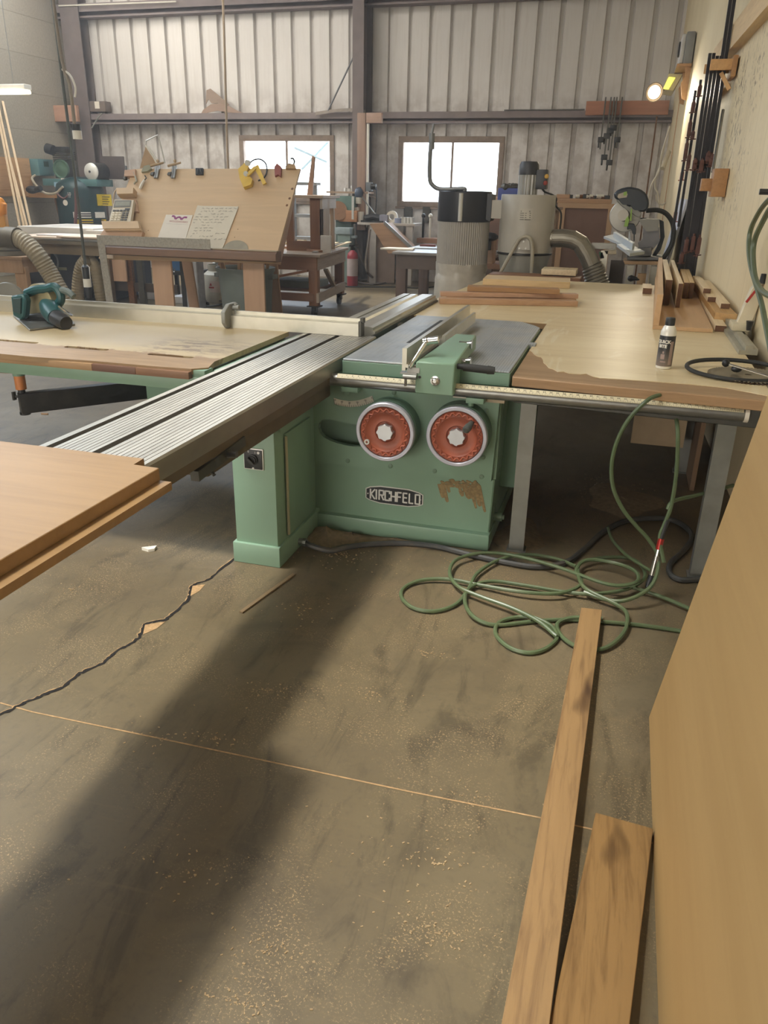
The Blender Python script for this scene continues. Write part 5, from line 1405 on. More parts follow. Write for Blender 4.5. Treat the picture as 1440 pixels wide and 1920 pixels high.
cord('pendant_cable', 'short cord from the ceiling ending in a black and white socket above the compressor', (ux_ - .06, uy_, 5.5), [(ux_ - .10, uy_, 5.5), (ux_ - .10, uy_, 3.6), (ux_ - .08, uy_, 2.85), (ux_ - .02, uy_, 2.62), (ux_ - .02, uy_, 2.2)], .020, gp_, [
    ('socket_body', M['black'], lambda m: m.cyl((ux_, uy_, hp(146, 245).z), (ux_, uy_, hp(146, 233).z), .05, n=14)),
    ('socket_band', M['white'], lambda m: m.cyl((ux_, uy_, hp(146, 261).z), (ux_, uy_, hp(146, 245).z), .052, n=14)),
    ('cord_hook', M['white'], lambda m: m.tube(curve([(ux_ - .1, uy_, 2.78), (ux_ + .0, uy_, 2.72), (ux_ + .05, uy_, 2.6), (ux_ + .03, uy_, 2.5)], 5), .012, 7))])
rx = hp(425, 300, 9.2); cord('hanging_rope', 'single pale rope hanging from the ceiling left of the first window', (rx.x, 11.6, 5.5), [(hp(418, 0, 11.6).x, 11.6, 5.5), (hp(418, 0, 11.6).x, 11.6, 4.0), (hp(423, 200, 11.6).x, 11.6, 2.4), (hp(426, 314, 11.6).x + .01, 11.6, 1.4)], .018, plain('pale_rope', 'a39078', .8), [])

# fluorescent tube fixture on the left wall
fx = thing('fluorescent_light', 'lit white fluorescent batten hanging by the block wall', 'light fixture', tuple(at_y(20, 165, 11.2)))
a, b = at_y(-60, 158, 11.2), at_y(53, 168, 11.2)
m = MB(); m.box(a.x, b.x, 11.12, 11.28, b.z + .0, b.z + .07, .01); m.build('housing', M['white'], fx)
m = MB(); m.box(a.x, b.x - .03, 11.10, 11.30, b.z - .055, b.z, .02); m.build('diffuser', emit('lit_tube', 'fff0c8', 5), fx)
m = MB(); 
for x in (a.x + .3, b.x - .25): m.cyl((x, 11.2, b.z + .07), (x, 11.2, 5.6), .006, n=6)
m.build('suspension', M['steel'], fx)

# plywood panel and electrics on the block wall
XW = -10.8
def lw(px, py, dx=0): return at_x(px, py, XW + dx)
p, q = lw(-20, 293), lw(55, 372)
ply_b = wood('patched_plywood', 'c39b72', '93663f', 'y', 9, .6, .9)
m = MB(); m.box(XW + .002, XW + .05, 12.1, lw(55, 330).y, lw(0, 368).z, lw(0, 294).z, .003)
tag(m.build('plywood_patch', ply_b, at=(XW, 12.5, 1.2)), 'striped plywood panel fixed on the block wall at the left edge', 'plywood panel')
eb = thing('electrical_box', 'teal metal electrical box beside the plywood panel on the left wall', 'electrical box', tuple(lw(65, 312)))
y0 = lw(58, 312, .05).y
m = MB(); m.box(XW + .0, XW + .22, y0, y0 + .42, lw(60, 329).z, lw(60, 298).z, .008); m.build('box_body', plain('box_teal', '5f8487', .5, 0, .06), eb)
m = MB(); m.box(XW + .22, XW + .225, y0 + .15, y0 + .28, lw(60, 312).z, lw(60, 302).z); m.build('switch_opening', plain('dark_recess', '2c4a44', .5), eb)
m = MB(); m.tube(curve([(XW + .15, y0 + .05, lw(60, 326).z), at_y(60, 335, 13.2), at_y(75, 355, 13.0), at_y(88, 363, 13.0), at_y(105, 362, 13.0), at_y(118, 350, 13.0)], 6), .022, 7); m.build('conduit_cable', plain('pale_conduit', 'a49a86', .6), eb)
m = MB(); p, q = at_y(45, 372, 13.1), at_y(108, 352, 13.1); m.box(p.x, q.x, 13.1, 13.5, p.z + .02, p.z + .10)
tag(m.build('pine_shelf', wood('shelf_pine', 'a57c50', '7d5a37', 'x'), at=(p.x, 13.3, p.z)), 'rough pine shelf board below the electrical box by the compressor', 'shelf')
m = MB(); p = at_y(60, 358, 12.9); m.ball(p + V((0, 0, .02)), .10, 10, 1.2, .8, .7); m.cyl(p, p + V((.2, 0, .05)), .05)
tag(m.build('grinder_motor', M['blackmetal'], at=p), 'small black motor on the pine shelf below the electrical box', 'motor')
# wood strips leaning in the corner
for i, (x0, y0, x1, y1, lb) in enumerate(((-9, 190, 38, 430, 'leaning pale wood strip, the one nearest the left edge of the four'), (-3, 200, 46, 430, 'leaning pale wood strip, second from the left edge'), (1, 232, 52, 430, 'short leaning wood strip between the second and last ones'), (5, 190, 59, 430, 'leaning pale wood strip, farthest from the left edge'))):
    b = at_y(x1, y1 + 40, 12.0 + i * .05); b.z = 0; tt = at_x(x0, y0, XW + .03)
    b = at_y(x1, y1, 12.2); d = (b - tt); b = tt + d * (tt.z / -d.z) if d.z < 0 else b
    m = MB(); m.bar(b, tt, .036, .025)
    tag(m.build('wood_strip', wood('pale_strip_%d' % i, 'cdb491', 'a88c66', 'z'), at=b), lb, 'wood strip', 'wood strips in the corner')
# brown boards on the corner column
cbw = wood('column_board', 'b08a74', '8a6650', 'x', 10)
m = MB(); a, b = at_y(78, 228, 14.2), at_y(142, 197, 14.2); m.box(a.x, b.x, 14.2, 14.28, a.z, b.z, .004); tag(m.build('column_board', cbw, at=(a.x, 14.2, a.z)), 'short horizontal brown board fixed across the dark corner column', 'board')
m = MB(); a, b = at_y(79, 300, 14.2), at_y(98, 228, 14.2); m.box(a.x, b.x, 14.22, 14.28, .9, b.z - .003, .004); tag(m.build('column_board', wood('column_board_up', 'a9826a', '83604a', 'z', 10), at=(a.x, 14.2, .9)), 'upright brown board below the horizontal one on the corner column', 'board')
m = MB(); a, b = at_y(103, 370, 13.4), at_y(120, 425, 13.4); m.bar(V((b.x + .2, 13.3, 0)), a, .05, .03); tag(m.build('wood_strip', wood('brown_strip', '97745a', '6e5240', 'z'), at=(b.x, 13.3, 0)), 'brown strip leaning below the pine shelf left of the compressor tank', 'wood strip')

# air compressor
YK = 13.45
def kp(px, py, y=YK): return at_y(px, py, y)
co_ = thing('air_compressor', 'dark teal upright air compressor with pump and motor in the far left corner', 'air compressor', (kp(155, 420).x, YK, 0))
c = kp(155, 400); r = .43
zt = kp(150, 356).z
m = MB(); m.lathe([(r * .8, .15), (r, .3), (r, zt), (r * .93, zt + .10), (r * .7, zt + .18), (r * .3, zt + .22), (0, zt + .225)], (c.x, YK, 0), 'z', 36); m.build('tank', M['teal_dark'], co_)
for a in (0, 120, 240):
    m = MB(); m.box(c.x + .35 * math.cos(R(a)) - .04, c.x + .35 * math.cos(R(a)) + .04, YK + .35 * math.sin(R(a)) - .04, YK + .35 * math.sin(R(a)) + .04, 0, .35); m.build('foot', M['teal_dark'], co_)
p, q = kp(98, 352), kp(196, 334)
m = MB(); m.box(p.x, q.x, YK - .25, YK + .25, kp(150, 349).z, kp(150, 336).z, .01); m.build('platform', plain('platform_teal', '4f7475', .5, .1), co_)
pc_ = kp(114, 312)
m = MB(); m.box(pc_.x - .14, pc_.x + .14, YK - .02, YK + .25, kp(150, 335).z, kp(150, 300).z, .02)
for k in range(5): zz = kp(150, 300).z + .03 * k; m.box(pc_.x - .15, pc_.x + .17, YK, YK + .24, zz, zz + .018)
m.box(pc_.x - .2, pc_.x + .15, YK + .02, YK + .2, kp(150, 286).z, kp(150, 275).z, .01); m.build('pump', M['blackmetal'], co_)
m = MB(); m.lathe([(.155, -.03), (.16, 0), (.16, .03), (.14, .03), (.13, .01), (.05, .02), (0, .04)], kp(115, 317, YK - .1), 'y', 28); m.build('flywheel', plain('flywheel_green', '53705f', .5, .2), co_)
m = MB(); m.cyl(kp(100, 282), kp(88, 278), .09, n=16); m.build('air_filter', M['black'], co_)
m = MB(); a = kp(172, 322, YK - .2); m.cyl(a, a + V((.02, .35, 0)), .155, n=28); m.build('motor', M['blackmetal'], co_)
m = MB(); m.lathe([(.15, 0), (.145, .02), (.10, .05), (.0, .06)], a, 'y', 28); m.build('motor_cover', M['silver'], co_)
m = MB(); m.lathe([(.02, .05), (.02, .07), (0, .07)], a, 'y', 10); m.build('motor_shaft', M['black'], co_)
m = MB(); m.box(kp(148, 0).x, kp(195, 0).x, YK + .1, YK + .13, kp(150, 335).z, kp(150, 292).z, .01); m.build('belt_guard', plain('belt_guard_dark', '4b4240', .5), co_)
m = MB(); p = kp(108, 346, YK - .26); m.box(p.x - .07, p.x + .07, p.y - .005, p.y + .02, p.z - .04, p.z + .04); m.build('maker_plate', plain('pale_blue_plate', '8fb0c4', .5), co_)
m = MB(); p = kp(118, 338, YK - .26); m.box(p.x - .035, p.x + .035, p.y - .005, p.y + .02, p.z - .035, p.z + .035); m.build('paper_tag', M['paper'], co_)
def wrapl(m, px0, px1, py0, py1, k=5):
    for i in range(k):
        x0 = kp(px0 + (px1 - px0) * i / k, py0, YK - r).x; x1 = kp(px0 + (px1 - px0) * (i + 1) / k, py0, YK - r).x
        z1, z0 = kp(155, py0, YK - r).z, kp(155, py1, YK - r).z
        f = lambda x: YK - math.sqrt(max(1e-4, (r + .004) ** 2 - (x - c.x) ** 2))
        m.poly([(x0, f(x0), z0), (x1, f(x1), z0), (x1, f(x1), z1), (x0, f(x0), z1)])
for nm, col, q in (('warning_label', 'd3bc3c', (160, 182, 364, 386)), ('brand_label', 'd8d6cf', (136, 170, 398, 409)), ('hazard_label', 'd6b53a', (142, 173, 412, 424))):
    m = MB(); wrapl(m, *q); lb_ = m.build(nm, plain(nm + '_mat', col, .6), co_, smooth=3)
    m = MB()
    dx, dy = (q[1] - q[0]), (q[3] - q[2])
    for k in range(4 if dy > 15 else 2):
        y0 = q[2] + dy * (.2 + k * (.2 if dy > 15 else .36)); wrapl(m, q[0] + dx * .15, q[1] - dx * (.12 + .1 * (k % 2)), y0, y0 + dy * (.06 if dy > 15 else .2))
    for v in m.bm.verts: v.co.y -= .003
    m.build('label_print', plain('label_print_mat', '3d4048', .7), lb_, smooth=3)
fr_ = lambda px, py: FRONT(kp(px, py, YK - r - .0) + V((0, .05, 0)))
letters('tank_lettering', [('1 HP', .13, FRONT((kp(129, 366, YK - r).x, YK - math.sqrt(r * r - (kp(129, 366, YK - r).x - c.x) ** 2) - .02, kp(129, 366, YK - r).z)) @ Matrix.Rotation(R(-32), 4, 'Y'))], M['silver'], co_, bold=.002)
m = MB(); p = kp(128, 380, YK - .36); m.lathe([(.05, 0), (.05, .003), (0, .003)], V((p.x, YK - math.sqrt(r * r - (p.x - c.x) ** 2) - .012, p.z)), 'y', 20); m.build('round_sticker', M['paper'], co_)
m = MB(); m.tube(curve([kp(118, 348, 13.1), kp(108, 362, 13.0), kp(120, 372, 13.0), kp(132, 360, 13.05), kp(140, 348, 13.1)], 5), .016, 6); m.tube(curve([kp(142, 352, 13.0), kp(143, 385, 13.0), kp(141, 425, 13.0)], 5), .03, 8); m.build('air_line', plain('maroon_hose', '6d4a48', .6), co_)
# yellow extension cord and small things on the floor at left
m = MB(); m.tube(curve([at_z(*p, .012) for p in ((-20, 695), (40, 696), (100, 691), (160, 685), (220, 684), (270, 690), (285, 692))], 6), .010, 7)
tag(m.build('extension_cord', plain('yellow_cord', 'c7a43c', .5), at=at_z(40, 696, 0)), 'yellow extension cord lying on the floor behind the black swing arm', 'cord')
m = MB(); p = at_z(82, 777, 0); m.bar(p + V((-.02, 0, .004)), p + V((.03, .01, .004)), .015, .008); tag(m.build('wood_offcut', dk, at=p), 'tiny dark chip of wood on the floor below the black swing arm', 'wood chip')
# ================================================================= middle of the shop: rolling bench, wall bench, dark table
brn_d = wood('aged_brown_wood', '8d6549', '644430', 'z', 12)
brn_x = wood('aged_brown_wood_cross', '8a654b', '644632', 'x', 12)
brn_y = wood('aged_brown_wood_long', '8a654b', '644632', 'y', 12)
rb = thing('rolling_bench', 'brown wooden rolling bench on casters loaded with boards', 'work bench', (-4.4, 10.5, 0))
BX0, BX1, BY0, BY1, BZ = -5.25, -3.74, 9.78, 11.35, .80
m = MB(); m.prism([(BX0, BY0), (BX1, BY0 + .03), (BX1 - .14, BY1), (BX0 - .1, BY1)], 'z', BZ - .035, BZ, .004); m.build('bench_top', wood('bench_top_grey', '9b8874', '74604c', 'x', 10), rb)
m = MB(); m.box(BX0 + .05, BX1 - .05, BY0 + .04, BY0 + .08, BZ - .20, BZ - .036); m.build('front_apron', brn_x, rb)
m = MB(); m.bar((BX1 - .06, BY0 + .06, BZ - .12), (BX1 - .19, BY1 - .05, BZ - .12), .035, .15); m.build('side_apron', wood('aged_pale_apron', 'a5937f', '7d6a55', 'y', 12), rb)
for x, y in ((BX1 - .11, BY0 + .10), (BX0 + .12, BY0 + .10), (BX1 - .24, BY1 - .12), (BX0 + .1, BY1 - .12)):
    m = MB(); m.box(x - .06, x + .06, y - .05, y + .05, .15, BZ - .036, .004); lg = m.build('leg', brn_d, rb)
    m = MB(); m.box(x - .085, x + .085, y - .07, y + .07, .14, .155); m.cyl((x - .022, y - .02, .06), (x + .022, y - .02, .06), .058, n=20); m.box(x - .035, x + .035, y - .03, y + .03, .07, .14); m.build('caster', M['blackmetal'], lg)
m = MB(); m.box(BX0 + .1, BX1 - .1, BY0 + .03, BY0 + .07, .21, .31); m.build('front_rail', brn_x, rb)
m = MB(); m.bar((BX1 - .04, BY0 + .03, .26), (BX1 - .19, BY1 - .05, .26), .035, .12); m.build('side_rail', wood('pale_side_rail', 'a99a8a', '806f5c', 'y', 12), rb)
m = MB(); m.box(BX0 + .1, BX1 - .25, BY1 - .14, BY1 - .1, .21, .31); m.build('back_rail', brn_x, rb)
m = MB(); m.bar((BX0 + .1, BY0 + .06, .33), (BX1 - .17, BY0 + .06, .60), .03, .15, (0, 1, 0)); m.build('front_brace', wood('brace_brown', '96694a', '6d4830', 'x', 10), rb)
m = MB(); m.bar((BX1 - .10, BY0 + .5, .58), (BX1 - .14, BY0 + .95, .30), .03, .06, (1, 0, 0)); m.build('side_brace', wood('brace_pale', 'b9a793', '8f7b66', 'z', 10), rb)
m = MB(); m.box(BX0 + .15, BX1 - .25, BY0 + .3, BY1 - .2, .30, .33); m.build('lower_shelf', brn_x, rb)
# open brown stand on the bench
oh = thing('wooden_stand', 'open brown wooden stand with a pale top on the rolling bench', 'wooden stand', (-4.1, 10.5, BZ))
def mp(px, py, y): return at_y(px, py, y)
yf, yb = 10.30, 10.95
a, b = mp(582, 460, yf), mp(603, 372, yf)
m = MB(); m.box(a.x, b.x, yf, yf + .05, BZ, b.z, .003); m.build('side_panel', brn_d, oh)
m = MB(); m.box(b.x - .03, b.x, yf, yf + .30, BZ, b.z); m.build('front_post', wood('pale_post', 'b9a692', '8f7d68', 'z'), oh)
c = mp(628, 455, yb); m = MB(); m.box(c.x - .05, c.x, yb - .05, yb, BZ, b.z); m.build('back_post', wood('pale_back_post', 'b9a692', '8f7d68', 'z'), oh)
m = MB(); m.prism([(a.x - .32, yf - .06), (b.x + .04, yf - .06), (c.x + .06, yb + .05), (a.x - .2, yb + .05)], 'z', b.z, b.z + .035, .003); m.build('stand_top', wood('stand_top_wood', 'b39f8a', '84705b', 'x'), oh)
m = MB(); m.prism([(b.x - .01, yf - .03), (b.x + .02, yf - .03), (c.x + .02, yb), (c.x - .01, yb)], 'z', b.z - .13, b.z); m.build('top_apron', wood('pale_apron', 'b5a797', '8a7a69', 'y'), oh)
d = mp(540, 460, yf)
m = MB(); m.box(d.x, a.x + .02, yf + .01, yf + .05, BZ + .0, BZ + .13); m.build('cross_rail', brn_x, oh)
m = MB(); m.box(d.x - .03, d.x + .08, yf + .02, yf + .06, BZ, b.z - .01); m.build('left_panel', brn_d, oh)
# small grey cabinet frame behind it
gf = thing('open_stand', 'small grey open frame standing behind the brown stand on the rolling bench', 'frame', (mp(565, 380, 11.1).x, 11.1, BZ))
p, q = mp(546, 440, 11.1), mp(594, 345, 11.1)
m = MB(); m.box(p.x, p.x + .08, 11.08, 11.12, BZ, q.z); m.build('left_post', plain('grey_blue_paint', '8c939a', .5), gf)
m = MB(); m.box(q.x - .1, q.x, 11.08, 11.12, BZ, q.z); m.build('right_post', plain('grey_blue_paint2', '8c939a', .5), gf)
for zz in (q.z, (q.z + BZ) / 2, BZ + .12):
    m = MB(); m.box(p.x - .05, q.x + .02, 11.04, 11.2, zz - .02, zz + .02); m.build('shelf', plain('grey_blue_shelf', '9aa0a4', .5), gf)
# upright plank leaning by the window
m = MB(); a, b = mp(580, 372, 10.6), mp(586, 292, 10.6); m.prism([(a.x - .035, a.z), (a.x + .045, a.z), (b.x + .035, b.z - .02), (b.x - .0, b.z)], 'y', 10.58, 10.62, .002)
tag(m.build('upright_plank', wood('upright_plank_wood', 'a28069', '775a45', 'z'), at=a), 'narrow plank standing upright on the brown stand in front of the first window', 'plank')
# sticks and boards on the bench
rn = random.Random(8)
bl = [((532, 466), (598, 474), .03, .10, brn_x, 'brown board at the front edge of the rolling bench'), ((533, 458), (588, 462), .03, .10, pine, 'pale stick behind the front brown board on the rolling bench'), ((533, 452), (570, 455), .06, .06, pine2, 'short white stick at the left of the rolling bench top'),
      ((556, 463), (590, 459), .025, .08, dk, 'short brown block in the middle of the rolling bench top')]
for (pl, pr, h, d_, mt, lb) in bl:
    a, b = at_z(*pl, BZ), at_z(*pr, BZ); u = (b - a).normalized(); n = V((-u.y, u.x, 0)) * d_
    m = MB(); m.prism([(a.x, a.y), (b.x, b.y), (b.x + n.x, b.y + n.y), (a.x + n.x, a.y + n.y)], 'z', BZ + .001, BZ + h, .002)
    tag(m.build('board', mt, at=(a.x, a.y, BZ)), lb, 'board', 'boards on the rolling bench')
for i, (pa, pb, lb) in enumerate((((590, 474), (645, 457), 'long grey strip nearest the right edge of the rolling bench'), ((577, 470), (632, 456), 'long pale strip in the middle of the rolling bench top'), ((604, 470), (655, 455), 'long pale strip along the very edge of the rolling bench'))):
    a, b = at_z(*pa, BZ + .004), at_z(*pb, BZ + .004)
    m = MB(); m.bar(a + V((0, 0, .008)), b + V((0, 0, .008)), .07, .016)
    tag(m.build('board', pine2 if i else plain('grey_strip', '9a9690', .6), at=a), lb, 'board', 'boards on the rolling bench')
m = MB(); a, b = mp(601, 465, 10.2), mp(620, 442, 10.2); m.box(a.x, b.x, 10.2, 10.23, BZ, b.z, .002); tag(m.build('white_panel_offcut', plain('white_offcut', 'c9c5c0', .6), at=(a.x, 10.2, BZ)), 'small white panel standing on edge at the foot of the brown stand', 'panel offcut')
m = MB(); m.box(-4.6, -3.95, 10.2, 10.7, .331, .42, .01); tag(m.build('folded_tarp', plain('tarp_olive', '7f8378', .8, 0, .1), at=(-4.3, 10.4, .331)), 'grey green folded cloth on the lower shelf of the rolling bench', 'cloth')

# wall bench between the windows
YW_ = 14.25
def wp(px, py, y=YW_): return at_y(px, py, y)
wb = thing('side_bench', 'pale bench against the metal wall under the column between the windows', 'bench', (wp(720, 420).x, 14.4, 0))
a, b = wp(670, 423, 14.0), wp(778, 420, 14.0)
m = MB(); m.box(a.x, b.x, 14.0, 14.56, b.z - .04, b.z, .003); m.build('bench_top', plain('bench_top_pale', 'b9b1a8', .6), wb)
zb_ = b.z
for px in (768, 700):
    q = wp(px, 440, 14.05); m = MB(); m.box(q.x - .06, q.x + .06, 14.02, 14.10, 0, zb_ - .04); m.build('leg', plain('bench_leg_pale', 'b3ada6', .6), wb)
p, q = wp(690, 520, 14.1), wp(742, 420, 14.1)
m = MB(); m.box(p.x, q.x, 14.08, 14.12, 0.02, zb_ - .04); m.build('panel', plain('bench_panel_brown', '8d7a6c', .7, 0, .12, 5), wb)
p = wp(748, 440, 13.9); m = MB(); m.box(wp(748, 440, 13.9).x, wp(767, 440, 13.9).x, 13.98, 14.0, .35, .42); m.build('drawer_front', plain('white_strip', 'c9c9c6', .5), wb)
# slanted ramp board
m = MB(); a, b = at_y(716, 418, 13.5), at_y(762, 468, 13.5)
m.prism([(a.x - .22, a.z - .02), (a.x + .06, a.z), (b.x + .1, b.z), (b.x - .32, b.z - .08)], 'y', 13.5, 13.9, .003)
rp = thing('slanted_chute', 'slanted brown plywood chute running down from the wall bench to the dark table', 'chute', (a.x, 13.6, b.z)); m.build('chute_panel', wood('chute_ply', 'a88566', '7c5c42', 'x', 8, .6, .8), rp)
m = MB(); m.bar((a.x + .05, 13.48, a.z + .01), (b.x + .12, 13.48, b.z + .01), .03, .05); m.build('steel_edge', M['steel'], rp)
# green machine, grinder and lamp
gm = thing('green_machine', 'dark green machine cabinet at the left end of the wall bench', 'machine', (wp(645, 400).x, 14.2, 0))
p, q = wp(627, 410, 14.1), wp(665, 368, 14.1)
m = MB(); m.box(p.x, q.x, 14.05, 14.5, p.z - .02, q.z, .01); m.build('head', plain('machine_green', '5f7a70', .5), gm)
m = MB(); m.box(p.x + .02, q.x - .06, 14.1, 14.5, 0.02, p.z - .02, .01); m.build('pedestal', plain('machine_green_dark', '4d625a', .5), gm)
m = MB(); m.box(q.x - .03, q.x + .01, 14.02, 14.04, p.z, q.z); m.build('door_edge', M['silver'], gm)
m = MB(); m.cyl(wp(634, 395, 13.98), wp(634, 395, 14.06), .16, n=24); m.build('wooden_disc', wood('disc_wood', 'a27b5c', '7a583e', 'x'), gm)
dr = thing('bench_vise', 'grey green pedestal tool with a flat head beside the green machine', 'pedestal tool', (wp(648, 460).x, 13.8, 0))
p = wp(648, 440, 13.8); m = MB(); m.box(p.x - .12, p.x + .12, 13.7, 13.9, .02, p.z + .02, .02); m.build('column', plain('tool_green_grey', '7d8f88', .5), dr)
m = MB(); q = wp(648, 430, 13.8); m.box(q.x - .18, q.x + .12, 13.68, 13.92, q.z - .08, q.z + .03, .01); m.box(q.x, q.x + .2, 13.75, 13.85, q.z - .14, q.z - .10); m.build('head', plain('tool_grey_blue', '9aa9ad', .45), dr)
m = MB(); p = wp(630, 364, 14.3); q = wp(668, 364, 14.3); m.box(p.x - .15, q.x + .25, 14.2, 14.55, q.z + .01, q.z + .04); tag(m.build('thin_shelf', wood('wall_shelf_wood', 'a28a74', '7a6450', 'x'), at=(p.x, 14.4, q.z)), 'thin shelf board above the green machine by the first window', 'shelf')
for i, (px, w_, h_) in enumerate(((648, .05, .06), (656, .07, .05), (660, .04, .1))):
    p = wp(px, 363, 14.35); m = MB(); m.cyl((p.x, 14.35, q.z + .041), (p.x, 14.35, q.z + .04 + h_), w_ / 2, n=12); tag(m.build('small_jar', M['silver'], at=(p.x, 14.35, q.z + .041)), 'tiny pale jar standing on the thin shelf above the green machine', 'jar', 'jars on the thin shelf')
# lamp with arm at the column
al = thing('desk_lamp', 'jointed metal bench lamp clamped by the column with a long thin arm', 'lamp', (wp(680, 380).x, 14.2, zb_))
m = MB(); m.cyl(wp(674, 363, 14.2), wp(704, 403, 14.2), .014, n=8); m.build('lamp_arm', M['steel'], al)
m = MB(); m.ball(wp(673, 362, 14.2), .10, 12, .8, .8, 1); m.cyl(wp(672, 352, 14.2), wp(674, 362, 14.2), .05, n=12); m.build('lamp_head', plain('lamp_dark_blue', '4a5568', .4), al)
m = MB(); m.cyl(wp(672, 382, 14.2), wp(672, 370, 14.2), .06, n=12); m.build('bulb', M['white'], al)
m = MB(); m.tube(curve([wp(674, 365, 14.25), wp(690, 367, 14.3), wp(704, 372, 14.3), wp(705, 385, 14.3), wp(702, 400, 14.3)], 6), .014, 6); m.tube(curve([wp(667, 368, 14.25), wp(664, 380, 14.25), wp(664, 400, 14.25)], 5), .02, 6); m.build('lamp_cable', plain('pale_cable', 'a89a90', .6), al)
# things on the wall bench
def onbench(name, label, cat, px, build, grp=None, y=14.15):
    p = wp(px, 420, y); m = MB(); mt = build(m, V((p.x, y, zb_ + .001)))
    return tag(m.build(name, mt, at=(p.x, y, zb_)), label, cat, grp)
def box_(m, p, w, d, h): m.box(p.x - w / 2, p.x + w / 2, p.y - d / 2, p.y + d / 2, p.z, p.z + h, .004)
onbench('wooden_box', 'open wooden box of papers on the wall bench near the green machine', 'box', 656, lambda m, p: (box_(m, p, .34, .25, .19), wood('small_box_wood', 'b5835c', '8a5f3f', 'x'))[1])
onbench('paper_roll', 'white paper bundle standing in the wooden box on the wall bench', 'paper', 658, lambda m, p: (m.cyl(p + V((-.08, .0, .2)), p + V((-.08, 0, .30)), .03, n=10), m.box(p.x - .04, p.x + .14, p.y - .05, p.y + .05, p.z + .19, p.z + .24), M['paper'])[2])
onbench('white_jar', 'white jar on the wall bench right of the wooden box', 'jar', 676, lambda m, p: (m.cyl(p, p + V((0, 0, .17)), .06, n=16), M['paper'])[1])
onbench('dark_power_tool', 'dark power tool lying on a board under the bench lamp', 'power tool', 700, lambda m, p: (m.tube([p + V((-.15, 0, .06)), p + V((0, 0, .09)), p + V((.12, 0, .07))], .06, 10), m.box(p.x - .2, p.x + .2, p.y - .12, p.y + .1, p.z, p.z + .03), M['blackmetal'])[2])
onbench('tape_box', 'small blue grey carton on the wall bench left of the tape roll', 'carton', 721, lambda m, p: (box_(m, p, .15, .15, .13), plain('carton_blue_grey', '8a8a98', .6))[1])
def ring_(m, p, r0, r1, d):
    m.lathe([(r0, -d / 2), (r1, -d / 2), (r1, d / 2), (r0, d / 2), (r0, -d / 2)], p + V((0, 0, r1)), 'y', 24, caps=False)
onbench('tape_roll', 'big white tape roll standing on the wall bench', 'tape roll', 735, lambda m, p: (ring_(m, p, .05, .10, .06), M['paper'])[1])
onbench('tape_roll', 'small bluish roll lying right of the big white tape roll', 'tape roll', 747, lambda m, p: (m.cyl(p, p + V((0, 0, .08)), .07, n=18), plain('bluish_roll', '8b93ad', .5))[1])
for i, px in enumerate((754, 760, 766, 772)):
    onbench('small_tin', ('first tin from the left at the right end of the wall bench', 'second tin from the left at the right end of the wall bench', 'third tin from the left at the right end of the wall bench', 'last tin at the right end of the wall bench')[i], 'tin', px, lambda m, p: (m.cyl(p, p + V((0, 0, .10)), .035, n=12), M['silver'])[1], 'tins on the wall bench')
# fire extinguisher
fxp = at_z(661, 520, 0)
fe_ = thing('fire_extinguisher', 'red fire extinguisher with a pale label standing by the wall bench', 'fire extinguisher', (at_y(661, 490, 13.55).x, 13.55, 0))
fxp.y = 13.55; fxp.x = at_y(661, 490, 13.55).x
m = MB(); m.lathe([(.09, 0), (.095, .02), (.095, .50), (.08, .55), (.03, .60), (0, .60)], (fxp.x, 13.55, 0), 'z', 24); m.build('cylinder', plain('extinguisher_red', '9a3540', .4), fe_)
m = MB(); m.lathe([(.0965, .17), (.0965, .46)], (fxp.x, 13.55, 0), 'z', 24, caps=False); m.build('label', plain('extinguisher_label', 'b7a9a8', .6), fe_)
m = MB(); m.cyl((fxp.x, 13.55, .60), (fxp.x, 13.55, .66), .03); m.bar((fxp.x - .06, 13.55, .68), (fxp.x + .10, 13.55, .64), .02, .02); m.bar((fxp.x - .06, 13.55, .66), (fxp.x + .10, 13.55, .70), .02, .015); m.build('valve_handle', M['blackmetal'], fe_)
# hoses by the wall bench
m = MB(); m.tube(curve([wp(665, 420, 13.9), wp(668, 455, 13.9), wp(680, 490, 13.9), at_z(700, 525, .02), at_z(725, 529, .02), at_z(700, 533, .02), at_z(672, 529, .02), at_z(668, 526, .02), at_z(700, 526, .02)], 6), .02, 7)
tag(m.build('grey_hose', plain('grey_brown_hose', '6f6560', .6), at=wp(665, 420, 13.9)), 'grey hose hanging from the wall bench and coiled on the floor near the extinguisher', 'hose')
m = MB(); m.tube(curve([wp(694, 430, 13.85), wp(690, 460, 13.85), wp(686, 490, 13.85), wp(690, 512, 13.85), at_z(712, 527, .02), at_z(724, 526, .02)], 6), .022, 7)
tag(m.build('grey_hose', plain('pale_grey_hose', '8a8078', .6), at=wp(694, 430, 13.85)), 'paler hose hanging in front of the bench panel between the windows', 'hose')
m = MB(); m.tube(curve([at_z(640, 537, .012), at_z(690, 538, .012), at_z(740, 538, .012), at_z(790, 540, .012), at_z(815, 537, .012)], 5), .012, 6)
tag(m.build('floor_cable', M['rubber'], at=at_z(640, 537, 0)), 'straight black cable crossing the bright floor behind the rolling bench', 'cable')

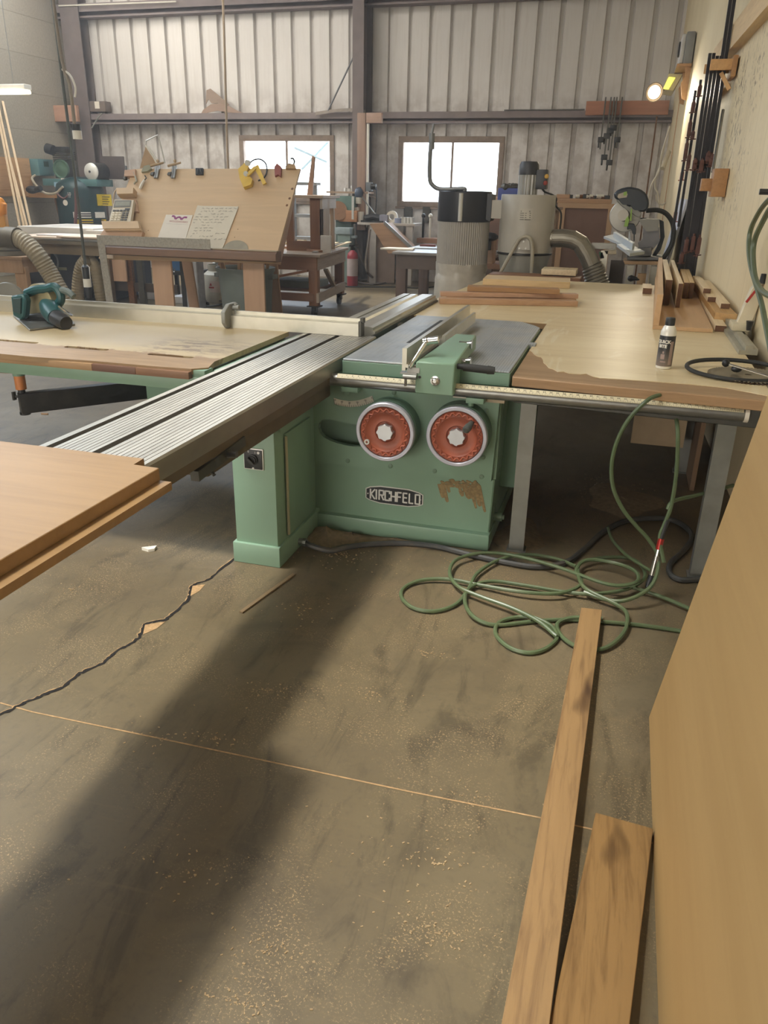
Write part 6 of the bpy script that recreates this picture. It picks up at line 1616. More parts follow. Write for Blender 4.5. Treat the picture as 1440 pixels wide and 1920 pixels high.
# dark table right of centre
dt = thing('dark_table', 'heavy dark brown table with a bluish top behind the saw', 'table', (-2.6, 12.3, 0))
tb = wood('dark_table_wood', '6b5a52', '4a3d38', 'z', 8)
pz = .755
x0_, x1_ = at_y(737, 475, 11.55).x, -1.75
m = MB(); m.box(x0_, x1_, 11.5, 13.1, pz - .04, pz, .006); m.build('table_top', plain('bluish_worn_top', '8d8a86', .35, 0, .15, 6), dt)
m = MB(); m.box(x0_ + .05, x1_ - .05, 11.56, 11.60, pz - .24, pz - .04); m.build('front_apron', plain('apron_dark', '6e6058', .6, 0, .1, 6), dt)
for x, y in ((x0_ + .12, 11.63), (x1_ - .12, 11.63), (x0_ + .14, 12.95), (x1_ - .12, 12.95)):
    m = MB(); m.box(x - .075, x + .075, y - .06, y + .06, 0, pz - .04, .004); m.build('leg', tb, dt)
m = MB(); m.box(x0_ + .1, x0_ + .14, 11.65, 12.95, pz - .2, pz - .04); m.build('side_apron', plain('apron_dark_side', '665950', .6), dt)
for i, (pa, w_, d_, h_, mt, lb) in enumerate((((748, 468), .5, .30, .025, M['paper'], 'crumpled pale papers at the front left corner of the dark table'), ((800, 466), .45, .3, .02, plain('bluish_sheet', 'aab4be', .4), 'bluish sheet lying on the dark table by the filter drum'), ((803, 464), .25, .12, .05, plain('reddish_block', '7a4a44', .6), 'reddish block on the dark table by the filter drum'))):
    p = at_z(*pa, pz + .001); m = MB(); m.prism([(p.x - w_ / 2, p.y - d_ / 2), (p.x + w_ / 2, p.y - d_ / 2 + .03), (p.x + w_ / 2 - .04, p.y + d_ / 2), (p.x - w_ / 2 + .06, p.y + d_ / 2 - .04)], 'z', pz + .001, pz + h_, .003)
    tag(m.build(('paper_scrap', 'paper_sheet', 'wood_block')[i], mt, at=p), lb, ('papers', 'sheet', 'wood block')[i])
# small things by the wall below the second window
m = MB(); p, q = at_y(794, 445, 14.3), at_y(822, 440, 14.3); m.box(p.x - .1, q.x + .9, 14.2, 14.55, .72, .80)
tag(m.build('low_shelf', wood('low_shelf_wood', '9a735c', '6f5040', 'x'), at=(p.x, 14.4, .72)), 'low brown shelf on the wall below the second window', 'shelf')
for i, px in enumerate((761, 795)):
    a, b = at_y(px, 418, 14.6), at_y(px + 1, 388, 14.6); m = MB(); m.box(a.x - .07, a.x + .07, 14.74, 14.80, a.z, b.z)
    tag(m.build('metal_bracket', M['steel_dark'], at=a), ('grey bracket on the wall under the left side of the second window', 'grey bracket on the wall under the middle of the second window')[i], 'bracket')
for i, px in enumerate((793, 806)):
    a = at_y(px, 438, 14.35); m = MB(); m.cyl((a.x, 14.35, .801), (a.x, 14.35, .80 + .35), .02, n=8); m.ball((a.x, 14.35, 1.17), .04, 8)
    tag(m.build('thin_rod', M['blackmetal'] if i == 0 else M['white'], at=(a.x, 14.35, .801)), ('thin black rod standing on the low shelf below the second window', 'thin white rod standing on the low shelf below the second window')[i], 'rod')

# ----------------------------------------------------------------- fixed to the back wall
post = wood('dusty_post', '9b8070', '785f50', 'z', 8)
def bw(px, py, y=14.25): return at_y(px, py, y)
a, b = bw(671, 330), bw(687, 212)
m = MB(); m.box(a.x, b.x, 14.2, 14.28, .9, b.z, .004); tag(m.build('wooden_post', post, at=(a.x, 14.24, .9)), 'tall dusty wooden post in front of the steel column between the windows', 'wooden post')
p, q = bw(688, 231), bw(717, 212); m = MB(); m.box(p.x + .004, q.x, 14.19, 14.28, p.z, q.z, .004); tag(m.build('post_bracket', wood('dusty_bracket', 'ab8f7e', '83695a', 'x'), at=(p.x, 14.24, p.z)), 'short wooden block jutting right from the top of the dusty post', 'wood block')
m = MB(); a = bw(690, 330); b = bw(688, 232); m.cyl((a.x, 14.23, .95), (a.x, 14.23, b.z), .022, n=10); tag(m.build('white_conduit', M['white'], at=(a.x, 14.23, .95)), 'white conduit running down beside the dusty wooden post', 'conduit')
m = MB(); a, b = bw(688, 358), bw(697, 342); m.box(a.x, b.x + .02, 14.18, 14.28, a.z, b.z, .008); o_ = tag(m.build('outlet_box', plain('outlet_grey', '6d7378', .5), at=(a.x, 14.2, a.z)), 'grey outlet box with a black plug on the conduit right of the post', 'outlet box'); 
m = MB(); c = bw(700, 350, 14.18); m.cyl(c - V((.04, 0, 0)), c + V((.05, 0, 0)), .05, n=12); m.tube([c + V((.05, 0, 0)), bw(706, 356, 14.18), bw(706, 372, 14.2), bw(704, 398, 14.2)], .012, 6); m.build('plug', M['black'], o_)
# diagonal rod and a bent strip
m = MB(); m.cyl(bw(615, 208, 14.5), bw(678, 75, 14.32), .014, n=8); tag(m.build('steel_rod', plain('grey_blue_rod', '7f8388', .4, .5), at=bw(615, 208, 14.5)), 'thin steel rod leaning from the girt to the column above the first window', 'rod')
m = MB(); cs2 = curve([bw(592, 213, 14.5), bw(625, 208, 14.5), bw(655, 206, 14.5), bw(685, 209, 14.5)], 6)
for p, q in zip(cs2, cs2[1:]): m.bar(p, q, .02, .05)
tag(m.build('bent_strip', plain('dusty_strip', '9a9086', .7), at=cs2[0]), 'thin bent pale strip resting on the girt beside the column', 'strip')
# curved templates on the girt
tm = wood('template_wood', '9a8272', '7a6354', 'x', 8)
zg = 2.832
def tp(px, py): p = at_y(px, py, 14.55); return (p.x, max(zg, p.z))
m = MB(); m.prism([tp(374, 213), tp(378, 205), tp(392, 195), tp(410, 193), tp(428, 199), tp(440, 206), tp(455, 212), tp(440, 213), tp(425, 210), tp(405, 207), tp(390, 210), tp(382, 214)], 'y', 14.61, 14.63)
tag(m.build('curved_template', tm, at=(tp(400, 213)[0], 14.54, zg)), 'low curved wooden template lying on the girt left of the first window', 'template', 'templates on the girt')
m = MB(); m.prism([tp(381, 194), tp(382, 168), tp(389, 165), tp(398, 172), tp(410, 182), tp(425, 195), tp(420, 198), tp(404, 192), tp(392, 193), tp(386, 185)], 'y', 14.65, 14.665); 
tag(m.build('curved_template', wood('template_wood2', '948070', '75604f', 'x', 8), at=(tp(400, 213)[0], 14.57, zg)), 'taller hooked wooden template standing behind the low one on the girt', 'template', 'templates on the girt')
m = MB(); a, b = bw(171, 210, 14.6), bw(199, 190, 14.6); m.box(a.x, b.x, 14.55, 14.75, a.z, b.z, .01); o_ = tag(m.build('junction_box', plain('box_brown_grey', '6f635c', .6), at=a), 'dark junction box with a white sticker on the girt near the left corner', 'junction box')
m = MB(); c = bw(182, 197, 14.545); m.box(c.x - .05, c.x + .05, 14.54, 14.55, c.z - .06, c.z + .06); m.build('sticker', M['paper'], o_)
m = MB(); m.tube(curve([bw(192, 212, 14.5), bw(183, 222, 14.5), bw(172, 240, 14.5)], 5), .012, 6); m.build('cable', M['grey'], o_)
# white wire along the top girt
m = MB(); m.cyl(at_y(110, 11, 14.5), at_y(330, 3, 14.5), .012, n=6); tag(m.build('white_wire', M['white'], at=at_y(110, 11, 14.5)), 'white wire strung along the top girt near the left corner', 'wire')
# crossed bars outside the first window
for i, (a, b) in enumerate((((552, 277), (613, 304)), ((566, 318), (615, 267)))):
    p, q = at_y(*a, 15.3 + i * .1), at_y(*b, 15.3 + i * .1); m = MB(); m.bar(p, q, .03, .04)
    tag(m.build('outside_bar', plain('bar_blue_grey', '8fa7ad', .6), at=p), ('bluish bar sloping down to the right outside the first window', 'bluish bar sloping up to the right outside the first window')[i], 'bar')
# ================================================================= right side: dust collector, mitre saw, clamps on the wall
YD = 8.6
def dp(px, py, y=YD): return at_y(px, py, y)
gr = plain('collector_grey', 'aaa69c', .42, .05, .05, 6, '8a8578', .25)
dc = thing('dust_collector', 'grey cyclone dust collector with a black topped filter drum behind the outfeed table', 'dust collector', (-1.3, YD, 0))
a, b = dp(818, 480), dp(922, 380); fc = V(((a.x + b.x) / 2, YD, 0)); fr = (b.x - a.x) / 2 * .98
ztop, zband, zbag = dp(872, 362, YD).z, dp(872, 415, YD - fr).z, dp(870, 498, YD - fr).z
m = MB(); m.lathe([(fr * 1.0, zband - .01), (fr * 1.01, zband), (fr * 1.01, ztop + .01), (fr * .98, ztop + .02), (0, ztop + .02)], fc, 'z', 48); m.build('filter_lid', plain('lid_black', '2e3036', .4, .1, .08), dc)
m = MB(); N = 144; prof_ = []
A = [m._v((fc.x + fr * (.985 if i % 2 else .955) * math.cos(2 * math.pi * i / N), YD + fr * (.985 if i % 2 else .955) * math.sin(2 * math.pi * i / N), zbag)) for i in range(N)]
B = [m._v((v.co.x, v.co.y, zband)) for v in A]
for i in range(N): m._f((A[i], A[(i + 1) % N], B[(i + 1) % N], B[i]))
m.build('pleated_filter', plain('filter_grey', 'a39f98', .75, 0, .05), dc, smooth=.15)
m = MB(); m.lathe([(fr * .99, zbag + .005), (fr * 1.0, zbag - .05), (fr * .96, zbag - .10), (fr * .99, zbag - .13), (fr * 1.02, zbag - .16), (fr * 1.03, zbag - .3), (fr * .95, .12), (fr * .8, .02)], fc, 'z', 30)
for v in m.bm.verts:
    v.co.x += random.uniform(-.012, .012); v.co.y += random.uniform(-.012, .012)
m.build('dust_bag', plain('bag_plastic', 'b6b0a4', .3, 0, .1, 14), dc)
m = MB(); m.lathe([(.012, 0)], fc, 'z', 4) if 0 else None
c1 = [dp(871, 358), dp(869, 354), dp(840, 355), dp(822, 354), dp(811, 347), dp(806, 335), dp(806, 300), dp(808, 270), dp(809, 252)]
m.tube(curve(c1, 6), .022, 10); m.cyl(dp(809, 280), dp(810, 250), .030, n=12); m.cyl(dp(810, 250), dp(814, 232), .012, n=8); m.build('crank_handle', plain('crank_grey', '7a7d80', .4, .4), dc)
p = dp(862, 388, YD - fr); m = MB(); m.cyl((p.x + .01, YD - fr - .005, zband), (p.x + .01, YD - fr - .005, ztop), .022, n=10); m.build('lid_rod', M['silver'], dc)
# cyclone drum
a, b = dp(932, 470), dp(1042, 400); dcx = (a.x + b.x) / 2; dr_ = (b.x - a.x) / 2 * .97
zt_, zr_ = dp(988, 368).z, dp(985, 478, YD - dr_).z
DCc = V((dcx, YD, 0))
m = MB(); m.lathe([(dr_, zr_), (dr_, zt_), (dr_ * .98, zt_ + .015), (0, zt_ + .015)], DCc, 'z', 48); m.build('drum', gr, dc)
m = MB(); m.lathe([(dr_ * 1.0, zr_ + .005), (dr_ * .98, zr_ - .01), (dr_ * .50, zr_ - .62), (dr_ * .5, zr_ - .66), (.3, .56), (.3, .04)], DCc, 'z', 40); m.build('cone', plain('cone_grey', '989890', .45, .05, .05), dc)
m = MB(); m.lathe([(dr_ * 1.0, -.012), (dr_ * 1.03, -.008), (dr_ * 1.03, .008), (dr_, .012)], DCc + V((0, 0, zr_)), 'z', 48); m.build('clamp_band', M['blackmetal'], dc)
m = MB(); p, q = dp(918, 411), dp(938, 368)
m.prism([(fc.x + fr * .9, zband + .02), (p.x + .02, zband + .0), (p.x + .03, zband + .02), (p.x + .03, ztop - .01), (fc.x + fr * .9, ztop)], 'y', YD - .12, YD + .12); m.build('inlet_box', plain('inlet_black', '33353a', .45), dc)
m = MB(); m.box(p.x + .03, dcx - dr_ * .8, YD - .11, YD + .11, zband + .03, ztop - .06); m.build('outlet_neck', gr, dc)
a, b = dp(970, 367), dp(1010, 325); mr_ = (b.x - a.x) / 2; mc = V(((a.x + b.x) / 2, YD, 0)); zm0, zm1, zm2 = zt_ + .015, dp(990, 326).z, dp(990, 303).z
m = MB(); N = 64
for z0, z1 in ((zm0, zm1),):
    A = [m._v((mc.x + mr_ * (1.0 if (i // 2) % 2 else .93) * math.cos(2 * math.pi * i / N), YD + mr_ * (1.0 if (i // 2) % 2 else .93) * math.sin(2 * math.pi * i / N), z0)) for i in range(N)]
    B = [m._v((v.co.x, v.co.y, z1)) for v in A]
    for i in range(N): m._f((A[i], A[(i + 1) % N], B[(i + 1) % N], B[i]))
m.build('motor_body', plain('motor_finned', '9d9d9a', .4, .4), dc, smooth=.15)
m = MB(); m.lathe([(mr_ * 1.02, zm1 - .01), (mr_ * 1.03, zm1), (mr_ * 1.0, zm2 - .03), (mr_ * .85, zm2), (0, zm2 + .005)], mc, 'z', 32); m.build('fan_cover', plain('fan_cover_black', '33353a', .4), dc)
p = dp(1022, 335); m = MB(); m.box(mc.x + mr_ * .85, p.x + .03, YD - .07, YD + .06, dp(1020, 355).z, dp(1020, 318).z, .012); sb = m.build('switch_box', plain('switch_box_black', '2d2f34', .4), dc)
m = MB(); m.ball((p.x + .02, YD - .075, p.z + .02), .022, 10, 1, .5, 1); m.build('yellow_button', plain('button_yellow', 'c9a04a', .4), sb)
m = MB(); m.ball((p.x + .015, YD - .075, p.z - .04), .022, 10, 1, .5, 1); m.build('red_button', plain('button_red', '8c3a34', .4), sb)
m = MB(); m.tube(curve([dp(1015, 352), dp(1022, 360), dp(1035, 365), dp(1043, 372), dp(1042, 385), dp(1052, 400), dp(1050, 430)], 6), .010, 6); m.build('motor_cable', M['rubber'], dc)
def on_drum(a, z, r=dr_ + .002): return (dcx + r * math.cos(a), YD + r * math.sin(a), z)
m = MB(); z0, z1 = dp(985, 411, YD - dr_).z, dp(985, 391, YD - dr_).z
for i in range(6):
    t0, t1 = R(-100 + i * 4.5), R(-95.5 + i * 4.5); m.poly([on_drum(t0, z0), on_drum(t1, z0), on_drum(t1, z1), on_drum(t0, z1)])
lb_ = m.build('spec_label', plain('label_grey_silver', 'b9b5aa', .5), dc, smooth=3)
m = MB()
for k in range(5):
    for (t0, t1) in ((-98, -90), (-88, -76)) if k else ((-97, -78),):
        zz = z1 - .02 - k * .02; m.poly([on_drum(R(t0), zz - .006 - (.006 if k == 0 else 0), dr_ + .003), on_drum(R(t1), zz - .006 - (.006 if k == 0 else 0), dr_ + .003), on_drum(R(t1), zz, dr_ + .003), on_drum(R(t0), zz, dr_ + .003)])
m.build('label_print', plain('label_print_dark', '5a5850', .6), lb_, smooth=3)
# bent handle frame in front of the cone
yh = YD - dr_ - .04
m = MB(); m.tube(curve([at_y(930, 526, yh - .03), at_y(950, 490, yh - .03), at_y(970, 454, yh), at_y(978, 446, yh), at_y(988, 444, yh), at_y(996, 452, yh), at_y(998, 475, yh), at_y(995, 530, yh)], 6), .018, 10); m.build('handle_frame', plain('handle_cream_grey', 'a39d8c', .5), dc)
m = MB(); p, q = at_y(968, 468, yh + .02), at_y(994, 446, yh + .02); m.prism([(p.x, p.z), (q.x + .01, p.z), (q.x - .01, q.z), (p.x + .04, q.z)], 'y', yh + .015, yh + .03); gp2 = m.build('gusset', gr, dc)
for q in ((982, 453), (974, 466), (986, 466)):
    m = MB(); m.lathe([(.010, 0), (.010, .006), (0, .008)], at_y(q[0], q[1], yh + .015), 'y', 8); m.build('bolt', M['silver'], gp2)
for a in (30, 150, 270):
    m = MB(); x, y = dcx + dr_ * .9 * math.cos(R(a)), YD + dr_ * .9 * math.sin(R(a)); 
    if a != 270: m.cyl((x, y, .02), (x, y, zr_), .02, n=8); m.build('frame_leg', gr, dc)
    else: m.bm.free()
m = MB(); m.box(fc.x - .3, dcx + .4, YD - .35, YD + .35, .0, .035, .01); m.build('base', plain('base_dark', '55534e', .5), dc)
# duct elbow
gal = plain('galvanised_duct', '99958a', .35, .7, .12, 10, '7d7666', .4)
m = MB(); pts = [dp(1036, 447), dp(1058, 447), dp(1066, 447.5), dp(1080, 451), dp(1092, 460), dp(1102, 480), dp(1112, 500)]
c = curve(pts, 3); c = [pts[0], dp(1056, 446.5), dp(1074, 449), dp(1088, 457), dp(1100, 476), dp(1109, 497)]
m.tube(c, .088, 24); el = thing('duct_elbow', 'galvanised sheet metal duct elbow leaving the cyclone towards the flexible hose', 'duct', tuple(c[0])); m.build('elbow', gal, el, smooth=.25)
m = MB(); out = [c[-1].lerp(dp(1124, 545), i / 26) for i in range(27)]; m.tube(out, .12, 24, rad=[.092 + (.012 if i % 3 == 0 else 0) + .001 * i for i in range(27)]); m.build('ribbed_sleeve', plain('sleeve_grey', '8f8a7e', .45, .4, .08, 10), el, smooth=.3)
m = MB(); m.tube([c[0] - V((.12, 0, 0)), c[0] - V((.0, 0, 0))], .096, 24); m.build('collar', gal, el)
# blue crate on the far shelf, brown shelf unit behind
su = thing('shelf_unit', 'tan framed brown cabinet standing against the back wall behind the cyclone', 'cabinet', (-.6, 12.6, 0))
YU = 12.6
def up(px, py, y=YU): return at_y(px, py, y)
a, b = up(905, 520), up(1146, 378)
m = MB(); m.box(a.x, b.x, YU - .03, YU + .55, b.z - .03, b.z + .03, .004); m.build('cabinet_top', wood('cab_top', 'b08c6c', '86674c', 'x'), su)
m = MB(); m.box(a.x + .02, b.x - .02, YU, YU + .5, 0, b.z - .03); m.build('cabinet_body', plain('cabinet_brown', '7d6154', .6, 0, .1, 4), su)
for px in (1050, 1140):
    q = up(px, 440); m = MB(); m.box(q.x - .04, q.x + .04, YU - .025, YU - .002, 0.02, b.z - .03); m.build('stile', wood('cab_stile', 'b59574', '8b6d50', 'z'), su)
m = MB(); q = up(1142, 388); m.box(up(1046, 385).x, q.x, YU - .027, YU - .003, b.z - .10, b.z - .03); m.build('rail', wood('cab_rail', 'b59574', '8b6d50', 'x'), su)
rn = random.Random(3)
for i, px in enumerate((1068, 1084, 1091, 1098, 1104, 1110, 1117, 1124, 1131, 1138)):
    q = up(px, 377, YU + .12); m = MB(); s = rn.uniform(.03, .055); zt0 = b.z + .031
    if i % 3 == 0: m.box(q.x - s, q.x + s, YU + .1, YU + .2, zt0, zt0 + s * 1.4, .004)
    else: m.cyl((q.x - s, YU + .12, zt0 + s * .7), (q.x + s, YU + .14, zt0 + s * .7), s * .7, n=10)
    tag(m.build('hardware_piece', (M['blackmetal'], M['silver'], M['rust'])[i % 3], at=(q.x, YU + .12, zt0)), 'one of the small metal bits lined up on the brown cabinet top', 'hardware', 'hardware on the cabinet top')
m = MB(); q = up(1055, 374, YU + .1); m.box(q.x - .09, q.x + .10, YU + .05, YU + .25, b.z + .031, b.z + .085, .004); tag(m.build('wood_block', wood('cab_block', 'b08c6a', '83654a', 'x'), at=(q.x, YU + .1, b.z + .031)), 'tan wood block on the brown cabinet top behind the cyclone', 'wood block')
p, q = at_y(934, 368, 11.5), at_y(970, 353, 11.5)
bcr = thing('blue_crate', 'blue crate full of small parts behind the filter drum', 'crate', (p.x, 11.5, p.z - .1))
m = MB(); m.box(p.x, q.x + .05, 11.45, 11.75, p.z - .12, q.z, .01); m.build('crate_body', plain('crate_blue', '3f4f9a', .45), bcr)
m = MB(); rn = random.Random(6)
for i in range(14): m.ball((rn.uniform(p.x + .03, q.x + .02), rn.uniform(11.48, 11.7), q.z + .01), rn.uniform(.03, .06), 7)
o_ = m.build('crate_contents', M['steel_dark'], bcr); o_['kind'] = 'stuff'
m = MB(); m.box(p.x - .55, q.x + .6, 11.4, 11.9, p.z - .16, p.z - .125); m.box(p.x - .5, p.x - .44, 11.45, 11.85, 0, p.z - .16); m.box(q.x + .5, q.x + .56, 11.45, 11.85, 0, p.z - .16)
tag(m.build('rough_table', wood('rough_table_wood', '7f6a58', '5d4b3c', 'x'), at=(p.x, 11.6, 0)), 'rough brown table holding the blue crate behind the dust collector', 'table')
m = MB(); p, q = at_y(911, 475, 10.6), at_y(928, 440, 10.6); m.box(p.x, q.x, 10.55, 10.8, .72, q.z, .01)
lm = thing('low_bench', 'brown low bench with cartons between the filter drum and the cyclone', 'bench', (p.x, 10.7, 0)); m.build('carton', wood('carton_tan', '9c7f66', '77604b', 'x'), lm)
m = MB(); m.box(p.x - .4, q.x + .5, 10.5, 11.1, .66, .72); m.build('bench_top', brn_x, lm)
for x in (p.x - .35, q.x + .42):
    m = MB(); m.box(x, x + .06, 10.55, 10.62, 0, .66); m.build('leg', brn_d, lm)
m = MB(); p = at_y(913, 448, 10.4); m.cyl((p.x, 10.4, .721 if 0 else .9), (p.x, 10.4, 1.05), .06, n=14); m.ball((p.x + .04, 10.4, 1.06), .09, 10, 1.2, 1, .6)
tag(m.build('black_camera_mount', M['blackmetal'], at=(p.x, 10.4, .9)), 'black clamp head visible between the filter drum and the cyclone', 'clamp head')
# lumber stacks beyond the outfeed table
for i, (pl, pr, y, z, h, mt, lb) in enumerate((((903, 528), (1090, 531), 7.75, .74, .05, brn, 'lowest reddish board of the lumber stack just beyond the outfeed table'), ((915, 517), (1088, 521), 7.85, .80, .05, brn_x, 'middle brown board of the lumber stack just beyond the outfeed table'), ((1015, 508), (1080, 510), 7.95, .86, .05, pine2, 'top pale board of the lumber stack just beyond the outfeed table'))):
    a, b = at_y(*pl, y), at_y(*pr, y); m = MB(); m.box(a.x, b.x, y, y + .3, z, z + h, .003); tag(m.build('board', mt, at=(a.x, y, z)), lb, 'board', 'lumber stack')
lc = thing('lumber_cart', 'low dark cart carrying the lumber stack behind the outfeed table', 'cart', (-.6, 8.0, 0))
m = MB(); m.box(-1.2, -.12, 7.7, 8.25, .70, .74); m.build('cart_top', brn_x, lc)
for x in (-1.15, -.2):
    for y in (7.75, 8.15):
        m = MB(); m.box(x, x + .06, y, y + .06, 0, .70); m.build('leg', brn_d, lc)

# ----------------------------------------------------------------- mitre saw
YM = 9.0
def sp2(px, py, y=YM): return at_y(px, py, y)
ms = thing('mitre_saw', 'grey and black sliding mitre saw with green levers on a narrow stand', 'mitre saw', (.05, YM, sp2(1180, 485).z))
def pl2(q, y0, y1, m, bev=.004): m.prism([(sp2(*p).x, sp2(*p).z) for p in q], 'y', y0, y1, bev)
dkn = plain('saw_navy_black', '2b3138', .42, 0, .06); gsv = plain('saw_grey', '8b8a84', .45, .15, .06); wht = plain('saw_white_fence', 'd5dcdf', .4, .1, .03); grn = plain('lever_green', '8bb04a', .45)
m = MB(); pl2([(1150, 368), (1153, 360), (1162, 354), (1180, 350), (1200, 354), (1212, 363), (1217, 378), (1215, 392), (1205, 399), (1192, 390), (1180, 388), (1170, 380), (1158, 376)], YM - .10, YM + .12, m, .02); m.build('motor_housing', dkn, ms)
m = MB(); pl2([(1158, 369), (1160, 364), (1174, 359), (1177, 364), (1175, 370), (1160, 372)], YM - .104, YM - .098, m, 0); m.build('handle_opening', plain('handle_gap', 'b5ab9c', .6), ms)
m = MB(); pl2([(1169, 367), (1170, 360), (1176, 359), (1175, 366)], YM - .108, YM - .1, m, 0); m.build('trigger', grn, ms)
m = MB(); pl2([(1155, 376), (1160, 373), (1180, 390), (1186, 384), (1203, 399), (1199, 408), (1190, 404), (1178, 392), (1168, 388)], YM - .09, YM + .1, m, .006); m.build('arm_casting', gsv, ms)
c = sp2(1172, 405); m = MB(); m.lathe([(.15, -.01), (.158, 0), (.158, .02), (.15, .03), (.02, .035), (0, .035)], c, 'y', 40); m.build('blade_guard', plain('guard_grey_silver', 'a5a39c', .35, .4), ms)
m = MB(); m.cyl(c + V((-.02, -.12, .01)), c + V((-.0, -.02, .0)), .055, n=20); m.build('spindle_housing', plain('spindle_grey', '9b958a', .4, .3), ms)
m = MB(); pl2([(1181, 413), (1183, 391), (1185, 391), (1184, 413)], YM - .14, YM - .12, m, 0); pl2([(1170, 424), (1173, 410), (1178, 404), (1180, 412), (1177, 424)], YM - .14, YM - .11, m, .003); m.build('green_lever', grn, ms)
m = MB(); pl2([(1180, 413), (1212, 410), (1236, 411), (1234, 432), (1212, 434), (1205, 425), (1198, 412)], YM - .05, YM + .09, m, 0); m.build('slide_head', gsv, ms)
m = MB(); m.cyl(sp2(1180, 413), sp2(1212, 413), .014, n=10); m.cyl(sp2(1182, 411, YM + .06), sp2(1212, 411, YM + .06), .014, n=10); m.build('slide_bars', M['chrome'], ms)
m = MB(); pl2([(1176, 418), (1189, 419), (1193, 428), (1192, 439), (1186, 438), (1184, 428), (1176, 430)], YM - .12, YM - .05, m, .006); m.cyl(sp2(1189, 452), sp2(1189, 436), .006, n=8); m.build('hold_down', dkn, ms)
m = MB(); pl2([(1206, 428), (1236, 426), (1237, 452), (1222, 470), (1200, 472), (1196, 456), (1206, 448)], YM - .02, YM + .10, m, 0); m.build('pivot_column', plain('pivot_dark_grey', '77767a', .45, .2), ms)
m = MB(); pl2([(1237, 412), (1245, 416), (1247, 445), (1240, 468), (1230, 482), (1223, 482), (1232, 465), (1239, 448)], YM + .10, YM + .2, m, 0); m.build('rear_bracket', dkn, ms)
m = MB(); pl2([(1196, 465), (1222, 462), (1221, 478), (1178, 482), (1180, 474)], YM - .1, YM + .15, m, .005); m.build('turntable', plain('turntable_grey', '6c6c6e', .45, .2), ms)
for i, q in enumerate((((1132, 440), (1150, 438), (1200, 470), (1181, 474)), ((1156, 455), (1170, 452), (1208, 472), (1192, 474)))):
    m = MB(); z = sp2(1180, 470).z + .03
    A = [at_z(px, py, z) for px, py in (((1132, 443), (1150, 439), (1189, 458), (1182, 463)), ((1157, 458), (1178, 455), (1209, 471), (1181, 475)))[i]]
    m.prism([(p.x, p.y) for p in A], 'z', z - .03, z, .003); m.build('fence_table', wht, ms)
m = MB(); A = [at_z(px, py, sp2(1180, 470).z + .07) for px, py in ((1150, 438), (1155, 437), (1190, 459), (1186, 461))]; m.prism([(p.x, p.y) for p in A], 'z', sp2(1180, 470).z + .03, sp2(1180, 470).z + .09, .002); m.build('fence_rail', wht, ms)
m = MB(); pl2([(1178, 452), (1179, 434), (1181, 434), (1182, 452)], YM + .12, YM + .14, m, 0); m.build('fence_post', wht, ms)
m = MB(); pl2([(1112, 452), (1156, 453), (1156, 464), (1112, 463)], YM - .35, YM - .29, m, .003); m.build('extension_rail', plain('rail_grey', '9b9a94', .4, .4), ms)
m = MB(); pl2([(1134, 466), (1156, 465), (1157, 473), (1138, 473)], YM - .34, YM - .2, m, .005); m.build('stop_block', plain('stop_cream', 'b5a98f', .5), ms)
m = MB(); pl2([(1125, 469), (1132, 468), (1136, 480), (1128, 482)], YM - .34, YM - .25, m, .004); m.build('green_clamp', plain('clamp_dark_green', '3f6a50', .5), ms)
m = MB(); m.tube(curve([sp2(1212, 395, YM + .1), sp2(1232, 394, YM + .12), sp2(1248, 400, YM + .14), sp2(1259, 414, YM + .15), sp2(1263, 432, YM + .15), sp2(1260, 455, YM + .12), sp2(1252, 472, YM + .1), sp2(1243, 485, YM + .08)], 8), .024, 10); m.build('dust_hose', M['rubber'], ms)
# stand for the saw
stn = thing('saw_stand', 'narrow stand with a tan shelf and aluminium legs under the mitre saw', 'stand', (.05, YM, 0))
zs = sp2(1180, 482).z
m = MB(); pl2([(1176, 480), (1242, 481), (1242, 486), (1176, 485)], YM - .15, YM + .32, m, .002); m.build('top_frame', plain('frame_grey_dark', '6d6f70', .4, .5), stn)
m = MB(); pl2([(1169, 486.5), (1244, 488), (1245, 494), (1172, 493)], YM - .2, YM + .3, m, .003); m.build('tan_shelf', wood('stand_shelf_wood', 'b59674', '8b6d4e', 'x'), stn)
zsh = sp2(1180, 494).z
for px in (1181, 1226):
    q = sp2(px, 510); m = MB(); m.box(q.x - .035, q.x + .035, YM - .1, YM - .06, 0, zsh - .01); m.box(q.x - .03, q.x + .03, YM + .2, YM + .24, 0, zsh - .01); m.build('leg', M['alu'], stn)
m = MB(); p = sp2(1133, 500, YM - .3); m.box(p.x - .05, p.x + .02, YM - .34, YM - .28, 0, sp2(1133, 470, YM - .3).z); m.build('side_leg', M['alu'], stn)
m = MB(); p, q = sp2(1140, 530), sp2(1172, 490); m.box(p.x, q.x, YM + .1, YM + .12, 0, q.z); m.build('dark_panel', plain('stand_panel', '5c534a', .7), stn)
m = MB(); p, q = sp2(1194, 530, YM - .25), sp2(1212, 513, YM - .25); m.box(p.x, q.x, YM - .28, YM - .22, .5, q.z, .004); m.build('jaw_block', wood('jaw_wood', 'a88a66', '806447', 'z'), stn)
m = MB(); p = sp2(1182, 522, YM - .27); m.tube([p, p + V((.05, 0, .0)), p + V((.09, 0, -.01))], .02, 8, rad=[.035, .02, .012]); m.ball(p, .03, 8); m.build('star_knob', M['black'], stn)
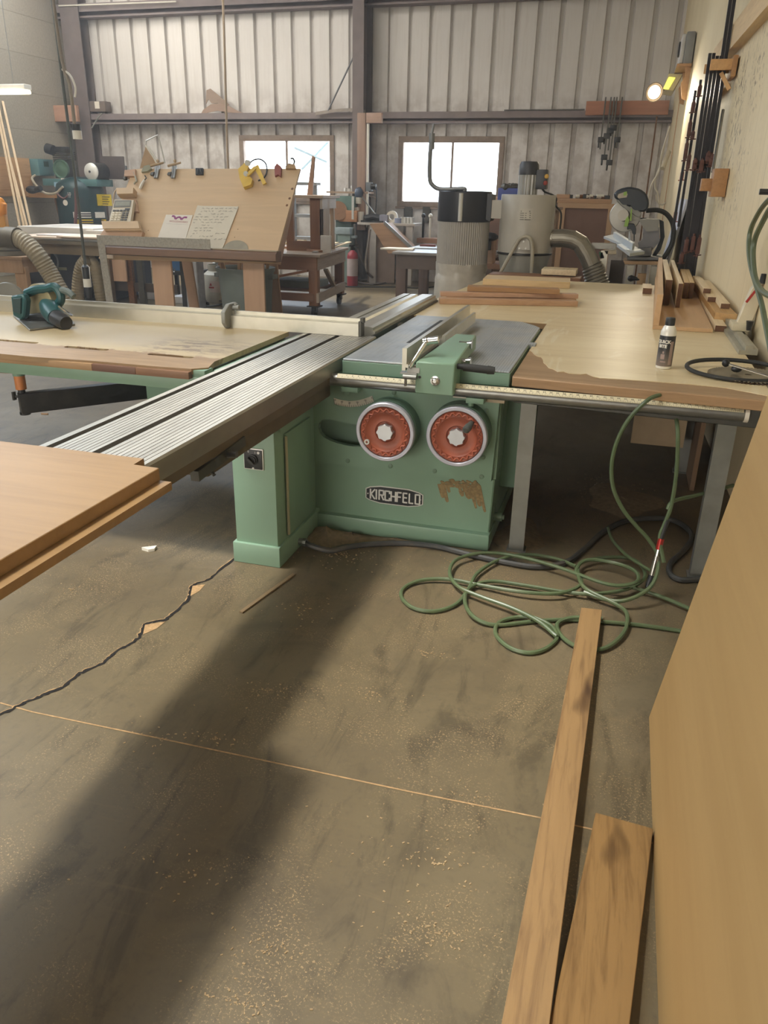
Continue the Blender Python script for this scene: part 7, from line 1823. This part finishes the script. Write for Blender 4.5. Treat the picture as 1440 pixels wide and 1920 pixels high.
# white sheet goods leaning behind the saw
m = MB(); xw = wall_x(9.6)
m.prism([(xw - .30, 0), (xw - .275, 0), (xw - .025, 1.55), (xw - .05, 1.55)], 'y', 9.4, 10.6); tag(m.build('white_sheet', plain('white_melamine', 'c9ccd6', .45), at=(xw - .2, 10, 0)), 'white sheet leaning on the wall behind the black bar clamps', 'sheet', 'white sheets at the wall')
m = MB(); m.prism([(xw - .36, 0), (xw - .345, 0), (xw - .11, 1.25), (xw - .125, 1.25)], 'y', 9.2, 9.9); tag(m.build('white_sheet', plain('white_melamine2', 'bfc4d2', .45), at=(xw - .3, 9.6, 0)), 'shorter white sheet leaning in front of the tall one beside the mitre saw', 'sheet', 'white sheets at the wall')

# ----------------------------------------------------------------- bar clamps on the wall
XC = .575
def cx_(px, py, x=XC): return at_x(px, py, x)
blk = plain('clamp_bar_black', '26252a', .35, .35, .1); brc = plain('clamp_casting_brown', '5c3b32', .55, .2, .2, 20)
YCL = 8.0
def clamp(label, pt, pb, w, heads, mt=blk, x=None, ztop=None, grp='long bar clamps on the wall', y=7.56, zb=None):
    a, b = at_y(*pt, y), at_y(*pb, y)
    d = a - b
    if ztop: a = b + d * ((ztop - b.z) / d.z)
    if zb is not None: b = b - d * ((b.z - zb) / d.z)
    o = thing('bar_clamp', label, 'bar clamp', tuple(b), 0, grp)
    m = MB(); m.bar(b, a, .024, w, (0, 1, 0)); m.build('bar', mt, o)
    for py, sz in heads:
        t = (py - pb[1]) / (pt[1] - pb[1]); p = at_y(*pb, y).lerp(at_y(*pt, y), t); p.y -= w / 2
        m = MB(); m.box(p.x - .018, p.x + .018, p.y - .05, p.y + .005, p.z - sz * .5, p.z + sz * .5, .005); m.cyl((p.x, p.y - .03, p.z - sz * .7), (p.x, p.y - .03, p.z + sz * .7), .010, n=8); m.bar((p.x - .03, p.y - .03, p.z - sz * .62), (p.x + .035, p.y - .03, p.z - sz * .55), .010, .010); m.box(p.x - .012, p.x + .012, p.y - .07, p.y - .04, p.z + sz * .15, p.z + sz * .55); m.build('jaw', brc, o)
    return o
spec = [((1362, 100), (1299, 524), .048, [(290, .08), (455, .13)], 3.62, 'tall black bar clamp nearest the viewer, running up past the ledger beam'),
        ((1355, 100), (1293, 524), .040, [(285, .07)], 3.30, 'second black bar clamp from the viewer, tall one behind the nearest'),
        ((1348, 132), (1288, 522), .036, [(450, .11)], 2.62, 'third black bar clamp from the viewer on the wall'),
        ((1341, 132), (1283, 522), .036, [(302, .08)], 2.62, 'fourth black bar clamp from the viewer on the wall'),
        ((1334, 132), (1277, 521), .036, [(455, .10)], 2.64, 'fifth black bar clamp from the viewer on the wall'),
        ((1327, 132), (1272, 520), .034, [(300, .07), (480, .07)], 2.64, 'sixth black bar clamp from the viewer on the wall')]
for pt, pb, w, hd, zt, lb in spec: clamp(lb, pt, pb, w, hd, blk, None, zt, zb=.02)
for i, (pt, pb, hd, lb) in enumerate((((1314, 150), (1272, 425), [(170, .08), (300, .12), (250, .06)], 'first of the two shorter clamps left of the long row, with a chain of castings'), ((1304, 170), (1262, 430), [(200, .08), (240, .12), (280, .14)], 'second of the two shorter clamps left of the long row, nearest the wooden post'))):
    clamp(lb, pt, pb, .05, hd, blk, None, None, 'shorter clamps by the post', 8.9)
o_ = clamp('grey pipe clamp with two red brown jaws hanging below the shorter clamps', (1278, 330), (1259, 445), .04, [(330, .07), (405, .09)], M['steel'], None, None, None, 9.3)
for ch in o_.children:
    if ch.name.startswith('jaw'): ch.data.materials[0] = plain('clamp_casting_red', '9a4a38', .5, .1, .15)
# rack pieces
rkw = wood('rack_wood', 'cfa46e', 'a27a48', 'y', 16)
rk = thing('clamp_rack', 'wooden rack bracket near the top of the wall holding the long clamps', 'rack', (.6, 7.5, 2.5))
a, b = at_y(1330, 132, 7.45), at_y(1380, 110, 7.45); wk = wall_x(7.75) - .004
m = MB(); m.box(a.x, wk, 7.44, 7.47, a.z, b.z, .004); m.build('front_bar', rkw, rk)
m = MB(); m.box(a.x - .03, wk, 7.63, 7.655, a.z, b.z - .01, .004); m.build('rear_bar', rkw, rk)
m = MB(); m.box(wk - .035, wk, 7.40, 7.72, a.z - .05, b.z + .02, .004); m.build('wall_plate', wood('rack_plate_wood', 'a87f54', '835e3a', 'y'), rk)
m = MB(); m.bar((wk - .10, 7.52, a.z - .01), (wk - .02, 7.50, a.z - .13), .03, .03); m.build('gusset', rkw, rk)
m = MB(); m.box(wall_x(9.3) - .022, wall_x(9.3) - .004, 7.73, 9.3, a.z - .12, a.z - .02, .003); m.build('wall_cleat', rkw, rk)
m = MB(); p = at_x(1340, 343, .60); m.box(.575, wall_x(p.y) - .002, p.y - .12, p.y + .10, p.z - .10, p.z + .10, .006); m.box(.50, .58, p.y - .06, p.y + .06, p.z - .06, p.z + .03, .004)
tag(m.build('mounting_block', wood('wall_block_wood', 'a67c50', '7d5934', 'y'), at=(.6, p.y, p.z)), 'stepped wooden block screwed to the wall right of the clamps', 'wood block')
m = MB(); m.cyl((.58, p.y + .1, p.z + .08), (.62, p.y + .55, p.z + .55), .012, n=8); tag(m.build('steel_rod', M['steel'], at=(.58, p.y + .1, p.z + .08)), 'thin rod leaning from the stepped wall block up to the clamps', 'rod')
sh = wood('far_shelf_wood', 'b78f66', '8a6844', 'y', 14)
# unit heater on its shelf
YH2 = 12.3
h0 = thing('unit_heater', 'grey box heater with a pale front high on the wall', 'heater', (.4, YH2, 3.1))
def hp2(px, py, y): return at_y(px, py, y)
a, b = hp2(1277, 120, YH2 - .25), hp2(1328, 57, YH2 - .25)
wx_ = wall_x(YH2) - .005
m = MB(); m.box(a.x + .02, wx_, YH2 - .25, YH2 + .35, a.z, b.z, .02); m.build('heater_body', plain('heater_grey', '8b8d8c', .5, .1), h0)
m = MB(); m.box(a.x - .03, a.x + .02, YH2 - .23, YH2 + .33, a.z + .01, b.z - .02, .02); m.build('heater_front', plain('heater_front_white', 'c9c9c9', .45), h0)
m = MB(); m.lathe([(.09, 0), (.09, .02), (.06, .025), (0, .02)], (a.x - .03, YH2 + .05, b.z - .16), 'x', 20, tilt=Matrix.Rotation(math.pi, 3, 'Z')); m.build('fan_grille', M['blackmetal'], h0)
p = hp2(1283, 122, YH2 - .2)
hsf = thing('heater_shelf', 'wooden shelf bracket with curved support under the grey heater', 'shelf', (.3, YH2, p.z - .1))
m = MB(); m.box(a.x - .05, wx_, YH2 - .32, YH2 + .4, a.z - .035, a.z - .003, .003); m.build('shelf_board', sh, hsf)
m = MB(); m.prism([(a.x + .05, a.z - .036), (wx_, a.z - .036), (wx_, a.z - .42), (wx_ - .06, a.z - .40), (wx_ - .10, a.z - .22), (a.x + .07, a.z - .14)], 'y', YH2 - .28, YH2 - .24); m.build('curved_support', sh, hsf)
m = MB(); m.prism([(a.x + .05, a.z - .036), (wx_, a.z - .036), (wx_, a.z - .42), (wx_ - .06, a.z - .40), (wx_ - .10, a.z - .22), (a.x + .07, a.z - .14)], 'y', YH2 + .28, YH2 + .32); m.build('far_support', sh, hsf)
m = MB(); m.tube([hp2(1310, 60, YH2 - .2), hp2(1322, 40, 11.8), hp2(1334, 0, 11.3), hp2(1337, -20, 11.2)], .008, 6); tag(m.build('heater_cable', M['rubber'], at=hp2(1310, 60, YH2)), 'thin dark cable rising up the wall from the grey heater', 'cable')
# strip light and round spot lamp
YL = 12.6
yl = thing('strip_light', 'pale yellow lit strip light under the heater shelf', 'light fixture', tuple(hp2(1258, 155, YL)))
a, b = hp2(1243, 170, YL - .2), hp2(1280, 142, YL - .2)
m = MB(); m.prism([(hp2(1242, 168, YL).x, hp2(1242, 168, YL).z), (hp2(1262, 170, YL).x, hp2(1262, 171, YL).z), (hp2(1280, 140, YL).x, hp2(1280, 140, YL).z), (hp2(1254, 138, YL).x, hp2(1254, 138, YL).z)], 'y', YL - .02, YL + .6, .006); m.build('light_housing', plain('cream_housing', 'd8cda0', .5), yl)
m = MB(); m.prism([(hp2(1243, 167, YL).x, hp2(1243, 167, YL).z), (hp2(1253, 168, YL).x, hp2(1253, 168, YL).z), (hp2(1266, 146, YL).x, hp2(1266, 146, YL).z), (hp2(1254, 145, YL).x, hp2(1254, 145, YL).z)], 'y', YL - .03, YL - .021); m.build('lit_tube', emit('yellow_tube', 'f0ee60', 1.6), yl)
sl_ = thing('spot_lamp', 'bright round spot lamp glowing on the wall left of the strip light', 'lamp', tuple(hp2(1227, 173, YL - .3)))
c = hp2(1227, 173, YL - .3)
TL = Matrix.Rotation(R(12), 3, 'X') @ Matrix.Rotation(R(20), 3, 'Z')
m = MB(); m.lathe([(.03, -.16), (.06, -.14), (.115, -.02), (.12, .0), (.108, .004), (.10, -.01)], c, 'y', 28, tilt=TL); m.build('lamp_shade', plain('lamp_shade_brown', '9a8872', .5), sl_)
m = MB(); m.lathe([(.082, -.012), (.08, .006), (.05, .018), (0, .022)], c, 'y', 28, tilt=TL); m.build('lit_bulb', emit('bulb_glow', 'fff2d4', 7), sl_)
m = MB(); m.tube([c + V((0, .14, 0)), c + V((.05, .2, .03)), hp2(1245, 168, YL)], .014, 8); m.build('lamp_arm', M['steel_dark'], sl_)
ld = bpy.data.lights.new('spot_lamp_light', 'SPOT'); ld.energy = 60; ld.spot_size = R(120); ld.spot_blend = .6; ld.shadow_soft_size = .1; ld.color = (1, .88, .68)
lo_ = bpy.data.objects.new('spot_lamp_light', ld); COL.objects.link(lo_); lo_.location = c + V((0, -.06, -.02)); lo_.rotation_euler = (TL @ V((0, -1, -.35))).to_track_quat('-Z', 'Y').to_euler()
# post by the corner and white cables
pw_ = wood('corner_post_wood', 'c39060', '98683e', 'z', 10)
a, b = at_y(1262, 380, 13.45), at_y(1284, 190, 13.45)
xp = at_y(1264, 300, 13.45).x; xq = at_y(1283, 300, 13.45).x
m = MB(); m.box(xp, min(xq, wall_x(13.5) - .005), 13.42, 13.5, .95, b.z, .004); tag(m.build('wooden_post', pw_, at=(xp, 13.45, .95)), 'orange brown wooden post on the right wall beside the loose white cables', 'wooden post')
m = MB(); p, q = at_y(1266, 188, 13.3), at_y(1300, 162, 13.3); m.prism([(xp - .05, b.z), (wall_x(13.3) - .01, b.z), (wall_x(13.3) - .01, b.z + .45), (xp + .12, b.z + .42), (xp + .1, b.z + .12)], 'y', 13.30, 13.41, .004); tag(m.build('post_corbel', sh, at=(xp, 13.35, b.z)), 'wooden corbel on top of the orange brown post below the lights', 'corbel')
cw_ = plain('white_cable', 'cfc8b6', .5)
for i, (pts, lb) in enumerate((([(1256, 236), (1240, 290), (1236, 320), (1222, 345), (1216, 370), (1216, 392)], 'white cable hanging in a long curve beside the orange brown post'), ([(1230, 365), (1232, 378), (1242, 384), (1252, 374), (1262, 345)], 'short white cable sagging in a loop below the post'), ([(1246, 270), (1238, 310), (1230, 330), (1228, 350), (1234, 365), (1236, 390)], 'thin white cable hanging between the long one and the post'))):
    m = MB(); P = [at_y(px, py, 13.2 + .05 * i) for px, py in pts]; m.tube(curve(P, 6), .013, 6); tag(m.build('white_cable', cw_, at=P[0]), lb, 'cable', 'white cables by the post')
m = MB(); m.cyl(at_y(1242, 316, 13.1), at_y(1254, 285, 13.3), .035, n=10); tag(m.build('white_tube', plain('ivory_tube', 'c9bfa8', .5), at=at_y(1242, 316, 13.1)), 'short ivory tube leaning across the white cables by the post', 'tube')
# beam with hanging clamps on the back wall
a, b = at_y(1097, 217, 14.5), at_y(1256, 188, 14.5)
m = MB(); m.box(a.x, b.x, 14.50, 14.565, a.z + .01, b.z, .004); tag(m.build('hanging_beam', wood('reddish_beam', 'a87256', '7c4f3a', 'x', 8), at=(a.x, 14.53, a.z)), 'reddish wooden beam fixed on the back wall above the girt at the right', 'beam')
for i, (px, y1, hz, lb) in enumerate(((1136, 280, (262,), 'leftmost of the five thin clamps hanging from the reddish beam'), (1146, 300, (255, 295), 'second of the five thin clamps hanging from the reddish beam'), (1152, 282, (245,), 'middle one of the five thin clamps hanging from the reddish beam'), (1157, 310, (240, 305), 'fourth of the five thin clamps hanging from the reddish beam'), (1167, 278, (262,), 'rightmost of the five thin clamps hanging from the reddish beam'))):
    p, q = at_y(px, 182, 14.44), at_y(px - 4, y1, 14.44)
    o = thing('hanging_clamp', lb, 'clamp', tuple(q), 0, 'clamps on the reddish beam')
    m = MB(); m.bar(p, (p.x - .0, 14.44, q.z), .022, .03); m.build('bar', M['steel_dark'], o)
    for z_ in hz:
        r = at_y(px, z_, 14.44); m = MB(); m.box(p.x - .05, p.x + .05, 14.40, 14.47, r.z - .04, r.z + .04, .005); m.cyl((p.x - .03, 14.43, r.z - .12), (p.x - .03, 14.43, r.z), .014, n=8); m.build('jaw', M['blackmetal'], o)
m = MB(); q = [at_y(945, 214, 14.62), at_y(1095, 211, 14.62), at_y(975, 216, 14.60), at_y(1095, 214, 14.60)]
for v in q: v.z = 2.848
m.cyl(q[0], q[1], .015, n=8); m.cyl(q[2], q[3], .012, n=8)
tag(m.build('steel_rod', M['steel'], at=at_y(945, 214, 14.45)), 'pair of thin rods lying along the girt left of the reddish beam', 'rods')
m = MB(); p = at_y(1232, 218, 14.5); m.cyl((p.x, 14.52, .0), (p.x, 14.52, p.z), .012, n=8); tag(m.build('thin_conduit', M['rust'], at=(p.x, 14.5, .9)), 'thin rusty conduit running down the back wall near the right corner', 'conduit')
# hose looped on the right wall
hx = lambda px, py, o=.05: at_x(px, py, .70 - o)
m = MB(); m.tube(curve([hx(1470, 360), hx(1445, 372), hx(1425, 395), hx(1408, 430), hx(1404, 465), hx(1408, 500), hx(1418, 535), hx(1428, 570), hx(1436, 610), hx(1446, 660)], 7), .013, 8)
m.tube(curve([hx(1470, 372), hx(1448, 385), hx(1428, 420), hx(1415, 450), hx(1412, 480), hx(1416, 520), hx(1428, 545), hx(1450, 558)], 7), .014, 8)
wh_ = thing('looped_hose', 'dark green hose hanging in loops on the cream wall at the right edge', 'hose', tuple(hx(1440, 370))); m.build('hose_loop', plain('dark_green_hose', '566048', .45), wh_)
m = MB(); p = hx(1440, 368); m.cyl((wall_x(p.y) - .0, p.y - .05, p.z + .02), (p.x - .05, p.y - .05, p.z + .02), .014, n=8); m.build('hose_hook', M['blackmetal'], wh_)
WORLD, SUN, EXPOSURE = 9.0, 3.4, 0.0
# ================================================================= light
w = bpy.data.worlds.new('world'); SC.world = w; w.use_nodes = True
nt = w.node_tree; nt.nodes.clear()
out = nt.nodes.new('ShaderNodeOutputWorld'); bg = nt.nodes.new('ShaderNodeBackground')
tc = nt.nodes.new('ShaderNodeTexCoord'); sp = nt.nodes.new('ShaderNodeSeparateXYZ')
nt.links.new(tc.outputs['Generated'], sp.inputs[0])
rz = nt.nodes.new('ShaderNodeValToRGB')          # ground haze to zenith
rz.color_ramp.elements[0].position = .42; rz.color_ramp.elements[0].color = (.75, .78, .80, 1)
rz.color_ramp.elements[1].position = .62; rz.color_ramp.elements[1].color = (.72, .85, 1.0, 1)
mr = nt.nodes.new('ShaderNodeMapRange'); mr.inputs[1].default_value = -1; mr.inputs[2].default_value = 1
nt.links.new(sp.outputs[2], mr.inputs[0]); nt.links.new(mr.outputs[0], rz.inputs[0])
mx = nt.nodes.new('ShaderNodeMix'); mx.data_type = 'RGBA'   # the yard behind is warm in low sun
my = nt.nodes.new('ShaderNodeMapRange'); my.inputs[1].default_value = .2; my.inputs[2].default_value = -.6
nt.links.new(sp.outputs[1], my.inputs[0]); nt.links.new(my.outputs[0], mx.inputs[0])
nt.links.new(rz.outputs[0], mx.inputs[6]); mx.inputs[7].default_value = (1.0, .93, .82, 1)
nt.links.new(mx.outputs[2], bg.inputs[0]); bg.inputs[1].default_value = WORLD
nt.links.new(bg.outputs[0], out.inputs[0])
def portal(x, y, z, sx, sy, rot):
    d = bpy.data.lights.new('daylight_portal', 'AREA'); d.shape = 'RECTANGLE'; d.size = sx; d.size_y = sy
    o = bpy.data.objects.new('daylight_portal', d); COL.objects.link(o)
    o.location = (x, y, z); o.rotation_euler = rot
    d.cycles.is_portal = True
for a, b, c, d in (W1, W2): portal((a + b) / 2, YB + .1, (c + d) / 2, b - a, d - c, (R(-90), 0, 0))
for a, b, c, d in SKY: portal((a + b) / 2, (c + d) / 2, 5.76, b - a, d - c, (0, 0, 0))
portal(-10.85, (LIGHT_GAP[0] + LIGHT_GAP[1]) / 2, (LIGHT_GAP[2] + LIGHT_GAP[3]) / 2, LIGHT_GAP[3] - LIGHT_GAP[2], LIGHT_GAP[1] - LIGHT_GAP[0], (0, R(-90), 0))
portal((DOOR[0] + DOOR[1]) / 2, -6.0, DOOR[3] / 2, DOOR[1] - DOOR[0], DOOR[3], (R(90), 0, 0))
sd = bpy.data.lights.new('sun', 'SUN'); sd.energy = SUN; sd.angle = R(5.5); sd.color = (1, .94, .84)
so = bpy.data.objects.new('sun', sd); COL.objects.link(so)
so.rotation_euler = V((.37, .055, -.90)).to_track_quat('-Z', 'Y').to_euler()
SC.view_settings.view_transform = 'Standard'; SC.view_settings.look = 'None'
SC.view_settings.gamma = 1; SC.view_settings.exposure = EXPOSURE
SC.view_settings.use_curve_mapping = False
SC.cycles.use_denoising = True
SC.cycles.max_bounces = 6; SC.cycles.diffuse_bounces = 4; SC.cycles.glossy_bounces = 3
SC.cycles.sample_clamp_indirect = 6
SC.cycles.use_adaptive_sampling = True; SC.cycles.adaptive_threshold = .06; SC.cycles.adaptive_min_samples = 20
# haze volume added to lift the dark tones, standing in for window glare
hz = bpy.data.materials.new('haze_volume'); hz.use_nodes = True
nt = hz.node_tree; nt.nodes.clear()
o_ = nt.nodes.new('ShaderNodeOutputMaterial'); vs = nt.nodes.new('ShaderNodeVolumeScatter')
vs.inputs['Color'].default_value = (.93, .96, 1, 1); vs.inputs['Density'].default_value = .0065; vs.inputs['Anisotropy'].default_value = .35
nt.links.new(vs.outputs[0], o_.inputs['Volume'])
m = MB(); m.box(-11.3, 1.9, -6.4, 15.4, -.3, 6.4)
hb = m.build('glare_haze', hz)
tag(hb, 'thin haze added through the whole shop to lighten its far end', 'haze', kind='stuff')
SC.cycles.volume_bounces = 0
